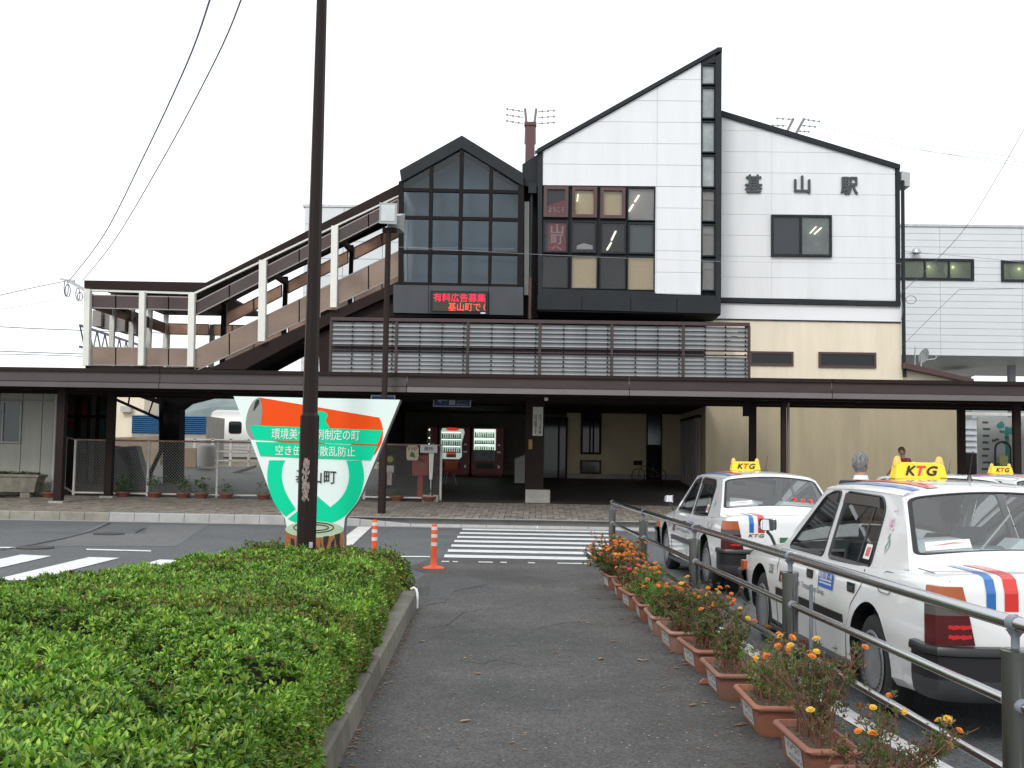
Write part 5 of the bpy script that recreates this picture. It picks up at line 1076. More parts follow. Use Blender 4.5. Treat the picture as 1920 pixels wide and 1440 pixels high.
# small white block and post beyond the sloping roof
x0, x1, z0, z1 = R(1806, 702, 1838, 760, 50); o = thing('pale_plant_box', 'pale box shaped cabin beyond the sloping brown roof edge', 'cabin', (x0, 50, 1)); MB().box(x0, x1, 51, 53, 1.5, z1).build('wall', SIDING, o); MB().box(x0-.1, x1+.1, 50.9, 53.1, z1, z1+.1).build('roof', GALV, o)
a0, a1, b0, b1 = R(1821, 710, 1824, 716, 50.9); MB().box(a0, a1, 50.9, 50.99, b0, b1).build('vent', BLACK, o)
# satellite dish
x, z = F(1728, 668, 36.5); t = thing('satellite_dish', 'grey satellite dish on the brown roof slope beside the station wall', 'satellite dish', (x, 36.3, z)); q = MB()
q.lathe([(.0, .06), (.12, .04), (.24, .0), (.25, .0), (.13, .055)], 16, (0, 0, 0), 'x'); q.T = None; o = q.build('dish', mat('dish_grey', (.32, .34, .35), .5), t, smooth=40, local=True); o.rotation_euler = (0, radians(15), radians(20)); MB().tube([(.0, 0, -.15), (.35, -.02, -.1), (.42, -.02, .0)], .02, 6).build('feed_arm', GALV, t, local=True); MB().tube([(-.05, .05, 0), (-.1, .05, -.55)], .025, 6).build('mast', GALV, t, local=True); MB().tube([(-.25, .05, .28), (-.28, .05, -.45)], .02, 6).build('mast', GALV, t, local=True)
# ================================================================ LAMP POST, POLE, SIGN
YP = 27.7; x = F(717, 900, YP)[0]; xt = x
t = thing('lamp_post', 'slim brown lamp post with square floodlight head at the pavement edge', 'street lamp', (x, YP, gz(YP)))
zk = F(718, 790, YP)[1]; q = MB(); ztop = F(726, 430, YP)[1]
MB().lathe([(.1, gz(YP)-.02), (.1, zk-.06), (.072, zk), (.072, ztop)], 10, (x, YP, 0)).build('post', BROWN, t, smooth=40)
x0, x1, z0, z1 = R(708, 381, 741, 420, YP-.2); cx = x+.02; W2 = (x1-x0)/2
q = MB(); q.add([(cx-W2, YP-.28, z0), (cx+W2, YP-.28, z0-.02), (cx+W2, YP-.28, z1-.02), (cx-W2, YP-.28, z1), (cx-W2*.75, YP+.0, z0+.05), (cx+W2*.75, YP+.0, z0+.05), (cx+W2*.75, YP+.0, z1-.12), (cx-W2*.75, YP+.0, z1-.12)], [(0, 1, 2, 3), (7, 6, 5, 4), (0, 4, 5, 1), (1, 5, 6, 2), (2, 6, 7, 3), (3, 7, 4, 0)])
lh = q.build('floodlight', mat('lamp_housing', (.30, .32, .32), .4, metal=.4), t); MB().box(cx-W2+.05, cx+W2-.05, YP-.295, YP-.281, z0+.06, z1-.06).build('lens', mat('frosted_lens', (.52, .57, .57), .35, var=.12, scale=3), lh)
q = MB(); q.add([(cx-W2+.12, YP+.35, z0-.12), (cx+W2+.12, YP+.35, z0-.12), (cx+W2+.12, YP+.35, z1-.14), (cx-W2+.12, YP+.35, z1-.14), (cx-W2*.7+.1, YP+.08, z0-.05), (cx+W2*.7+.1, YP+.08, z0-.05), (cx+W2*.7+.1, YP+.08, z1-.25), (cx-W2*.7+.1, YP+.08, z1-.25)], [(3, 2, 1, 0), (4, 5, 6, 7), (1, 5, 4, 0), (2, 6, 5, 1), (3, 7, 6, 2), (0, 4, 7, 3)]); q.build('floodlight', MATS['lamp_housing'], t)
q = MB(); q.box(x-.15, x+.2, YP-.04, YP+.12, z0-.16, z0-.05); q.build('bracket', BROWN, t); MB().lathe([(.078, 0), (.078, .3)], 10, (x, YP, zk-1.1)).build('notice_wrap', mat('faded_sticker', (.35, .36, .38), .7, var=.4, scale=9), t) if False else None
YPL = 12.7; xb, _ = F(577.5, 900, YPL); zk = F(583, 772, YPL)[1]
t = thing('tall_pole', 'tall brown steel pole rising from the hedge in front of the painted board', 'pole', (xb, YPL, 0))
DP = mat('pole_brown', (.020, .013, .012), .5, spec=.15, var=.12, scale=2.5, dirt=.3, stretch=(1, 1, .3))
q = MB(); r1 = .110; q.lathe([(r1, 0), (r1, zk-.05), (r1-.03, zk+.0)], 8, (xb, YPL, 0)); q.build('lower_sleeve', DP, t)
q = MB(); q.lathe([(.088, zk-.02), (.052, 8.6)], 8, (xb, YPL, 0)); q.build('shaft', DP, t)
PEEL = mat('peeled_sticker', (.26, .21, .19), .85, var=.5, scale=40); rr = random.Random(12)
q = MB()
for k in range(150):
    zz_ = rr.uniform(F(580, 938, YPL)[1], F(580, 862, YPL)[1]); xx = xb+rr.gauss(-.01, .022); s_ = rr.uniform(.006, .017); P_ = [(xx+s_*rr.uniform(.3, 1)*cos(a), zz_+s_*2.4*rr.uniform(.3, 1)*sin(a)) for a in (0, 1, 2, 3, 4.2, 5.2)]; q.prism(P_, YPL-.1092-.00001*k, YPL-.1083) if abs(xx-xb) < .045-s_*.5 else None
q.build('peeled_sticker', PEEL, t)
x0, x1, z0, z1 = R(583, 1015, 590, 1026, YPL); MB().box(x0, x1, YPL-.113, YPL-.109, z0, z1).build('small_sticker', mat('grey_sticker', (.35, .35, .38), .6, var=.3, scale=30), t)
# painted board
YB_ = 13.75; c8 = lambda x, y: (440+x/4.8, 740+y/4.8)
def S8(pts): return W([c8(*p) for p in pts], YB_)
def curve(pts):      # round off shallow corners only
    for _ in range(2):
        o = []; n = len(pts)
        for i in range(n):
            a, p, c = Vector(pts[i-1]), Vector(pts[i]), Vector(pts[(i+1) % n])
            if (p-a).angle(c-p) > radians(48): o.append(tuple(p))
            else: o += [tuple(p.lerp(a, .25)), tuple(p.lerp(c, .25))]
        pts = o
    return pts
outl = [(-10, 14), (1488, 46), (1182, 790), (1163, 840), (1125, 930), (1075, 1010), (1010, 1085), (990, 1110), (985, 1180), (975, 1235), (985, 1290), (978, 1480), (462, 1480), (452, 1290), (462, 1235), (470, 1180), (455, 1110), (400, 1040), (335, 930), (300, 830), (215, 600)]
SGW = mat('sign_mint_white', (.78, .90, .87), .6, spec=.15, var=.02, scale=2); SGG = mat('sign_green', (.004, .66, .35), .6, spec=.12, var=.03, scale=3); SGO = mat('sign_orange', (.86, .085, .01), .6, spec=.12, var=.03, scale=3); SGY = mat('sign_grey', (.27, .28, .25), .5); EDG = mat('sign_edge', (.16, .16, .15), .5, metal=.3)
pb = thing('painted_board', 'tall painted town board with orange drum and green ring, standing behind the pole', 'sign', (F(595, 900, YB_)[0], YB_, 0))
outl = curve(outl); MB().prism(S8(outl), YB_, YB_+.012).build('face', SGW, pb); MB().prism(S8(outl), YB_+.0125, YB_+.2).build('frame', EDG, pb)
lay = 0
def art(name, pts, m_, k):
    if name in ('green_ring', 'orange_drum', 'drum_end', 'green_figure', 'stump'): pts = curve(pts)
    return MB().prism(S8(pts), YB_-.002-.0022*k, YB_-.0005-.0022*k+(.0022 if False else 0)).build(name, m_, pb)
ring = [(312, 590), (292, 690), (296, 800), (330, 925), (395, 1035), (462, 1098), (550, 1030), (495, 945), (445, 850), (421, 740), (430, 650), (455, 590)]
art('green_ring', ring, SGG, 1)
art('green_ring', [(1005, 592), (1028, 670), (1032, 760), (1005, 860), (945, 945), (862, 1012), (735, 905), (640, 985), (575, 1040), (478, 1118), (540, 1150), (640, 1172), (740, 1178), (860, 1160), (960, 1118), (1055, 1035), (1128, 915), (1166, 780), (1163, 680), (1142, 592)], SGG, 1)
art('orange_drum', [(225, 25), (720, 108), (1302, 206), (1328, 270), (1337, 340), (1325, 430), (1290, 495), (1255, 548), (1240, 330), (235, 285), (252, 160)], SGO, 1)
art('drum_end', [(222, 25), (185, 40), (140, 95), (110, 180), (98, 270), (108, 340), (150, 402), (190, 402), (170, 300), (232, 285), (252, 160), (245, 80)], SGY, 2)
art('drum_mark', [(203, 42), (224, 46), (222, 80), (176, 146), (168, 140), (186, 66)], BLACK, 3)
art('green_figure', [(640, 230), (722, 150), (790, 145), (828, 165), (842, 188), (815, 232), (858, 300), (640, 300)], SGG, 2)
art('banner', [(130, 275), (1332, 320), (1287, 448), (1000, 440), (560, 424), (186, 404)], SGG, 3); art('banner', [(188, 424), (700, 436), (1285, 462), (1225, 590), (700, 572), (232, 550)], SGG, 3)
art('banner_stripe', [(340, 409), (600, 414), (790, 430), (822, 446), (600, 436), (420, 430)], mat('sign_rust', (.45, .11, .03), .5), 4); art('banner_stripe', [(1052, 436), (1290, 446), (1286, 462), (1052, 452)], MATS['sign_rust'], 4)
art('board_seam', [(1246, 200), (1249, 200), (1232, 460), (1229, 460)], BLACK, 5) if False else None
WT = mat('sign_lettering', (.80, .86, .84), .5)
def s8text(body, x0, y0, x1, y1, m_, bold=0., sl=.018):
    a = Vector((F(*c8(x0, (y0+y1)/2), YB_)[0], 0, F(*c8(x0, (y0+y1)/2), YB_)[1])); c = Vector((F(*c8(x1, (y0+y1)/2+sl*(x1-x0)), YB_)[0], 0, F(*c8(x1, (y0+y1)/2+sl*(x1-x0)), YB_)[1]))
    h_ = (y1-y0)/4.8*YB_/FOC; q = MB(); xd = (c-a).normalized(); yd = Vector((0, 0, 1)); mid = (a+c)/2; put_text(q, textmesh(body, (c-a).length, h_, .0015, bold), (mid.x, YB_-.0115, mid.z), xd, yd); q.build('lettering', m_, pb)
s8text('環境美化条例制定の町', 335, 302, 1125, 398, WT, .004, .02); s8text('空き缶等の散乱防止', 370, 456, 1085, 545, WT, .004, .02); s8text('基山町', 552, 668, 915, 790, BLACK, .004, .03)
def ell(cx, cy, rx, ry, n=28): return [(cx+rx*cos(2*pi*k/n), cy+ry*sin(2*pi*k/n)) for k in range(n)]
art('stump', [(452, 1290), (464, 1215), (600, 1270), (720, 1280), (860, 1268), (975, 1215), (986, 1290), (978, 1480), (462, 1480)], mat('stump_brown', (.32, .12, .03), .6, var=.1, scale=4), 1)
art('stump_top', ell(718, 1212, 262, 74), mat('stump_green', (.45, .58, .40), .6), 2)
for (rx, ry, cx_) in ((180, 46, 712), (120, 26, 725)):
    q = MB(); o1 = S8(ell(cx_, 1195, rx, ry)); q.tube([(p[0], YB_-.009, p[1]) for p in o1]+[(o1[0][0], YB_-.009, o1[0][1])], .007, 4, cap=False); q.build('stump_ring', BLACK, pb)
for P_ in ([(505, 1290), (535, 1300), (545, 1400), (525, 1470), (508, 1400)], [(800, 1275), (850, 1270), (840, 1330), (815, 1400), (800, 1350)], [(870, 1330), (900, 1290), (895, 1400), (885, 1470), (850, 1470)], [(900, 1260), (950, 1245), (945, 1330), (960, 1450), (930, 1440), (912, 1330)], [(735, 1350), (765, 1420), (780, 1475), (740, 1475)], [(770, 1300), (785, 1380), (775, 1400)]): art('bark_mark', P_, BLACK, 3)
# delineators
def delin(x, y, label):
    t = thing('delineator_post', label, 'bollard', (x, y, 0), 0, 'orange flexible delineator posts')
    q = MB(); q.lathe([(.165, 0), (.165, .012), (.13, .03), (.06, .045), (.045, .06), (.042, .2), (.042, .62), (.037, .645), (.02, .65)], 18); q.build('post', ORANGE, t, 50, local=True)
    for z in (.33, .45, .56): MB().lathe([(.0445, z), (.0445, z+.052)], 18).build('reflective_band', REFL, t, 50, local=True)
delin(*G(813, 1066), 'orange delineator post with full round base showing at the mouth of the path'); delin(*G(701, 1054), 'orange delineator post whose foot is hidden by the far end of the hedge')
# ================================================================ MASTS, WIRES, HILLS
def pt(px, py, Y): a = F(px, py, Y); return Vector((a[0], Y, a[1]))
MR = mat('mast_red', (.11, .045, .045), .6); MG = mat('mast_grey', (.20, .19, .19), .6)
def insul(q, p, d, n=6):
    q.tube([p, p+d], .02, 4)
    for k in range(n): c = p+d*(k+.6)/n; q.box(c.x-.03, c.x+.03, c.y-.03, c.y+.03, c.z-.04, c.z+.04) if k % 2 else None
t = thing('catenary_mast', 'reddish steel catenary mast with forked head between the two gables', 'mast', tuple(pt(993, 290, 47))); a, c = pt(993, 330, 47), pt(993, 236, 47)
MB().box(a.x-.2, a.x+.2, 46.9, 47.2, 1.2, c.z).build('mast', MR, t); MB().box(a.x-.26, a.x+.26, 46.85, 47.25, c.z, c.z+.14).build('cap_plate', MR, t)
for s_ in (-1, 1):
    MB().tube([Vector((a.x+s_*.2, 47, c.z-.8)), Vector((a.x+s_*.18, 47, c.z+.2)), Vector((a.x+s_*.24, 47, c.z+.75))], .055, 5).build('fork_arm', MG, t)
    for k in range(3): q = MB(); p_ = Vector((a.x+s_*.3, 47, c.z+.1+.26*k)); insul(q, p_, Vector((s_*.75, 0, .12 if s_ < 0 else .06))); q.build('insulator', MG, t)
t = thing('catenary_mast', 'grey twin rod catenary bracket poking above the sloping wing roof', 'mast', tuple(pt(1480, 240, 50))); 
for a, c in (((1468, 262), (1488, 222)), ((1484, 266), (1508, 222))): MB().tube([pt(*a, 50), pt(*c, 50)], .06, 5).build('rod', MG, t)
for k, (a, c) in enumerate((((1488, 224), (1455, 222)), ((1476, 236), (1447, 235)), ((1508, 224), (1538, 228)), ((1500, 235), (1530, 238)), ((1494, 246), (1518, 247)))): q = MB(); p_ = pt(*a, 50); insul(q, p_, pt(*c, 50)-p_); q.build('insulator', MG, t)
MB().tube([pt(1478, 262, 50)*1.0, Vector((pt(1478, 262, 50).x, 50, 6))], .12, 6).build('mast', MG, t)
t = thing('catenary_truss', 'dark lattice catenary beam seen through the open landing', 'truss', tuple(pt(172, 640, 60))); q = MB()
A0, A1, B0, B1 = pt(150, 610, 55), pt(300, 660, 75), pt(150, 650, 55), pt(300, 688, 75); q.tube([A0, A1], .08, 4); q.tube([B0, B1], .08, 4)
for k in range(12):
    u_, v_ = k/12, (k+.5)/12; w_ = (k+1)/12; q.tube([A0.lerp(A1, u_), B0.lerp(B1, v_)], .045, 4); q.tube([B0.lerp(B1, v_), A0.lerp(A1, w_)], .045, 4)
q.build('lattice', mat('lattice_dark', (.10, .11, .12), .6), t)
MB().tube([pt(955, 830, 75), pt(955, 832, 75)], .01, 3) if False else None
def wire(label, pts, r_=.012, m_=BLACK, name='overhead_wire', cat='cable'):
    P_ = [pt(*p) for p in pts]; out_ = []
    if cat == 'straight': cat = 'cable'; P_ = [P_[0].lerp(P_[1], k/2) for k in range(2)]+[P_[1].lerp(P_[2], .0), P_[1].lerp(P_[2], .5), P_[2]]
    for i in range(len(P_)-1):          # smooth the run
        p0, p1, p2, p3 = P_[max(i-1, 0)], P_[i], P_[i+1], P_[min(i+2, len(P_)-1)]
        for k in range(6):
            s_ = k/6; out_.append(.5*((2*p1)+(p2-p0)*s_+(2*p0-5*p1+4*p2-p3)*s_*s_+(3*p1-p0-3*p2+p3)*s_**3))
    out_.append(P_[-1]); q = MB(); q.tube(out_, r_, 5, cap=False); tag(q.build(name, m_), label, cat)
WG = mat('wire_grey', (.12, .125, .14), .6); WL = mat('wire_pale', (.45, .46, .48), .6)
wire('thick twisted blue grey cable sweeping from the sky down to the landing bracket', [(396, -8, 12), (350, 120, 15.5), (270, 292, 21), (195, 440, 27.5), (131, 525, 34.5)], .012, mat('wire_blue', (.13, .15, .24), .6))
wire('thinner cable falling just right of the thick one to the landing bracket', [(455, -8, 12), (405, 110, 15), (310, 290, 21), (215, 450, 28), (155, 526, 34.5)], .010, WG)
wire('low cable from the left edge up to the insulators', [(-10, 556, 30), (60, 540, 33), (128, 526, 34.6)], .012, WG); wire('lower of two short cables reaching the landing bracket from the left edge', [(-10, 581, 30), (60, 571, 33), (128, 556, 34.6)], .008, WL)
wire('level trackside wire crossing the left edge below the landing roof', [(-10, 612, 60), (90, 617, 60), (320, 625, 60)], .025, WG); wire('upper of the doubled catenary wires at the left edge', [(-10, 658, 60), (100, 662, 60), (300, 668, 60)], .025, WG); wire('lowest catenary wire at the left edge just above the canopy', [(-10, 664, 60), (60, 665, 60), (300, 673, 60)], .02, WG)
wire('thin cable falling from the right edge to the station wall', [(1930, 225, 33), (1870, 330, 34), (1800, 440, 35), (1692, 548, 35.7)], .009, WG); wire('slack service cable running across both white gables', [(745, 463, 33.9), (1010, 477, 33.9), (1350, 490, 34.1), (1690, 494, 35.6)], .0045, WL)
wire('short stay wire from the station corner up to the pale building', [(1694, 646, 35.8), (1746, 594, 36.9), (1798, 543, 38)], .008, WG); wire('level service wire leaving the stay wire towards the right edge', [(1798, 543, 38), (1860, 542, 38), (1925, 541, 38)], .008, WG); wire('cable along the top of the pale building windows', [(1693, 471, 36), (1800, 480, 40), (1925, 492, 45)], .01, WL)
for i, (a, c) in enumerate((((1500, 228), (1925, 297)), ((1530, 236), (1925, 313)), ((1520, 246), (1925, 305)))): wire(['topmost', 'lowest', 'middle'][i]+' of three faint catenary wires above the right wing', [(*a, 50), ((a[0]+c[0])/2, (a[1]+c[1])/2+6, 48), (*c, 45)], .012, WL)
for i, (a, c) in enumerate((((-5, 306), (958, 207)), ((-5, 327), (958, 222)))): wire(('upper' if i == 0 else 'lower')+' of two faint wires crossing the sky to the forked mast', [(*a, 60), (450, (a[1]+c[1])/2+22, 55), (*c, 47)], .010, mat('wire_faint', (.62, .64, .66), .6))
t = thing('cable_bracket', 'steel cable bracket with looped wires at the left end of the landing roof', 'bracket', tuple(pt(150, 545, 34.7)))
MB().tube([pt(128, 526, 34.7), pt(160, 544, 34.8)], .07, 4).build('arm', GALV, t); MB().tube([pt(113, 523, 34.7), pt(140, 527, 34.7)], .04, 4).build('arm', GALV, t)
q = MB()
for (a, b_, r_, s_) in ((124, 540, 4, 16), (127, 545, 5, 12), (146, 552, 4, 12), (150, 556, 5, 8)): q.tube([pt(a+r_*cos(k*pi/5), b_+s_*sin(k*pi/5), 34.7) for k in range(11)], .016, 4)
q.build('looped_wire', WG, t)
q = MB(); c_ = pt(1702, 562, 35.7); q.tube([c_+Vector((.17*cos(k*pi/6), 0, .13*sin(k*pi/6)))+Vector((.1, 0, 0)) for k in range(13)], .012, 4); q.tube([pt(1688, 546, 35.7), pt(1693, 580, 35.7), pt(1690, 600, 35.7)], .015, 4); tag(q.build('cable_coil', WG), 'coiled black cable hanging at the corner of the right wing', 'cable')
# hills
rg_ = random.Random(2); q = MB(); top = []
HX = [-420+k*14 for k in range(62)]; P_ = []
for x in HX:
    z = 50+22*exp(-((x+385)/45)**2)*1.2+8*sin(x*.02)+4*sin(x*.09)+rg_.uniform(-1.5, 1.5); P_.append(z)
q.loft([[(x, 900, -5) for x in HX], [(x, 915, z*.7) for x, z in zip(HX, P_)], [(x, 960, z) for x, z in zip(HX, P_)], [(x, 1100, z*.8) for x, z in zip(HX, P_)], [(x, 1200, -5) for x in HX]]); struct(q.build('hill', mat('wooded_hill', (.16, .20, .20), .95, var=.25, scale=.05), None, 40))
# ================================================================ TAXIS  (local: x right, y forward, z up, wheels at y -1.365 / 1.42)
CARW = mat('taxi_white', (.72, .73, .73), .2, var=.03, scale=1.5, dirt=.10, coat=.8, spec=.5)
CBLK = mat('car_black_trim', (.012, .012, .014), .35); CGRY = mat('bumper_grey', (.045, .047, .052), .55, var=.15, scale=6)
CHR = mat('chrome', (.75, .76, .78), .08, metal=1.); MIR = mat('mirror_glass', (.85, .87, .9), .02, metal=1.)
CARG = thinglass('car_glass', (.93, .97, .95), .03); CARGR = thinglass('rear_car_glass', (.93, .97, .96), .10); SBLUE = mat('stripe_blue', (.02, .14, .42), .3, coat=.5); SRED = mat('stripe_red', (.62, .03, .02), .3, coat=.5)
YEL = mat('roof_sign_yellow', (.85, .62, .03), .4); AMB = mat('amber_lens', (.36, .075, .012), .25, coat=.2); CLR = mat('smoked_lens', (.10, .09, .085), .25, coat=.2)
REDL = mat('red_lens', (.07, .003, .004), .3, coat=.1); REDG = mat('red_lens_lit', (.35, .012, .015), .4, emit=(1, .015, .02), estr=.16); TYR = mat('tyre', (.018, .018, .019), .8, bump=.3, bscale=60)
HUB = mat('wheel_cover', (.30, .31, .32), .35, metal=.5); SEATM = mat('seat_grey_blue', (.16, .19, .22), .9, var=.1); LACE = mat('white_lace', (.55, .64, .68), .9, var=.2, scale=60)
def cr_(P, t):          # Catmull-Rom through rows keyed by first value
    k = 0
    while k < len(P)-2 and t > P[k+1][0]: k += 1
    p1, p2 = P[k], P[k+1]; p0 = P[k-1] if k else p1; p3 = P[k+2] if k+2 < len(P) else p2; h = p2[0]-p1[0]; s_ = min(1, max(0, (t-p1[0])/h)); o = []
    for j in range(1, len(p1)):
        m1 = (p2[j]-p0[j])/max(1e-6, p2[0]-p0[0])*h; m2 = (p3[j]-p1[j])/max(1e-6, p3[0]-p1[0])*h; d = p2[j]-p1[j]
        if d*m1 <= 0: m1 = 0
        if d*m2 <= 0: m2 = 0
        o.append((2*s_**3-3*s_**2+1)*p1[j]+(s_**3-2*s_**2+s_)*m1+(-2*s_**3+3*s_**2)*p2[j]+(s_**3-s_**2)*m2)
    return o
# y, half width, sill z, shoulder z, centre top z
PRF = [(-2.40, .775, .34, .86, .90), (-2.37, .81, .30, .935, .975), (-2.25, .828, .27, .96, 1.0), (-1.9, .845, .25, .95, 1.01), (-1.5, .848, .22, .93, 1.0), (-.6, .85, .20, .90, .98), (.4, .85, .20, .885, .97), (.95, .848, .21, .87, .965), (1.6, .84, .23, .83, .90), (2.0, .82, .26, .78, .84), (2.17, .79, .29, .74, .79), (2.21, .76, .33, .70, .74)]
def section(y, cabin):
    W_, zb, zs, zt = cr_(PRF, y)
    if cabin: top = [(W_-.105, zs-.0), (W_-.12, zs-.04), (W_-.14, .45), (0, .45)]
    else: top = [(W_-.13, zs+(zt-zs)*.42), (W_-.26, zs+(zt-zs)*.72), (W_*.35, zt-.004), (0, zt)]
    half = [(0, zb), (W_*.6, zb), (W_*.93, zb+.01), (W_*.975, zb+.06), (W_*.99, zb+.2), (W_, .56), (W_-.002, .62), (W_-.012, .72), (W_-.03, zs-.045), (W_-.055, zs-.012), (W_-.085, zs+.004)]+top
    return [(x, y, z) for x, z in half]+[(-x, y, z) for x, z in half[1:-1][::-1]]
def car_body():
    ys = sorted(set([round(-2.4+.05*i, 3) for i in range(93)]+[-2.39, -2.37, -2.34, 2.21, 2.19, 2.17])); rings = []
    ys = [y for y in ys if y <= 2.21]
    for y in ys:
        if abs(y+1.72) < .026: continue
        rings.append((y, section(y, -1.2 < y < .86)))
    extra = [(-1.2001, section(-1.2001, False)), (.861, section(.861, False)), (.859, section(.859, True)), (-1.199, section(-1.199, True))]
    rings = sorted(rings+extra, key=lambda r: r[0]); R_ = [r[1] for r in rings]; q = MB(); q.loft(R_, closed=True, flip=True)
    n = len(R_[0]); a = q.v[:n]; q.f.append(tuple(range(n))); q.m.append(0); q.f.append(tuple(len(q.v)-n+k for k in range(n))[::-1]); q.m.append(0)
    me = q.mesh('body', [CARW, CBLK], None); bm = bmesh.new(); bm.from_mesh(me); bmesh.ops.recalc_face_normals(bm, faces=bm.faces); bm.to_mesh(me); bm.free()
    ob = bpy.data.objects.new('tmp', me); COL.objects.link(ob)
    c = MB()
    for yy_ in (-1.365, 1.42):
        for s_ in (-1, 1): c.lathe([(.375, .56*s_), (.375, .98*s_)] if s_ > 0 else [(.375, .98*s_), (.375, .56*s_)], 36, (0, yy_, .335), 'x')
    cm = c.mesh('cut', [CBLK]); bm = bmesh.new(); bm.from_mesh(cm); bmesh.ops.recalc_face_normals(bm, faces=bm.faces); bm.to_mesh(cm); bm.free()
    cb = bpy.data.objects.new('cut', cm); COL.objects.link(cb)
    md = ob.modifiers.new('b', 'BOOLEAN'); md.operation = 'DIFFERENCE'; md.object = cb; md.solver = 'EXACT'; md.material_mode = 'TRANSFER'
    dg = bpy.context.evaluated_depsgraph_get(); me2 = bpy.data.meshes.new_from_object(ob.evaluated_get(dg)); bpy.data.objects.remove(ob); bpy.data.objects.remove(cb)
    me2.polygons.foreach_set('use_smooth', [True]*len(me2.polygons)); me2.set_sharp_from_angle(angle=radians(32)); me2.name = 'body'; return me2
def sidex(z): return .765-(z-.90)*.33          # tumblehome of the glasshouse
def side_poly(mb, outer, holes, sgn, off=0., mi=0):
    L3 = [[Vector((p[0], p[1], 0)) for p in outer]]+[[Vector((p[0], p[1], 0)) for p in h] for h in holes]; flat = [p for l in L3 for p in l]; tri = tessellate_polygon(L3)
    vs = [(sgn*(sidex(p.y)+off), p.x, p.y) for p in flat]; fs = []
    for t in tri:
        a, b_, c = [flat[i] for i in t]; ar = (b_.x-a.x)*(c.y-a.y)-(c.x-a.x)*(b_.y-a.y); t = tuple(t) if ar*sgn > 0 else tuple(t[::-1]); fs.append(t)
    mb.add(vs, fs, mi)
def rnd(pts, r_=.04, n=4):
    o = []; N = len(pts)
    for i in range(N):
        p, a, c = Vector(pts[i]), Vector(pts[i-1]), Vector(pts[(i+1) % N]); d1 = (a-p); d2 = (c-p); l = min(r_, d1.length*.4, d2.length*.4); s_, e_ = p+d1.normalized()*l, p+d2.normalized()*l
        for k in range(n+1): t = k/n; o.append(tuple((1-t)**2*s_+2*t*(1-t)*p+t*t*e_))
    return o
def grow(pts, d):
    N = len(pts); o = []; ar = sum(pts[i][0]*pts[(i+1) % N][1]-pts[(i+1) % N][0]*pts[i][1] for i in range(N)); sg = 1 if ar > 0 else -1
    for i in range(N):
        a, p, c = Vector(pts[i-1]), Vector(pts[i]), Vector(pts[(i+1) % N]); t = (c-a).normalized(); o.append((p.x+t.y*d*sg, p.y-t.x*d*sg))
    return o
W1 = rnd([(.72, .925), (.20, 1.345), (.04, 1.385), (-.13, 1.392), (-.155, .925)], .035)
W2 = rnd([(-.30, .925), (-.275, 1.393), (-1.02, 1.375), (-1.13, 1.30), (-1.17, .925)], .05)
W2a = rnd([(-.27, .925), (-.25, 1.393), (-.90, 1.378), (-.905, .925)], .03); W2b = rnd([(-.93, .925), (-.925, 1.377), (-1.02, 1.37), (-1.12, 1.29), (-1.155, .925)], .03)
OUT = [(.98, .885), (.26, 1.405), (.0, 1.43), (-.6, 1.435), (-1.2, 1.42), (-1.36, 1.40), (-1.62, 1.17), (-1.82, .965), (-1.3, .905), (-.3, .885)]
def patch(P, s, t):      # bilinear quad with a bow; P corners: bottom L, bottom R, top R, top L, bow vector
    a = P[0].lerp(P[1], s); c = P[3].lerp(P[2], s); p = a.lerp(c, t); return p+P[4]*(1-(2*s-1)**2)
def glass_patch(P, m0=.09, m1=.93, s0=.07):
    outer = [(0, 0)]; 
    def loop(a, b_, c, d, r_):
        return rnd([(a, c), (b_, c), (b_, d), (a, d)], r_, 5)
    inn0 = loop(s0, 1-s0, m0, m1, .07); inn = []
    for i_, a_ in enumerate(inn0):          # enough points along the long sides for the bow
        b_ = inn0[(i_+1) % len(inn0)]; k_ = max(1, int(((b_[0]-a_[0])**2+(b_[1]-a_[1])**2)**.5/.06)); inn += [(a_[0]+(b_[0]-a_[0])*j_/k_, a_[1]+(b_[1]-a_[1])*j_/k_) for j_ in range(k_)]
    n = len(inn); out_ = []
    for (s, t) in inn:      # project to border
        dx, dy = s-.5, t-.5; k = min(.5/abs(dx) if abs(dx) > 1e-6 else 9, .5/abs(dy) if abs(dy) > 1e-6 else 9); out_.append((.5+dx*k, .5+dy*k))
    for cs, ct in ((0, 0), (1, 0), (1, 1), (0, 1)):
        i = min(range(n), key=lambda i: (out_[i][0]-cs)**2+(out_[i][1]-ct)**2); out_[i] = (cs, ct)
    mid = [(.5+(s-.5)*1.04, .5+(t-.5)*1.035) for s, t in inn]
    F1 = MB(); F1.loft([[patch(P, *q) for q in out_], [patch(P, *q) for q in mid]], closed=True)
    F2 = MB(); nn = (P[1]-P[0]).cross(P[3]-P[0]).normalized(); F2.loft([[patch(P, *q)+nn*.002 for q in mid], [patch(P, *q)+nn*.004 for q in inn], [patch(P, .5+(q[0]-.5)*.985, .5+(q[1]-.5)*.985)-nn*.006 for q in inn]], closed=True)
    F3 = MB(); rs = [[patch(P, .5+(q[0]-.5)*k, .5+(q[1]-.5)*k)-nn*.003 for q in inn] for k in (1.0, .75, .5, .25, .02)]; F3.loft(rs, closed=True); return F1, F2, F3
def on_top(mb, y0, y1, x0, x1, zf, mi=0, n=10, off=.003):
    mb.loft([[(x0+(x1-x0)*j/3, y0+(y1-y0)*i/n, zf(x0+(x1-x0)*j/3, y0+(y1-y0)*i/n)+off) for j in range(4)] for i in range(n+1)], mi=mi)
def roof_z(x, y):
    t = min(1, abs(x)/.60); e_ = 1.405 + .02*(1-((y+.52)/.9)**2); c = .085*(1-((y+.5)/1.05)**4*.55); return e_+c*(1-t**2.6)**.62
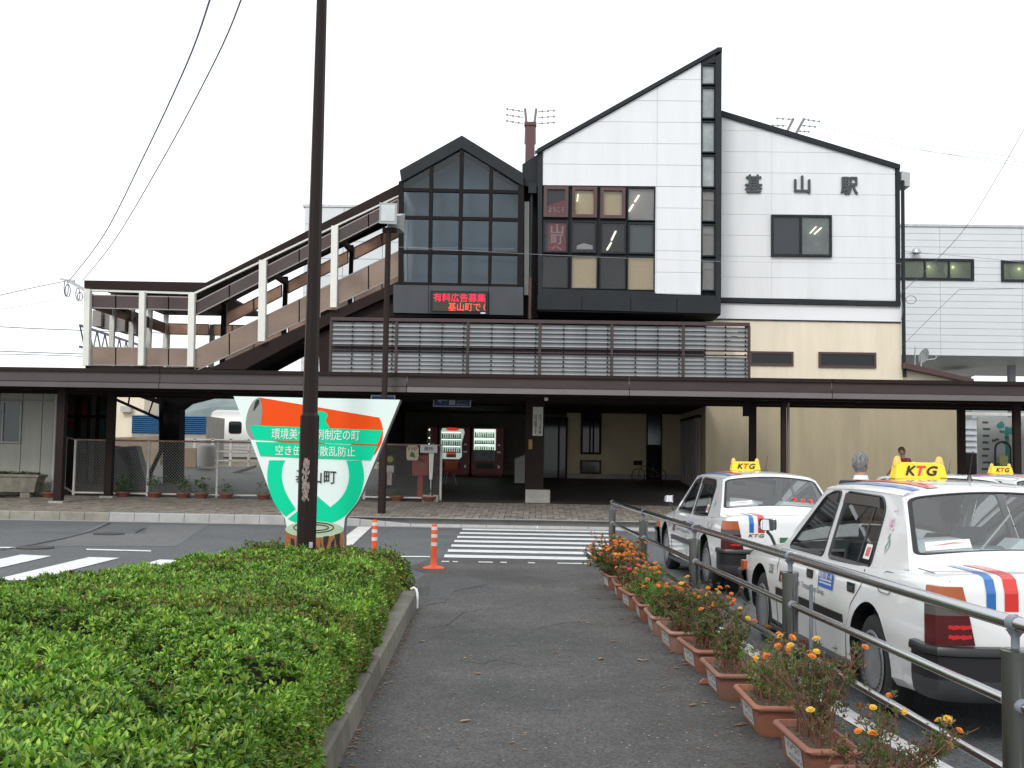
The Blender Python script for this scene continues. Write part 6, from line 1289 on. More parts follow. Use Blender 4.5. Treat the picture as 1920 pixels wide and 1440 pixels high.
def deck_z(x, y):
    W_, zb, zs, zt = cr_(PRF, y); X_ = [0, W_*.35, W_-.26, W_-.13, W_-.085]; Z_ = [zt, zt-.004, zs+(zt-zs)*.72, zs+(zt-zs)*.42, zs+.004]; return float(np.interp(abs(x), X_, Z_))
BODY = car_body()
def make_taxi(label, num, loc, rz):
    t = thing('taxi', label, 'taxi', loc, rz, 'white taxis waiting in the rank')
    bo = link('body', BODY, t); 
    L = dict(local=True)
    # body side: deck/bonnet joints, door seams
    SEAM = mat('panel_gap', (.10, .10, .10), .6)
    for s_ in (-1, 1):
        q = MB()
        for P_ in ([(.80, .885), (.84, .74), (.85, .45), (.84, .24)], [(-.235, .885), (-.235, .6), (-.235, .24)], [(-1.2, .91), (-1.2, .80), (-1.04, .66), (-.93, .46), (-.90, .24)]):
            pts = [(s_*(np.interp(z, [.2, .26, .4, .56, .62, .72, .84, .9], [.83, .83, .842, .85, .849, .838, .822, .80])+.0015), y, z) for y, z in P_]; q.tube(pts, .0035, 4, cap=False)
        q.build('door_seam', SEAM, t, **L)
        q = MB(); q.box(s_*.846, s_*.862, -.88, .82, .50, .565); q.build('side_moulding', CBLK, t, **L); q = MB(); q.box(s_*.84, s_*.858, -.88, 1.0, .20, .235); q.build('sill_trim', CGRY, t, **L)
        for yy_ in (-.08, -1.02):
            q = MB(); q.box(s_*.832, s_*.8395+s_*.004, yy_-.065, yy_+.065, .735, .80); h_ = q.build('door_handle', CBLK, t, **L); MB().box(s_*.84, s_*.849, yy_-.05, yy_+.055, .752, .775).build('handle_grip', CGRY, h_, **L)
    q = MB(); rw = [(s_*x, y, deck_z(x, y)+.002) for s_ in (1,) for x, y in ()]
    pts = [(x, -1.80+.0, deck_z(x, -1.80)+.002) for x in ()]
    lid = [(-.70, -1.86), (-.715, -2.1), (-.72, -2.36)]
    q = MB(); q.tube([(x, y, deck_z(x, y)+.002) for x, y in lid], .0035, 4, cap=False); q.tube([(-x, y, deck_z(x, y)+.002) for x, y in lid], .0035, 4, cap=False); q.build('boot_seam', SEAM, t, **L)
    # greenhouse
    for s_ in (-1, 1):
        q = MB(); side_poly(q, OUT, [grow(W1, .02), grow(W2, .02)], s_); q.build('cabin_side', CARW, t, **L)
        for nm, w_ in (('door_window', W1), ('door_window', W2)):
            q = MB(); g1, g2 = grow(w_, .022), grow(w_, -.006); q.loft([[(s_*(sidex(b_)+.004), a, b_) for a, b_ in g1], [(s_*(sidex(b_)+.010), a, b_) for a, b_ in grow(w_, .014)], [(s_*(sidex(b_)-.004), a, b_) for a, b_ in g2]], closed=True); fr_ = q.build(nm, CBLK, t, smooth=40, **L)
            q = MB(); side_poly(q, w_, [], s_, -.006); q.build('pane', CARG, fr_, **L)
            if w_ is W2: q = MB(); q.box(0, 0, 0, 0, 0, 0) if False else None; q.loft([[(s_*(sidex(z)+.0), -.905, z) for z in (.925, 1.37)], [(s_*(sidex(z)+.0), -.93, z) for z in (.925, 1.37)]]); q.build('divider_bar', CBLK, fr_, **L)
        q = MB(); VS = [(.12, 1.36), (-.135, 1.395), (-.145, 1.33), (-.02, 1.325)]; VS2 = [(-.285, 1.398), (-1.0, 1.385), (-1.08, 1.31), (-.95, 1.32), (-.29, 1.325)]
        for V_ in (VS, VS2): side_poly(q, V_, [], s_, .022)
        q.build('rain_visor', mat('smoked_visor', (.035, .026, .022), .25), t, **L)
    q = MB(); ys = lin(-1.36, .26, 16); ts = [-1, -.985, -.95, -.88, -.75, -.5, -.25, 0, .25, .5, .75, .88, .95, .985, 1]
    q.loft([[(tt*sidex(1.405), y, roof_z(tt*.60, y)) for tt in ts] for y in ys]); q.build('roof', CARW, t, smooth=60, **L)
    wsP = [Vector((.765, .99, .885)), Vector((-.765, .99, .885)), Vector((-.60, .25, 1.405)), Vector((.60, .25, 1.405)), Vector((0, .05, .06))]
    rwP = [Vector((-.745, -1.83, .955)), Vector((.745, -1.83, .955)), Vector((.60, -1.345, 1.405)), Vector((-.60, -1.345, 1.405)), Vector((0, -.07, .055))]
    for nm, P, a in (('windscreen', wsP, (.06, .93, .06)), ('rear_window', rwP, (.19, .95, .04))):
        F1, F2, F3 = glass_patch(P, *a); o = F1.build(nm, CARW, t, smooth=60, **L); F2.build('rubber_seal', CBLK, o, **L); F3.build('pane', CARGR if nm == 'rear_window' else CARG, o, smooth=80, **L)
    for P, yr in ((wsP, .26), (rwP, -1.36)):
        q = MB(); n_ = 24; hw = sidex(1.405); ra = []; rb = []
        for i in range(n_+1):
            s__ = i/n_; pb_ = patch(P, s__, 1.); rb.append(pb_); ra.append((pb_.x/ .60*hw, yr, roof_z(pb_.x, yr)))
        q.loft([ra, rb]); q.build('roof_header', CARW, t, smooth=60, **L)
    # rear parcel shelf, seats, dash, wheel
    MB().box(-.66, .66, -1.78, -1.25, .955, .975).build('parcel_shelf', CBLK, t, **L)
    q = MB(); q.add([(-.64, -1.18, .5), (.64, -1.18, .5), (.62, -1.3, 1.06), (-.62, -1.3, 1.06), (-.64, -1.0, .5), (.64, -1.0, .5), (.6, -1.16, 1.08), (-.6, -1.16, 1.08)], [(0, 1, 2, 3), (5, 4, 7, 6), (3, 2, 6, 7), (0, 3, 7, 4), (1, 5, 6, 2)]); q.box(-.62, .62, -1.05, -.5, .45, .62); q.build('rear_seat', SEATM, t, bevel=.03, **L)
    q = MB(); ln = [(-.62, 1.0), (-.58, 1.11), (-.2, 1.13), (-.12, 1.06), (.12, 1.06), (.2, 1.13), (.58, 1.11), (.62, 1.0)]; q.loft([[(x, -1.35, z-.08) for x, z in ln], [(x, -1.34, z) for x, z in ln], [(x*.97, -1.13, z+.0) for x, z in ln], [(x*.97, -1.08, z-.3) for x, z in ln]]); q.build('lace_cover', LACE, t, smooth=50, **L)
    for sx in (-.36, .36):
        q = MB(); q.box(sx-.25, sx+.25, .0, .5, .42, .6); q.add([(sx-.25, -.05, .5), (sx+.25, -.05, .5), (sx+.22, -.20, 1.0), (sx-.22, -.20, 1.0), (sx-.25, .1, .5), (sx+.25, .1, .5), (sx+.2, -.10, 1.02), (sx-.2, -.10, 1.02)], [(0, 1, 2, 3), (5, 4, 7, 6), (3, 2, 6, 7), (0, 3, 7, 4), (1, 5, 6, 2)]); st_ = q.build('front_seat', SEATM, t, bevel=.03, **L)
        q = MB(); q.box(sx-.13, sx+.13, -.23, -.15, 1.03, 1.15); q.build('headrest', SEATM, st_, bevel=.03, **L)
    q = MB(); q.box(-.70, .70, .55, .95, .55, .90); q.build('dashboard', CBLK, t, bevel=.04, **L); q = MB(); q.tube([(.36+.18*cos(k*pi/9), .42-.06*sin(k*pi/9), .86+.16*sin(k*pi/9)) for k in range(19)], .014, 6, cap=False); q.tube([(.2, .42, .86), (.52, .42, .86)], .012, 5); q.build('steering_wheel', CBLK, t, **L); MB().box(-.08, .08, .2, .24, 1.3, 1.36).build('inner_mirror', CBLK, t, **L)
    q = MB(); q.tube([(-.3, -1.66, .985), (.05, -1.5, 1.3)], .006, 4) if num == '205' else None
    if num == '205': q.build('window_pole', mat('pale_rod', (.5, .52, .52), .5), t, **L)
    # stripes on roof, boot and tail
    q = MB(); zr = lambda x, y: roof_z(x*.60/sidex(1.405), y)
    for x0, x1, mi in ((-.53, -.475, 0), (-.425, -.345, 1)): on_top(q, -1.335, .22, x0, x1, zr, mi); on_top(q, -2.335, -1.86, x0, x1, lambda x, y: deck_z(x, y), mi)
    for x0, x1, mi in ((-.53, -.475, 0), (-.425, -.345, 1)):
        W0 = [(-2.335, None), (-2.372, None), (-2.398, .90), (-2.404, .88), (-2.404, .745)]
        ring = [[(x0, -2.335, deck_z(x0, -2.335)+.003), (x1, -2.335, deck_z(x1, -2.335)+.003)], [(x0, -2.372, deck_z(x0, -2.372)+.004), (x1, -2.372, deck_z(x1, -2.372)+.004)], [(x0, -2.401, .905), (x1, -2.401, .905)], [(x0, -2.404, .89), (x1, -2.404, .89)], [(x0, -2.404, .79), (x1, -2.404, .79)]]; q.loft(ring[::-1], mi=mi, flip=True)
    q.build('stripe', [SBLUE, SRED], t, **L)
    q = MB(); mm = [CBLK, SRED, YEL]
    for ch, x, mi in (('K', -.51, 0), ('T', -.445, 1), ('G', -.38, 0)): put_text(q, textmesh(ch, .058, .036, .001, .03, .25), (x-.0, -2.405, .757), (1, 0, 0), (0, 0, 1), mi)
    q.box(-.425, -.415, -2.407, -2.404, .74, .775, 2); q.build('lettering', mm, t, **L)
    # tail lamps
    for s_ in (-1, 1):
        for nm, m_, z0, z1 in (('tail_lamp', REDL, .60, .765), ('tail_lamp', CLR, .765, .825), ('tail_lamp', AMB, .825, .925)):
            n = 6; q = MB(); rings = []
            def yo(x): return -2.415+.0*x
            top = lambda z: .0 if z < .83 else (z-.83)*.45
            for z in (z0, (z0+z1)/2, z1):
                W_ = .80+.02*min(1, (.93-z)*8); k = top(z)
                xi = .60+(z-.60)*.20; rings.append([(s_*xi, -2.375, z), (s_*xi, -2.412+k*.2, z), (s_*.70, -2.412+k*.2, z), (s_*(.775-k*.4), -2.411+k*.2, z), (s_*(.818-k*.6), -2.392+k*.2, z), (s_*(.838-k*.6), -2.35+k*.3, z), (s_*(.846-k*.5), -2.30+k*.5, z), (s_*(.80-k*.5), -2.29+k*.5, z)])
            q.loft(rings, flip=(s_ < 0)); nn = len(rings[0]); q.add(rings[-1], [tuple(range(nn))]); q.add(rings[0], [tuple(range(nn))[::-1]]); lp = q.build(nm, m_, t, smooth=35, **L)
            if m_ is REDL:
                for zc in (.645, .70):
                    g_ = MB()
                    for k in range(7): g_.box(s_*(.622+k*.019), s_*(.640+k*.019), -2.416, -2.4095, zc-.008-.003*(k % 3), zc+.009+.003*((k+1) % 2))
                    g_.build('lit_element', REDG, lp, **L)
    # bumpers
    def bumper(y0, sg, nm):
        q = MB(); arc = [(-.865, .25), (-.865, .06), (-.82, -.03), (-.70, -.075), (0, -.095), (.70, -.075), (.82, -.03), (.865, .06), (.865, .25)]
        pr_ = [(0, .56), (.0, .585), (-.025, .59), (-.025, .545), (.0, .535), (.0, .40)]; rings = []
        for (ins, z) in [(.03, .60), (-.012, .595), (-.02, .575), (-.02, .55), (.0, .54), (.0, .41)]: rings.append([(x*(1-ins*.9), y0+sg*(d_ if abs(x) > .8 and d_ > 0 else d_+ins), z) for x, d_ in arc])
        q.loft(rings, flip=(sg > 0)); b_ = q.build(nm, CBLK, t, smooth=30, **L)
        q = MB(); rings = [[(x*(1-ins), y0+sg*(d_+ins*1.2), z) for x, d_ in arc] for ins, z in ((.0, .41), (.005, .37), (.03, .31), (.06, .28))]; q.loft(rings, flip=(sg > 0)); q.build('bumper_skirt', CGRY, b_, smooth=30, **L)
    bumper(-2.40, 1, 'rear_bumper'); bumper(2.19, -1, 'front_bumper')
    MB().tube([(.45, -2.42, .22), (.45, -2.2, .22)], .03, 8).build('exhaust_pipe', CGRY, t, **L)
    MB().box(-.165, .165, -2.425, -2.408, .62, .74).build('number_plate', mat('plate_green', (.03, .16, .08), .5), t, **L)
    MB().box(-.28, .28, -2.412, -2.40, .765, .80).build('boot_trim', CHR, t, **L) if False else None
    # wheels
    for yy_ in (-1.365, 1.42):
        for s_ in (-1, 1):
            x_ = s_*.72; q = MB(); q.lathe([(.20, s_*.085), (.27, s_*.09), (.305, s_*.075), (.318, s_*.03), (.318, -s_*.05), (.30, -s_*.085), (.2, -s_*.09)] if s_ < 0 else [(.2, -.09), (.30, -.085), (.318, -.05), (.318, .03), (.305, .075), (.27, .09), (.20, .085)], 32, (x_, yy_, .318), 'x'); w_ = q.build('wheel', TYR, t, smooth=40, **L)
            q = MB(); pf = [(.195, .086), (.21, .095), (.20, .10), (.12, .085), (.05, .098), (.0, .10)]; q.lathe([(r_, s_*z) for r_, z in pf[::-1]] if s_ > 0 else [(r_, s_*z) for r_, z in pf], 32, (x_, yy_, .318), 'x'); hb_ = q.build('wheel_cover', HUB, w_, smooth=40, **L)
            q = MB()
            for ring_, (rr_, m_) in enumerate(((.185, 30), (.167, 30))):
                for k in range(m_):
                    a = 2*pi*(k+.5*ring_)/m_; c_ = Vector((x_+s_*(.102 if ring_ == 0 else .0975), yy_+rr_*cos(a), .318+rr_*sin(a))); u_ = Vector((0, -sin(a), cos(a)))*.0105; v_ = Vector((0, cos(a), sin(a)))*.0065; q.quad(c_-u_-v_, c_+u_-v_, c_+u_+v_, c_-u_+v_)
            o = q.build('vent_holes', CBLK, w_, **L); o['kind'] = 'stuff'
    # fender mirrors
    for s_ in (-1, 1):
        q = MB(); c_ = Vector((s_*.80, 1.30, 1.06)); q.tube([(s_*.70, 1.42, .87), (s_*.76, 1.34, .96), (c_.x, 1.32, 1.0)], .014, 6); mm_ = q.build('wing_mirror', CBLK, t, **L)
        P_ = rnd([(-.073, -.05), (.073, -.05), (.073, .052), (-.073, .052)], .03, 4); q = MB(); q.loft([[(c_.x+a*.75, 1.38, c_.z+b_*.75) for a, b_ in P_], [(c_.x+a*1.05, 1.33, c_.z+b_*1.05) for a, b_ in P_], [(c_.x+a*1.05, 1.29, c_.z+b_*1.05) for a, b_ in P_]], closed=True, flip=True); q.add([(c_.x+a*.75, 1.38, c_.z+b_*.75) for a, b_ in P_], [tuple(range(len(P_)))]); q.build('mirror_shell', CHR, mm_, smooth=50, **L)
        MB().add([(c_.x+a*.93, 1.291, c_.z+b_*.93) for a, b_ in P_], [tuple(range(len(P_)))]).build('mirror_face', MIR, mm_, **L)
    # front end
    q = MB(); q.box(-.45, .45, 2.19, 2.225, .52, .68); q.build('grille', CBLK, t, **L)
    for s_ in (-1, 1): MB().box(s_*.47, s_*.76, 2.16, 2.215, .53, .69).build('headlight', CLR, t, **L); MB().box(s_*.80, s_*.846, 2.0, 2.12, .60, .68).build('side_repeater', AMB, t, **L)
    # lettering on the flank
    def side_text(body, y, z, w_, h_, m_, bold=.0, shear=0, name='lettering'):
        for s_ in ((-1,) if True else (-1, 1)):
            xs = -np.interp(z, [.2, .26, .4, .56, .62, .72, .84, .9], [.83, .83, .842, .85, .849, .838, .822, .80])-.003; q = MB(); put_text(q, textmesh(body, w_, h_, 0, bold, shear), (xs, y, z), (0, -1, 0), (.1, 0, 1)); q.build(name, m_, t, **L)
    side_text(num, 1.02, .70, .13, .075, CBLK, .0) if num else None; side_text('King of the', .33, .665, .34, .055, CBLK); side_text('Transportation Group', -.17, .66, .56, .055, CBLK)
    for ch, y, m_ in (('K', .72, CBLK), ('T', .66, SRED), ('G', .60, CBLK)): side_text(ch, y, .665, .065, .085, m_, .04, .2)
    side_text('N₂', .92, .44, .04, .03, CBLK)
    # blue sticker on the rear door
    BS = mat('door_sticker_blue', (.03, .13, .45), .4); q = MB(); q.loft([[(-.8345-.0, y, .815) for y in (-.30, -.64)], [(-.846, y, .70) for y in (-.30, -.64)]]); o = q.build('door_sticker', BS, t, **L)
    q = MB(); put_text(q, textmesh('電話予約受付中', .30, .05, 0, .02), (-.8385, -.47, .79), (0, -1, 0), (.1, 0, 1)) if False else None; put_text(q, textmesh('安心', .12, .05, 0, .02), (-.8385, -.39, .785), (0, -1, 0), (.1, 0, 1)) if False else None
    put_text(q, textmesh('新型川営・所', .30, .042, 0, .02), (-.8385, -.47, .79), (0, -1, 0), (.1, 0, 1))
    for k, z in enumerate((.752, .728)):
        for j in range(10): yc = -.34-j*.028; q.quad((-.8425-k*.002, yc, z), (-.8425-k*.002, yc-.02, z), (-.8415-k*.002, yc-.02, z+.012), (-.8415-k*.002, yc, z+.012))
    q.build('sticker_print', mat('sticker_white', (.8, .8, .8), .5), o, **L)
    # window stickers
    q = MB(); side_poly(q, [(-.99, .965), (-.99, 1.065), (-1.105, 1.065), (-1.11, .965)], [], -1, .0); o = q.build('window_sticker', mat('sticker_paper', (.72, .68, .66), .6), t, **L); q = MB(); side_poly(q, [(-1.02, .985), (-1.02, 1.045), (-1.09, 1.045), (-1.09, .985)], [], -1, .002); q.build('sticker_print', mat('sticker_red_print', (.55, .12, .12), .6, var=.8, scale=70), o, **L)
    def on_patch(P, pts, off): nn = (P[1]-P[0]).cross(P[3]-P[0]).normalized(); return [patch(P, *p)+nn*off for p in pts]
    q = MB(); q.add(on_patch(rwP, [(.075, .23), (.27, .23), (.27, .34), (.075, .34)], .004), [(0, 1, 2, 3)]); o = q.build('window_sticker', MATS['sticker_paper'], t, **L); q = MB(); q.add(on_patch(rwP, [(.10, .28), (.15, .295), (.20, .305), (.25, .29), (.20, .295), (.15, .287)], .006), [tuple(range(6))]); q.build('sticker_print', SRED, o, **L)
    q = MB(); 
    for k, ch in enumerate(num):
        c_ = patch(rwP, .655+k*.075, .34, ); nn = (rwP[1]-rwP[0]).cross(rwP[3]-rwP[0]).normalized(); put_text(q, textmesh(ch, .055, .07, 0, .02), c_+nn*.004, (1, 0, 0), (rwP[3]-rwP[0]).normalized())
    if num: q.build('window_number', mat('number_red', (.75, .05, .05), .5, emit=(1, .05, .05), estr=.12), t, **L)
    # flower decal on the rear pillar
    q = MB(); rr_ = random.Random(5)
    for k in range(30):
        y, z = -1.335+rr_.gauss(0, .028)-.0, 1.225+rr_.gauss(0, .035); s_ = rr_.uniform(.008, .018); a = rr_.uniform(0, 3); side_poly(q, [(y+s_*cos(a), z+s_*sin(a)), (y+s_*.4*cos(a+1.6), z+s_*.4*sin(a+1.6)), (y-s_*cos(a), z-s_*sin(a)), (y-s_*.4*cos(a+1.6), z-s_*.4*sin(a+1.6))], [], -1, .003+.0002*k, 0)
    for k in range(9):
        y, z = -1.33-rr_.uniform(0, .07), 1.12+rr_.gauss(0, .04); s_ = rr_.uniform(.02, .04); a = rr_.uniform(.9, 2.2); side_poly(q, [(y+s_*cos(a), z+s_*sin(a)), (y+s_*.2*cos(a+1.6), z+s_*.2*sin(a+1.6)), (y-s_*cos(a), z-s_*sin(a)), (y-s_*.2*cos(a+1.6), z-s_*.2*sin(a+1.6))], [], -1, .003+.0002*k, 1)
    q.build('flower_decal', [mat('decal_pink', (.68, .30, .45), .5), mat('decal_green', (.10, .30, .22), .5)], t, **L)
    q = MB(); P_ = rnd([(-1.74, .80), (-1.52, .80), (-1.52, .93), (-1.74, .93)], .05, 4); q.tube([(-(np.interp(z, [.72, .84, .95], [.84, .83, .775])+.001), y, z) for y, z in P_]+[(-(np.interp(P_[0][1], [.72, .84, .95], [.84, .83, .775])+.001), *P_[0])], .003, 4, cap=False); q.build('fuel_flap', SEAM, t, **L)
    # roof sign
    q = MB(); ys0 = -.12; rz0 = roof_z(0, ys0)-.012
    for (y0, y1) in ((-.07, .07),):
        P_ = [(-.205, 0), (.205, 0), (.185, .11), (.12, .13), (-.12, .13), (-.185, .11)]; q.add([(x, ys0+y0*(1-z*2), rz0+.012+z) for x, z in P_]+[(x, ys0+y1*(1-z*2), rz0+.012+z) for x, z in P_], [(0, 1, 2, 3, 4, 5), (11, 10, 9, 8, 7, 6)]+[(i, i+6, (i+1) % 6+6, (i+1) % 6) for i in range(6)])
    rs = q.build('roof_sign', YEL, t, bevel=.008, **L)
    for s_ in (-1, 1): MB().lathe([(.034, 0), (.032, .03), (.022, .065), (.008, .075)], 10, (s_*.165, ys0, rz0+.115)).build('sign_beacon', mat('beacon_amber', (.72, .48, .10), .3), rs, 50, **L)
    q = MB(); yd = Vector((0, .14, 1)).normalized()
    for ch, x, mi, w_ in (('K', -.105, 0, .08), ('T', .0, 1, .07), ('G', .105, 0, .085)): put_text(q, textmesh(ch, w_, .07, 0, .035, .3), (x*.8, ys0-.0665, rz0+.078), (1, 0, 0), yd, mi)
    q.build('lettering', [CBLK, SRED], rs, **L)
    MB().box(-.22, .22, ys0-.03, ys0+.03, rz0-.005, rz0+.014).build('sign_foot', CGRY, rs, **L)
    q = MB(); q.lathe([(.025, 0), (.012, .04), (.004, .05)], 8, (.12, -.75, roof_z(.12, -.75)-.004)); q.tube([(.12, -.75, roof_z(.12, -.75)+.03), (.13, -.79, 1.72)], .003, 4); q.tube([(.12, -.75, 1.51), (.09, -.6, 1.52), (.05, -.42, 1.52)], .005, 4); q.build('aerial', CBLK, t, **L)
    return t
A1 = radians(3.3); 
def at_left_rear(px, py, rz, inset=.80):
    x, y = G(px, py); # contact of the outer edge of the left rear tyre
    lx, ly = -inset, -1.365; return (x-(lx*cos(rz)-ly*sin(rz)), y-(lx*sin(rz)+ly*cos(rz)), 0)
l205 = at_left_rear(1640, 1335, A1); make_taxi('white taxi marked 205, nearest the camera behind the railing', '205', l205, A1)
l203 = at_left_rear(1326, 1106, A1+.01); make_taxi('white taxi marked 203 standing nearest the crosswalk, behind the steel railing', '203', l203, A1+.01)
for (px, Y, num, lab, rz) in ((1742, 17.4, '', 'white taxi in the second row, its roof sign overlapping the nearest taxi sign', A1), (1884, 19.2, '', 'white taxi farthest right, half cut off by the photo edge beyond the second row', radians(12))):
    x, _ = F(px, 880, Y); sx = .36; make_taxi(lab, num, (x+.0, Y+.36, 0), rz)
# ================================================================ RAILING
RS = mat('stainless_rail', (.50, .50, .51), .14, metal=1.); RP = mat('railing_post', (.20, .205, .195), .27, metal=.9, var=.12, scale=5, dirt=.2); RC = mat('grey_joint', (.20, .22, .26), .45)
rl = thing('steel_railing', 'three rail stainless steel railing running beside the flower planters', 'railing', (2.0, 5, 0))
def RX(Y): return float(np.interp(Y, [1.2, 4.9, 8.2, 11.6, 15.1, 18.6], [2.27, 2.05, 1.83, 1.615, 1.42, 1.235]))
PY = [1.55, 4.9, 8.2, 11.6, 15.1, 18.6]
for Y in PY:
    x = RX(Y); MB().lathe([(.057, -.01), (.057, .80), (.061, .80), (.061, .825), (.05, .832), (.02, .835)], 20, (x, Y, 0)).build('post', RP, rl, 40)
    MB().lathe([(.018, .83), (.018, .88), (.03, .90), (.04, .912)], 12, (x, Y, 0)).build('rail_bracket', RC, rl, 40)
    for z in (.60, .30):
        for s_ in (-1, 1):
            d = Vector((RX(Y+.1)-RX(Y-.1), .2, 0)).normalized()*s_; c_ = Vector((x, Y, z)); MB().tube([c_+d*.045, c_+d*.07, c_+d*.085], [.033, .034, .027], 12).build('rail_joint', RC, rl, 40)
for i, (a, c) in enumerate(zip(PY, PY[1:])):
    A_, C_ = Vector((RX(a), a, 0)), Vector((RX(c), c, 0)); d = (C_-A_).normalized()
    MB().tube([A_+Vector((0, 0, .94))+d*.02, C_+Vector((0, 0, .94))-d*.02], .031, 16).build('rail', RS, rl, 50)
    for z in (.60, .30): MB().tube([A_+Vector((0, 0, z))+d*.06, C_+Vector((0, 0, z))-d*.06], .024, 14).build('rail', RS, rl, 50)
for Y in PY: A_ = Vector((RX(Y), Y, .94)); d = Vector((RX(Y+.1)-RX(Y-.1), .2, 0)).normalized(); MB().tube([A_-d*.03, A_+d*.03], .034, 16).build('rail_clamp', RC, rl, 50)
MB().tube([(RX(18.6), 18.6, .94), (RX(18.6)-.003, 18.66, .94), (RX(18.6)-.004, 18.69, .92)], [.031, .031, .02], 12).build('rail_end', RC, rl, 50)
x = RX(8.2)+.13; MB().tube([(x, 8.12, 0), (x, 8.12, .60), (x, 8.12, .75)], .014, 8).build('drain_rod', RC, rl)
# ================================================================ PLANTERS + FLOWERS
POT = mat('planter_terracotta', (.27, .11, .072), .55, var=.12, scale=4, dirt=.3, bump=.2, bscale=60); POTV = [POT, mat('planter_dusty', (.24, .115, .08), .65, var=.2, scale=5, dirt=.6, bump=.2, bscale=60), mat('planter_bright', (.31, .12, .07), .5, var=.12, scale=3, dirt=.4, bump=.2, bscale=60)]; PLQ = mat('planter_label', (.42, .42, .40), .6, dirt=.5, scale=9); POTP = mat('planter_faded', (.33, .18, .135), .6, var=.12, scale=4, dirt=.35)
SOILG = mat('pebbly_soil', (.11, .08, .05), .95, isl=None, var=.6, scale=30, bump=1, bscale=50)
def planter_meshes():
    L_, W_, H_ = .32, .125, .19
    def rr(l, w_, z): P_ = rnd([(-w_, -l), (w_, -l), (w_, l), (-w_, l)], .045, 5); return [(a, b_, z) for a, b_ in P_]
    q = MB(); q.loft([rr(L_-.055, W_-.035, 0), rr(L_-.045, W_-.027, .02), rr(L_-.008, W_-.006, H_-.03)], closed=True); q.add(rr(L_-.055, W_-.035, 0), [tuple(range(24))[::-1]]); pot = q.mesh('pot', [POT], 40)
    q = MB(); q.loft([rr(L_-.01, W_-.008, H_-.035), rr(L_+.012, W_+.014, H_-.033), rr(L_+.02, W_+.022, H_-.015), rr(L_+.012, W_+.014, H_), rr(L_-.008, W_-.006, H_), rr(L_-.016, W_-.014, H_-.02), rr(L_-.03, W_-.025, .08)], closed=True); rim = q.mesh('rim', [POT], 60)
    q = MB(); q.add(rr(L_-.015, W_-.012, H_-.035), [tuple(range(24))]); r_ = random.Random(4)
    for _ in range(150):
        x, y = r_.uniform(-W_+.02, W_-.02), r_.uniform(-L_+.02, L_-.02); s_ = r_.uniform(.003, .008); q.lathe([(s_*.6, 0), (s_, s_*.5), (s_*.5, s_)], 5, (x, y, H_-.036))
    soil = q.mesh('soil', [SOILG, mat('pebble', (.35, .32, .27), .9)]); n0 = 24
    q = MB(); xo = lambda z: -(W_-.027+.021*(z-.02)/.14)-.0035
    q.quad((xo(.035), -.15, .035), (xo(.035), .17, .035), (xo(.14), .17, .14), (xo(.14), -.15, .14)); lab = q.mesh('label_plate', [PLQ])
    q = MB(); r_ = random.Random(1)
    for row in range(2):
        for j in range(6):
            y = .13-j*.042; z = .10-row*.035
            for k in range(3): yy_ = y-r_.uniform(0, .02); q.quad((xo(z)-.0015, yy_, z+.022*k/3), (xo(z)-.0015, yy_-.022, z+.022*k/3), (xo(z)-.0018, yy_-.022, z+.006+.022*k/3), (xo(z)-.0018, yy_, z+.006+.022*k/3)) if False else None
    pr_ = MB(); rk = random.Random(8)
    for row, (zc, hh, n_) in enumerate(((.108, .034, 7), (.062, .024, 8))):      # worn, unreadable brush strokes
        for j in range(n_):
            yc = .11-j*.032
            for _ in range(4):
                za, ya = zc+rk.uniform(-.5, .4)*hh, yc+rk.uniform(-.011, .008); vert = rk.random() < .5; dy, dz = (.0035, hh*.45) if vert else (.016, .0045)
                pr_.quad((xo(za)-.0012, ya, za), (xo(za)-.0012, ya-dy, za), (xo(za+dz)-.0012, ya-dy, za+dz), (xo(za+dz)-.0012, ya, za+dz))
    prn = pr_.mesh('lettering', [mat('label_ink', (.08, .08, .08), .7)])
    return pot, rim, soil, lab, prn
PM = planter_meshes()
STM = mat('brown_stem', (.16, .07, .045), .8, var=.3, scale=20); STG = mat('green_stem', (.10, .13, .03), .8, var=.3, scale=20)
FL = [mat('marigold_orange', (.80, .22, .012), .6, isl=[(.55, .11, .008), (.66, .20, .015), (.60, .15, .01)]), mat('marigold_yellow', (.85, .52, .02), .6, isl=[(.68, .42, .03), (.64, .32, .02)]), mat('celosia_red', (.5, .03, .06), .6)]
FLF = leafmat('marigold_leaf', [(.05, .10, .025), (.08, .14, .03), (.11, .14, .04), (.13, .10, .04)], .2, 7); FLD = leafmat('dry_leaf', [(.20, .11, .06), (.28, .17, .10), (.14, .08, .045), (.17, .14, .06)], .25, 8); FLG = leafmat('bright_leaf', [(.08, .20, .03), (.14, .28, .05), (.22, .30, .06)], .2, 7)
def flower(q, c, nrm, r_, mi):
    nrm = nrm.normalized(); a = nrm.orthogonal().normalized(); b_ = nrm.cross(a); rg_ = random
    for ring_, (rr_, up_, n) in enumerate(((1, 0, 8), (.72, .28, 7), (.4, .5, 5))):
        for k in range(n):
            t = 2*pi*(k+.4*ring_)/n+rg_.uniform(-.15, .15); w_ = .34*r_; d = a*cos(t)+b_*sin(t); s_ = nrm.cross(d); b0 = c+nrm*up_*r_*.6; e_ = c+d*rr_*r_+nrm*up_*r_
            q.add([b0-s_*w_*.3, e_-s_*w_, e_+d*r_*.12, e_+s_*w_, b0+s_*w_*.3], [(0, 1, 2, 3, 4)], mi)
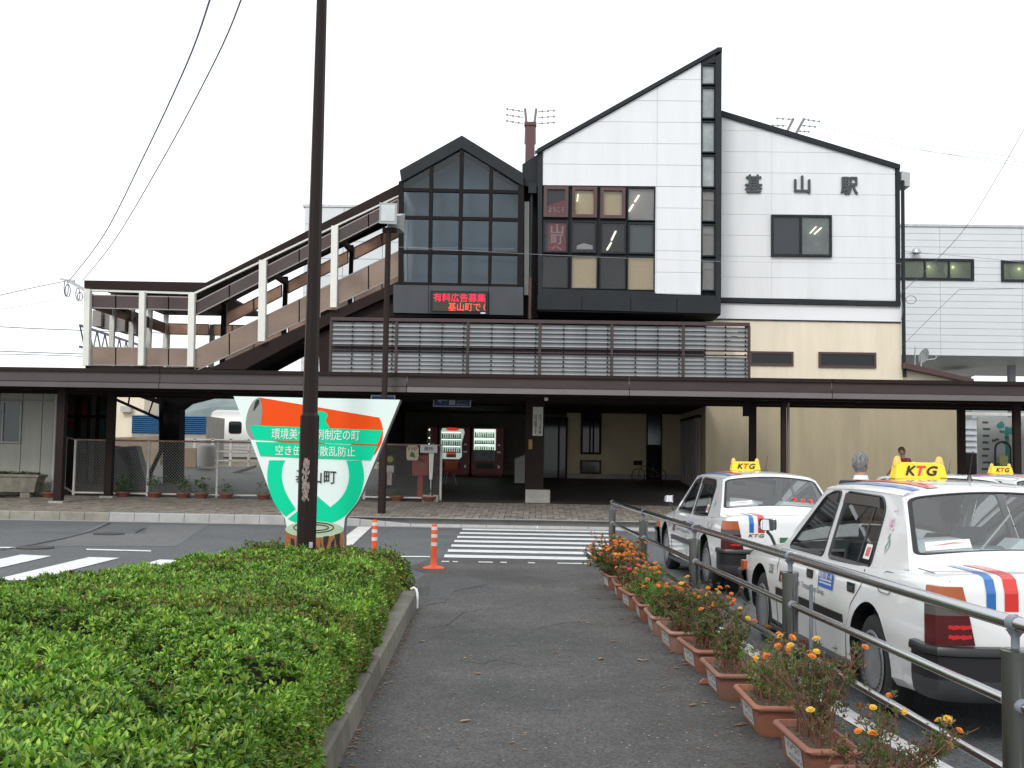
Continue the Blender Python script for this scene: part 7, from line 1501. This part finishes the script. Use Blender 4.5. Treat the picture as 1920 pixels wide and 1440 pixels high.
def planting(par_label, loc, rz, seed, h, nst, leafn, leafm, dryn, nfl, fr, stem, spread=(.14, .27), hang=0, name='marigold_plant', size=1.):
    t = thing(name, par_label, 'flowering plant', loc, rz, 'marigolds growing in the planters'); r_ = random.Random(seed); random.seed(seed); sq = MB(); tips = []; lp = []; ln_ = []
    nst = int(nst*(1.0 if nst > 40 else 1.45)); nfl = int(nfl*(1 if nst > 60 else 1.3))
    for k in range(nst):
        x0, y0 = r_.uniform(-.06, .06), r_.uniform(-.2, .2); hx, hy = r_.gauss(0, spread[0]), r_.gauss(0, spread[1]*.5); H_ = h*r_.uniform(.55, 1.05)
        p0 = Vector((x0, y0, 0)); p3 = Vector((x0+hx, y0+hy, H_-hang*abs(hx))); p1 = p0.lerp(p3, .35)+Vector((-hx*.15, -hy*.1, .03)); p2 = p0.lerp(p3, .7)+Vector((0, 0, .02)); sq.tube([p0, p1, p2, p3], [.0042, .0035, .0028, .0015], 5, cap=False); tips.append((p3, p3-p2))
        for j in range(3):
            s_ = r_.uniform(.3, .9); b0 = p0.lerp(p3, s_); e_ = b0+Vector((r_.gauss(0, .05), r_.gauss(0, .05), r_.uniform(.02, .10)*(h/.4+.3))); sq.tube([b0, e_], [.002, .001], 4, cap=False); tips.append((e_, e_-b0))
            for i in range(4): lp.append(b0.lerp(e_, r_.random())); ln_.append(e_-b0)
        for i in range(7): lp.append(p0.lerp(p3, r_.uniform(.2, 1))); ln_.append(Vector((r_.gauss(0, 1), r_.gauss(0, 1), 1)))
    sq.build('stem', stem, t, local=True)
    def leaves(n, m_, lo, sd_, L_, W_, nl):
        if not n: return
        P_ = []; N_ = []
        for _ in range(n):
            i = r_.randrange(len(lp)); p = lp[i]+Vector((r_.gauss(0, .02), r_.gauss(0, .02), r_.gauss(0, .02))); P_.append((p.x, p.y, max(.004, p.z))); N_.append(tuple(ln_[i]+Vector((r_.gauss(0, .02), r_.gauss(0, .02), .02))))
        scatter_leaves('foliage', np.array(P_), np.array(N_), np.full(n, size), nl, L_, W_, [m_], t, seed=sd_)
    leaves(int(leafn*1.6), leafm, 0, seed, .032, .0045, 7); leaves(int(dryn*1.5), FLD, 0, seed+50, .026, .0055, 5)
    r_.shuffle(tips); tips.sort(key=lambda q_: -q_[0].z-r_.uniform(0, h*.5)); qf = MB(); used = 0
    for p, d in tips:
        if used >= nfl: break
        if p.z < .12 and not hang: continue
        c_ = p+d.normalized()*.01; mi = 0 if r_.random() > fr[1] else 1
        if fr[0] and r_.random() < fr[0]: mi = 2
        flower(qf, c_, d.normalized()+Vector((r_.gauss(0, .4), r_.gauss(0, .4)-.3, .7)), r_.uniform(.015, .022)*size, mi); used += 1
    o = qf.build('flower_head', FL, t, local=True); o['kind'] = 'stuff' ; return t
specs = [ # Y centre, label planter, plant args: h, nst, leafn, leafm, dryn, nfl, (red share, yellow share), stem
 (14.35, 'terracotta planter farthest from the camera at the crosswalk end', 'tall dense orange marigolds spilling from the farthest planter by the crosswalk', .52, 60, 800, FLF, 120, 150, (.10, .04), STG, (.23, .40), .35),
 (13.42, 'planter second from the crosswalk end with brown label', 'orange marigolds over dry stems in the second planter from the crosswalk', .44, 30, 200, FLF, 260, 70, (.03, .05), STM, (.15, .28), .2),
 (12.5, 'planter full of withered pale brown growth', 'withered beige pink flowers with few orange heads among them', .36, 24, 60, FLF, 420, 12, (.1, .05), STM, (.15, .28), .2),
 (11.6, 'planter with rusty sides half hidden by withered growth', 'green and orange marigolds between withered plants and the bright green one', .36, 22, 230, FLG, 120, 16, (0, .05), STM, (.14, .28), .2),
 (10.72, 'planter with a clean grey label under bright green leaves', 'bright yellow green leafy plant with one orange flower at the planter edge', .30, 26, 420, FLG, 90, 9, (0, .1), STG, (.13, .28), .1),
 (9.83, 'pale rimmed planter in the middle of the row', 'orange marigolds with brownish foliage in the middle of the row', .40, 22, 260, FLF, 160, 16, (0, .15), STM, (.13, .28), .1),
 (8.93, 'planter with thin brown stems rising from dark soil', 'tall thin marigolds with yellow and orange heads against the rail', .46, 22, 300, FLF, 120, 20, (0, .45), STM, (.14, .3), 0),
 (7.98, 'planter with a small feathery green tuft in open soil', 'small feathery green tuft with a few tall stems behind it', .40, 12, 170, FLF, 40, 4, (0, .3), STM, (.12, .28), 0),
 (7.0, 'planter with a deep green leafy sprig and a readable label', 'deep green leafy sprig among dry grassy stems', .30, 14, 120, FLG, 60, 3, (0, .5), STM, (.08, .25), 0),
 (6.03, 'planter with many bare branching stems and pebbly soil', 'large bare branching marigold with sparse orange and yellow heads', .52, 20, 170, FLF, 200, 11, (0, .3), STM, (.17, .42), 0),
 (5.1, 'nearest planter cut off by the bottom edge of the photo', 'sprawling thin marigold leaning over the nearest planter at the bottom right', .34, 15, 130, FLF, 120, 12, (0, .5), STM, (.22, .45), 0)]
def PX(Y): return float(np.interp(Y, [4, 5.0, 6.16, 7.05, 7.9, 9.6, 11.5, 14.6], [1.49, 1.47, 1.40, 1.333, 1.278, 1.181, 1.08, .90]))+.08
for i, (Y, pl, fl, h, nst, lf, lm, dn, nfl, fr_, stm, sp_, hg) in enumerate(specs):
    x = PX(Y); rz = radians(3.2)+random.Random(i).uniform(-.075, .075); x += random.Random(i+9).uniform(-.018, .018)
    t = thing('planter', pl, 'planter', (x, Y, .004), rz, 'terracotta flower planters along the railing')
    for me_, nm in zip(PM, ('pot', 'rim', 'soil', 'label_plate', 'lettering')):
        if me_ is PM[4] and Y > 12.5: continue
        o = link(nm, me_, t)
        if nm == 'lettering': pass
        if nm in ('pot', 'rim'): o.material_slots[0].link = 'OBJECT'; o.material_slots[0].material = POTP if i in (5, 4) else POTV[i % 3]
    planting(fl, (x, Y, .155), rz, 100+i, h, nst, lf, lm, dn, nfl, fr_, stm, sp_, hg, size=1.15 if i < 6 else 1.0)
# a broken terracotta shard and fallen leaves
x, y = G(1322, 1284); q = MB(); q.prism([(-.04, 0), (.035, .005), (.03, .03), (-.01, .035), (-.035, .015)], -.02, .02); o = q.build('pot_shard', POT); o.location = (x, y, .01); tag(o, 'small broken terracotta shard lying on the path beside a planter', 'shard')
LFM = mat('fallen_leaf', (.35, .22, .11), .85, isl=[(.34, .22, .12), (.22, .11, .06), (.42, .30, .17), (.16, .07, .045), (.26, .10, .06), (.20, .09, .05)]); r_ = random.Random(9)
q = MB()
def leaf(x, y, s_):
    a = r_.uniform(0, 6.28); c_, d_ = cos(a), sin(a); c0 = r_.uniform(.1, .5)*s_
    P_ = [(-1, 0, 0), (-.3, .38, .0), (.5, .3, 0), (1, 0, 0), (.5, -.3, 0), (-.3, -.38, 0), (0, 0, 0)]; vs = [(x+(u*c_-v*d_)*s_, y+(u*d_+v*c_)*s_, .009+(c0*(abs(v)*1.4+ .3*u*u))) for u, v, _ in P_]
    q.add(vs, [(0, 6, 1), (1, 6, 2), (2, 6, 3), (3, 6, 4), (4, 6, 5), (5, 6, 0)])
for p_ in [(1153, 1150), (1165, 1162), (1188, 1168), (1196, 1161), (1154, 1124), (1102, 1169), (1085, 1167), (791, 1205), (871, 1236), (896, 1265), (1041, 1225), (1126, 1238), (1151, 1205), (1128, 1238), (872, 1355), (960, 1396), (670, 1372), (1010, 1100), (1038, 1102), (1225, 1190), (1258, 1215), (1262, 1225), (1210, 1240), (1286, 1241), (1270, 1255), (1284, 1248), (1300, 1325), (1375, 1330), (1392, 1360), (1385, 1362), (1200, 1240), (1320, 1320), (950, 1085), (1122, 1124)]: leaf(*G(*p_), r_.uniform(.022, .045))
for _ in range(520):
    Y = r_.uniform(5, 12.3)
    if r_.random() < .55: leaf(XL(Y)+abs(r_.gauss(0, .035))+.012, Y, r_.uniform(.007, .017))
    else: Y = r_.uniform(5.5, 16); leaf(PX(min(Y, 14.5))-.17-abs(r_.gauss(0, .25)), Y, r_.uniform(.007, .017))
for _ in range(60): Y = r_.uniform(5.2, 17); leaf(r_.uniform(XL(Y)+.1, PX(min(Y, 14.5))-.2), Y, r_.uniform(.006, .018))
o = q.build('fallen_leaves', LFM); tag(o, 'dry brown leaves scattered on the path along the kerb and the planters', 'leaves', kind='stuff')
# ================================================================ PEOPLE
SK = mat('skin', (.42, .24, .17), .6, var=.08, scale=9); SKD = mat('skin_tan', (.26, .14, .09), .6)
def skinned(name, V, E, Rr, m_, parent, lev=2, root=0):
    me = bpy.data.meshes.new(name); me.from_pydata(V, E, []); o = bpy.data.objects.new(name, me); COL.objects.link(o)
    o.modifiers.new('s', 'SKIN').use_smooth_shade = True; sv = me.skin_vertices[0].data
    for i, r_ in enumerate(Rr): sv[i].radius = r_ if isinstance(r_, tuple) else (r_, r_); sv[i].use_root = (i == root)
    md = o.modifiers.new('d', 'SUBSURF'); md.levels = md.render_levels = lev
    dg = bpy.context.evaluated_depsgraph_get(); m2 = bpy.data.meshes.new_from_object(o.evaluated_get(dg)); bpy.data.objects.remove(o); m2.materials.clear(); m2.materials.append(m_); m2.polygons.foreach_set('use_smooth', [True]*len(m2.polygons)); return link(name, m2, parent)
def head(t, z, hair, skin, cy=0., tilt=0., hairlen=0, yaw=0):
    """face towards -y in local space before yaw"""
    n = 24; m_ = 18; q = MB(); M_ = Matrix.Translation((0, cy, z)) @ Matrix.Rotation(yaw, 4, 'Z') @ Matrix.Rotation(tilt, 4, 'X'); rings = []
    def surf(th, ph, g_=0):
        zz = cos(th); s_ = abs(sin(th))**.82; x = .073*s_*cos(ph); y = .094*s_*sin(ph); z_ = .118*zz
        if zz < 0: k = 1+.28*zz; x *= k; y = y*(1+.12*zz) if y < 0 else y*(1+.38*zz)
        if y < -.0: y = max(y, -.086)
        if y < -.06:
            fx = exp(-(x/.012)**2)
            y -= .020*fx*exp(-((z_+.018)/.022)**2); y -= .006*exp(-(x/.024)**2)*exp(-((z_+.062)/.012)**2); y += .008*exp(-((abs(x)-.031)/.014)**2)*exp(-((z_-.006)/.014)**2); y -= .006*exp(-(x/.03)**2)*exp(-((z_+.098)/.015)**2)
        v = Vector((x*1.06, y, z_)); return M_ @ (v*(1+g_))
    for i in range(m_*2+1): rings.append([surf(pi*i/(m_*2), 2*pi*k/n/1 if False else 2*pi*k/(n*2)) for k in range(n*2)])
    q.loft(rings, closed=True, flip=True); hd = q.build('head', skin, t, smooth=80, local=True)
    q = MB(); N2 = n*2; hr = []
    for i in range(0, 26):
        th = pi*i/36; row = []
        for k in range(N2):
            ph = 2*pi*k/N2; fr = -sin(ph)   # 1 = front
            lim = 1.08-.0*fr if fr > .35 else (2.2 if fr < -.1 else 1.08+(.35-fr)/.45*1.12); the = th*lim/(pi*25/36)
            p = surf(the, ph, .06+.012*sin(7*ph+th*9)+.01*sin(13*ph)); row.append(p)
        hr.append(row)
    q.loft(hr, closed=True, flip=True); q.build('hair', hair, t, smooth=80, local=True)
    q = MB()
    for s_ in (-1, 1):
        c_ = Vector((s_*.074, .006, -.005)); e_ = [(M_ @ (c_+Vector((s_*.010*(1-(k % 2)*.0), .018*cos(2*pi*k/10), .031*sin(2*pi*k/10))))) for k in range(10)]; i_ = [(M_ @ (c_+Vector((-s_*.004, .013*cos(2*pi*k/10), .025*sin(2*pi*k/10))))) for k in range(10)]; q.loft([i_, e_], closed=True); q.add(e_+[M_ @ (c_+Vector((s_*.004, 0, 0)))], [(k, (k+1) % 10, 10) for k in range(10)])
    q.build('ear', skin, t, smooth=60, local=True)
    for s_ in (-1, 1):
        q = MB(); c_ = M_ @ Vector((s_*.031, -.083, .006)); q.lathe([(.004, -.006), (.0085, -.003), (.0085, .003), (.004, .006)], 8, (c_.x, c_.y, c_.z)); q.build('eye', mat('eye_dark', (.03, .02, .02), .3), hd, local=True)
        q = MB(); q.tube([M_ @ Vector((s_*.018, -.092, .026)), M_ @ Vector((s_*.032, -.092, .031)), M_ @ Vector((s_*.046, -.084, .027))], .003, 5); q.build('eyebrow', hair, hd, local=True)
    q = MB(); q.tube([M_ @ Vector((-.02, -.090, -.062)), M_ @ Vector((0, -.097, -.060)), M_ @ Vector((.02, -.090, -.062))], .0035, 5); q.build('mouth', mat('lips', (.35, .13, .11), .6), hd, local=True)
def hand(t, wrist, d, skin, side):
    d = Vector(d).normalized(); a = d.orthogonal().normalized(); nrm = d.cross(a); V = []; E = []; Rr = []; W_ = Vector(wrist)
    V.append(tuple(W_)); Rr.append((.022, .016)); V.append(tuple(W_+d*.05)); Rr.append((.036, .015)); E.append((0, 1)); V.append(tuple(W_+d*.085)); Rr.append((.036, .013)); E.append((1, 2))
    o = skinned('palm', V, E, Rr, skin, t, 2)
    for k, (L_, off) in enumerate(((.068, -.03), (.078, -.01), (.072, .010), (.056, .029))):
        b0 = W_+d*.08+a*off; V = [tuple(b0), tuple(b0+d*L_*.45), tuple(b0+d*L_*.8+nrm*.014*side), tuple(b0+d*L_*.95+nrm*.03*side)]; skinned('finger', V, [(0, 1), (1, 2), (2, 3)], [.0095, .009, .008, .006], skin, t, 1)
    b0 = W_+d*.025-a*.02; V = [tuple(b0), tuple(b0+d*.03-a*.028), tuple(b0+d*.06-a*.034)]; skinned('thumb', V, [(0, 1), (1, 2)], [.012, .011, .008], skin, t, 1)
def person(label, loc, rz, top, trou, hair, skin, h=1.68, lean=0., seated=False, headtilt=0., collar=None, arms=None, headyaw=0.):
    t = thing('person', label, 'person', loc, rz); k = h/1.70
    if seated: hip = .0; hz = .0
    hz = .90*k if not seated else .12; sh = hz+.52*k; ly = lambda z: -lean*(z-hz)
    # torso + arms as one clothed body
    V = [(0, ly(hz), hz), (0, ly(hz+.16), hz+.16), (0, ly(hz+.34), hz+.34), (0, ly(sh-.04), sh-.04), (0, ly(sh+.03), sh+.02)]; E = [(0, 1), (1, 2), (2, 3), (3, 4)]; Rr = [(.155, .115), (.15, .11), (.165, .12), (.15, .10), (.06, .06)]
    A_ = arms or [((-.235, .0, -.30), (-.25, -.06, -.54)), ((.235, .0, -.30), (.25, -.06, -.54))]
    wr = []
    for s_, (el, wt) in zip((-1, 1), A_):
        i = len(V); V += [(s_*.17*k, ly(sh), sh-.02), (el[0]*k, ly(sh)+el[1], sh+el[2]*k), (wt[0]*k, ly(sh)+wt[1], sh+wt[2]*k)]; E += [(3, i), (i, i+1), (i+1, i+2)]; Rr += [(.065, .065), (.05, .05), (.034, .034)]; wr.append((V[-1], Vector(V[-1])-Vector(V[-2])))
    skinned('jacket', V, E, Rr, top, t)
    if seated: V = [(0, 0, hz-.02), (-.1, -.02, hz-.03), (-.13, -.42, hz+.06), (-.13, -.55, -.28), (-.13, -.65, -.30), (.1, -.02, hz-.03), (.13, -.42, hz+.06), (.13, -.55, -.28), (.13, -.65, -.30)]
    else: V = [(0, 0, hz), (-.09, 0, hz-.06), (-.10, -.01, .49*k), (-.10, .01, .10), (-.10, -.02, .07), (.09, 0, hz-.06), (.11, .02, .49*k), (.12, .04, .10), (.12, .02, .07)]
    skinned('trousers', V, [(0, 1), (1, 2), (2, 3), (3, 4), (0, 5), (5, 6), (6, 7), (7, 8)], [(.15, .11), .095, .068, .055, .05, .095, .068, .055, .05], trou, t)
    if not seated:
        for s_, yy_ in ((-.10, .0), (.12, .03)):
            q = MB(); q.loft([[(s_+a*.045, yy_+b_, z) for a, b_ in ((-1, .07), (-1, -.12), (-.6, -.18), (.6, -.18), (1, -.12), (1, .07))] for z in (0, .05)]+[[(s_+a*.035, yy_+b_, .085) for a, b_ in ((-1, .06), (-1, -.06), (-.6, -.10), (.6, -.10), (1, -.06), (1, .06))]], closed=True); q.add([(s_+a*.035, yy_+b_, .085) for a, b_ in ((-1, .06), (-1, -.06), (-.6, -.10), (.6, -.10), (1, -.06), (1, .06))], [tuple(range(6))]); q.build('shoe', BLACK, t, 40, local=True)
    ht = sh+.065*k+.128; cy = ly(sh+.15)-.01
    skinned('neck', [(0, ly(sh), sh-.02), (0, ly(sh+.08), sh+.09), (0, cy, sh+.12)], [(0, 1), (1, 2)], [.058, .052, .05], skin, t)
    if collar is not None:
        q = MB(); q.lathe([(.078, 0), (.066, .045), (.062, .045), (.070, 0)], 18, (0, ly(sh)+.005, sh+.035)); q.build('collar', collar, t, 40, local=True)
    head(t, ht, hair, skin, cy, headtilt, 0, headyaw)
    for s_, (w_, d) in zip((-1, 1), wr): hand(t, w_, d, skin, s_)
    return t
GREYH = mat('grey_hair', (.19, .185, .185), .85, var=.6, scale=45, bump=1, bscale=120, stretch=(1, 1, .35)); BLKH = mat('black_hair', (.012, .01, .01), .6)
NAVYC = mat('navy_suit', (.018, .02, .032), .85); WSH = mat('white_shirt', (.72, .74, .76), .8); REDC = mat('dark_red_shirt', (.19, .022, .015), .85, var=.15); DKT = mat('dark_trousers', (.03, .03, .035), .85)
Yp = 11.5; x, _ = F(1614, 880, Yp)
person('grey haired man in a dark suit seen from behind between the two taxis', (x, Yp, 0), radians(172), NAVYC, DKT, GREYH, SK, 1.71, 0, False, 0, WSH, headyaw=radians(-32))
Yp = 28.9; x, _ = F(1700, 850, Yp)
person('dark haired person in a dark red shirt looking down beyond the taxis', (x, Yp, gz(Yp)), radians(-62), REDC, DKT, BLKH, SKD, 1.78, .22, False, radians(25), None, arms=[((-.24, -.12, -.26), (-.12, -.36, -.34)), ((.24, -.12, -.26), (.12, -.36, -.34))])
M_ = Matrix.Translation(l205) @ Matrix.Rotation(A1, 4, 'Z'); p_ = M_ @ Vector((.30, .02, .44))
person('dark haired driver sitting inside the taxi marked 205', tuple(p_), A1+pi, DKT, DKT, BLKH, SKD, 1.62, -.05, True, 0, None, arms=[((-.24, -.15, -.22), (-.16, -.38, -.12)), ((.24, -.15, -.22), (.16, -.38, -.12))])
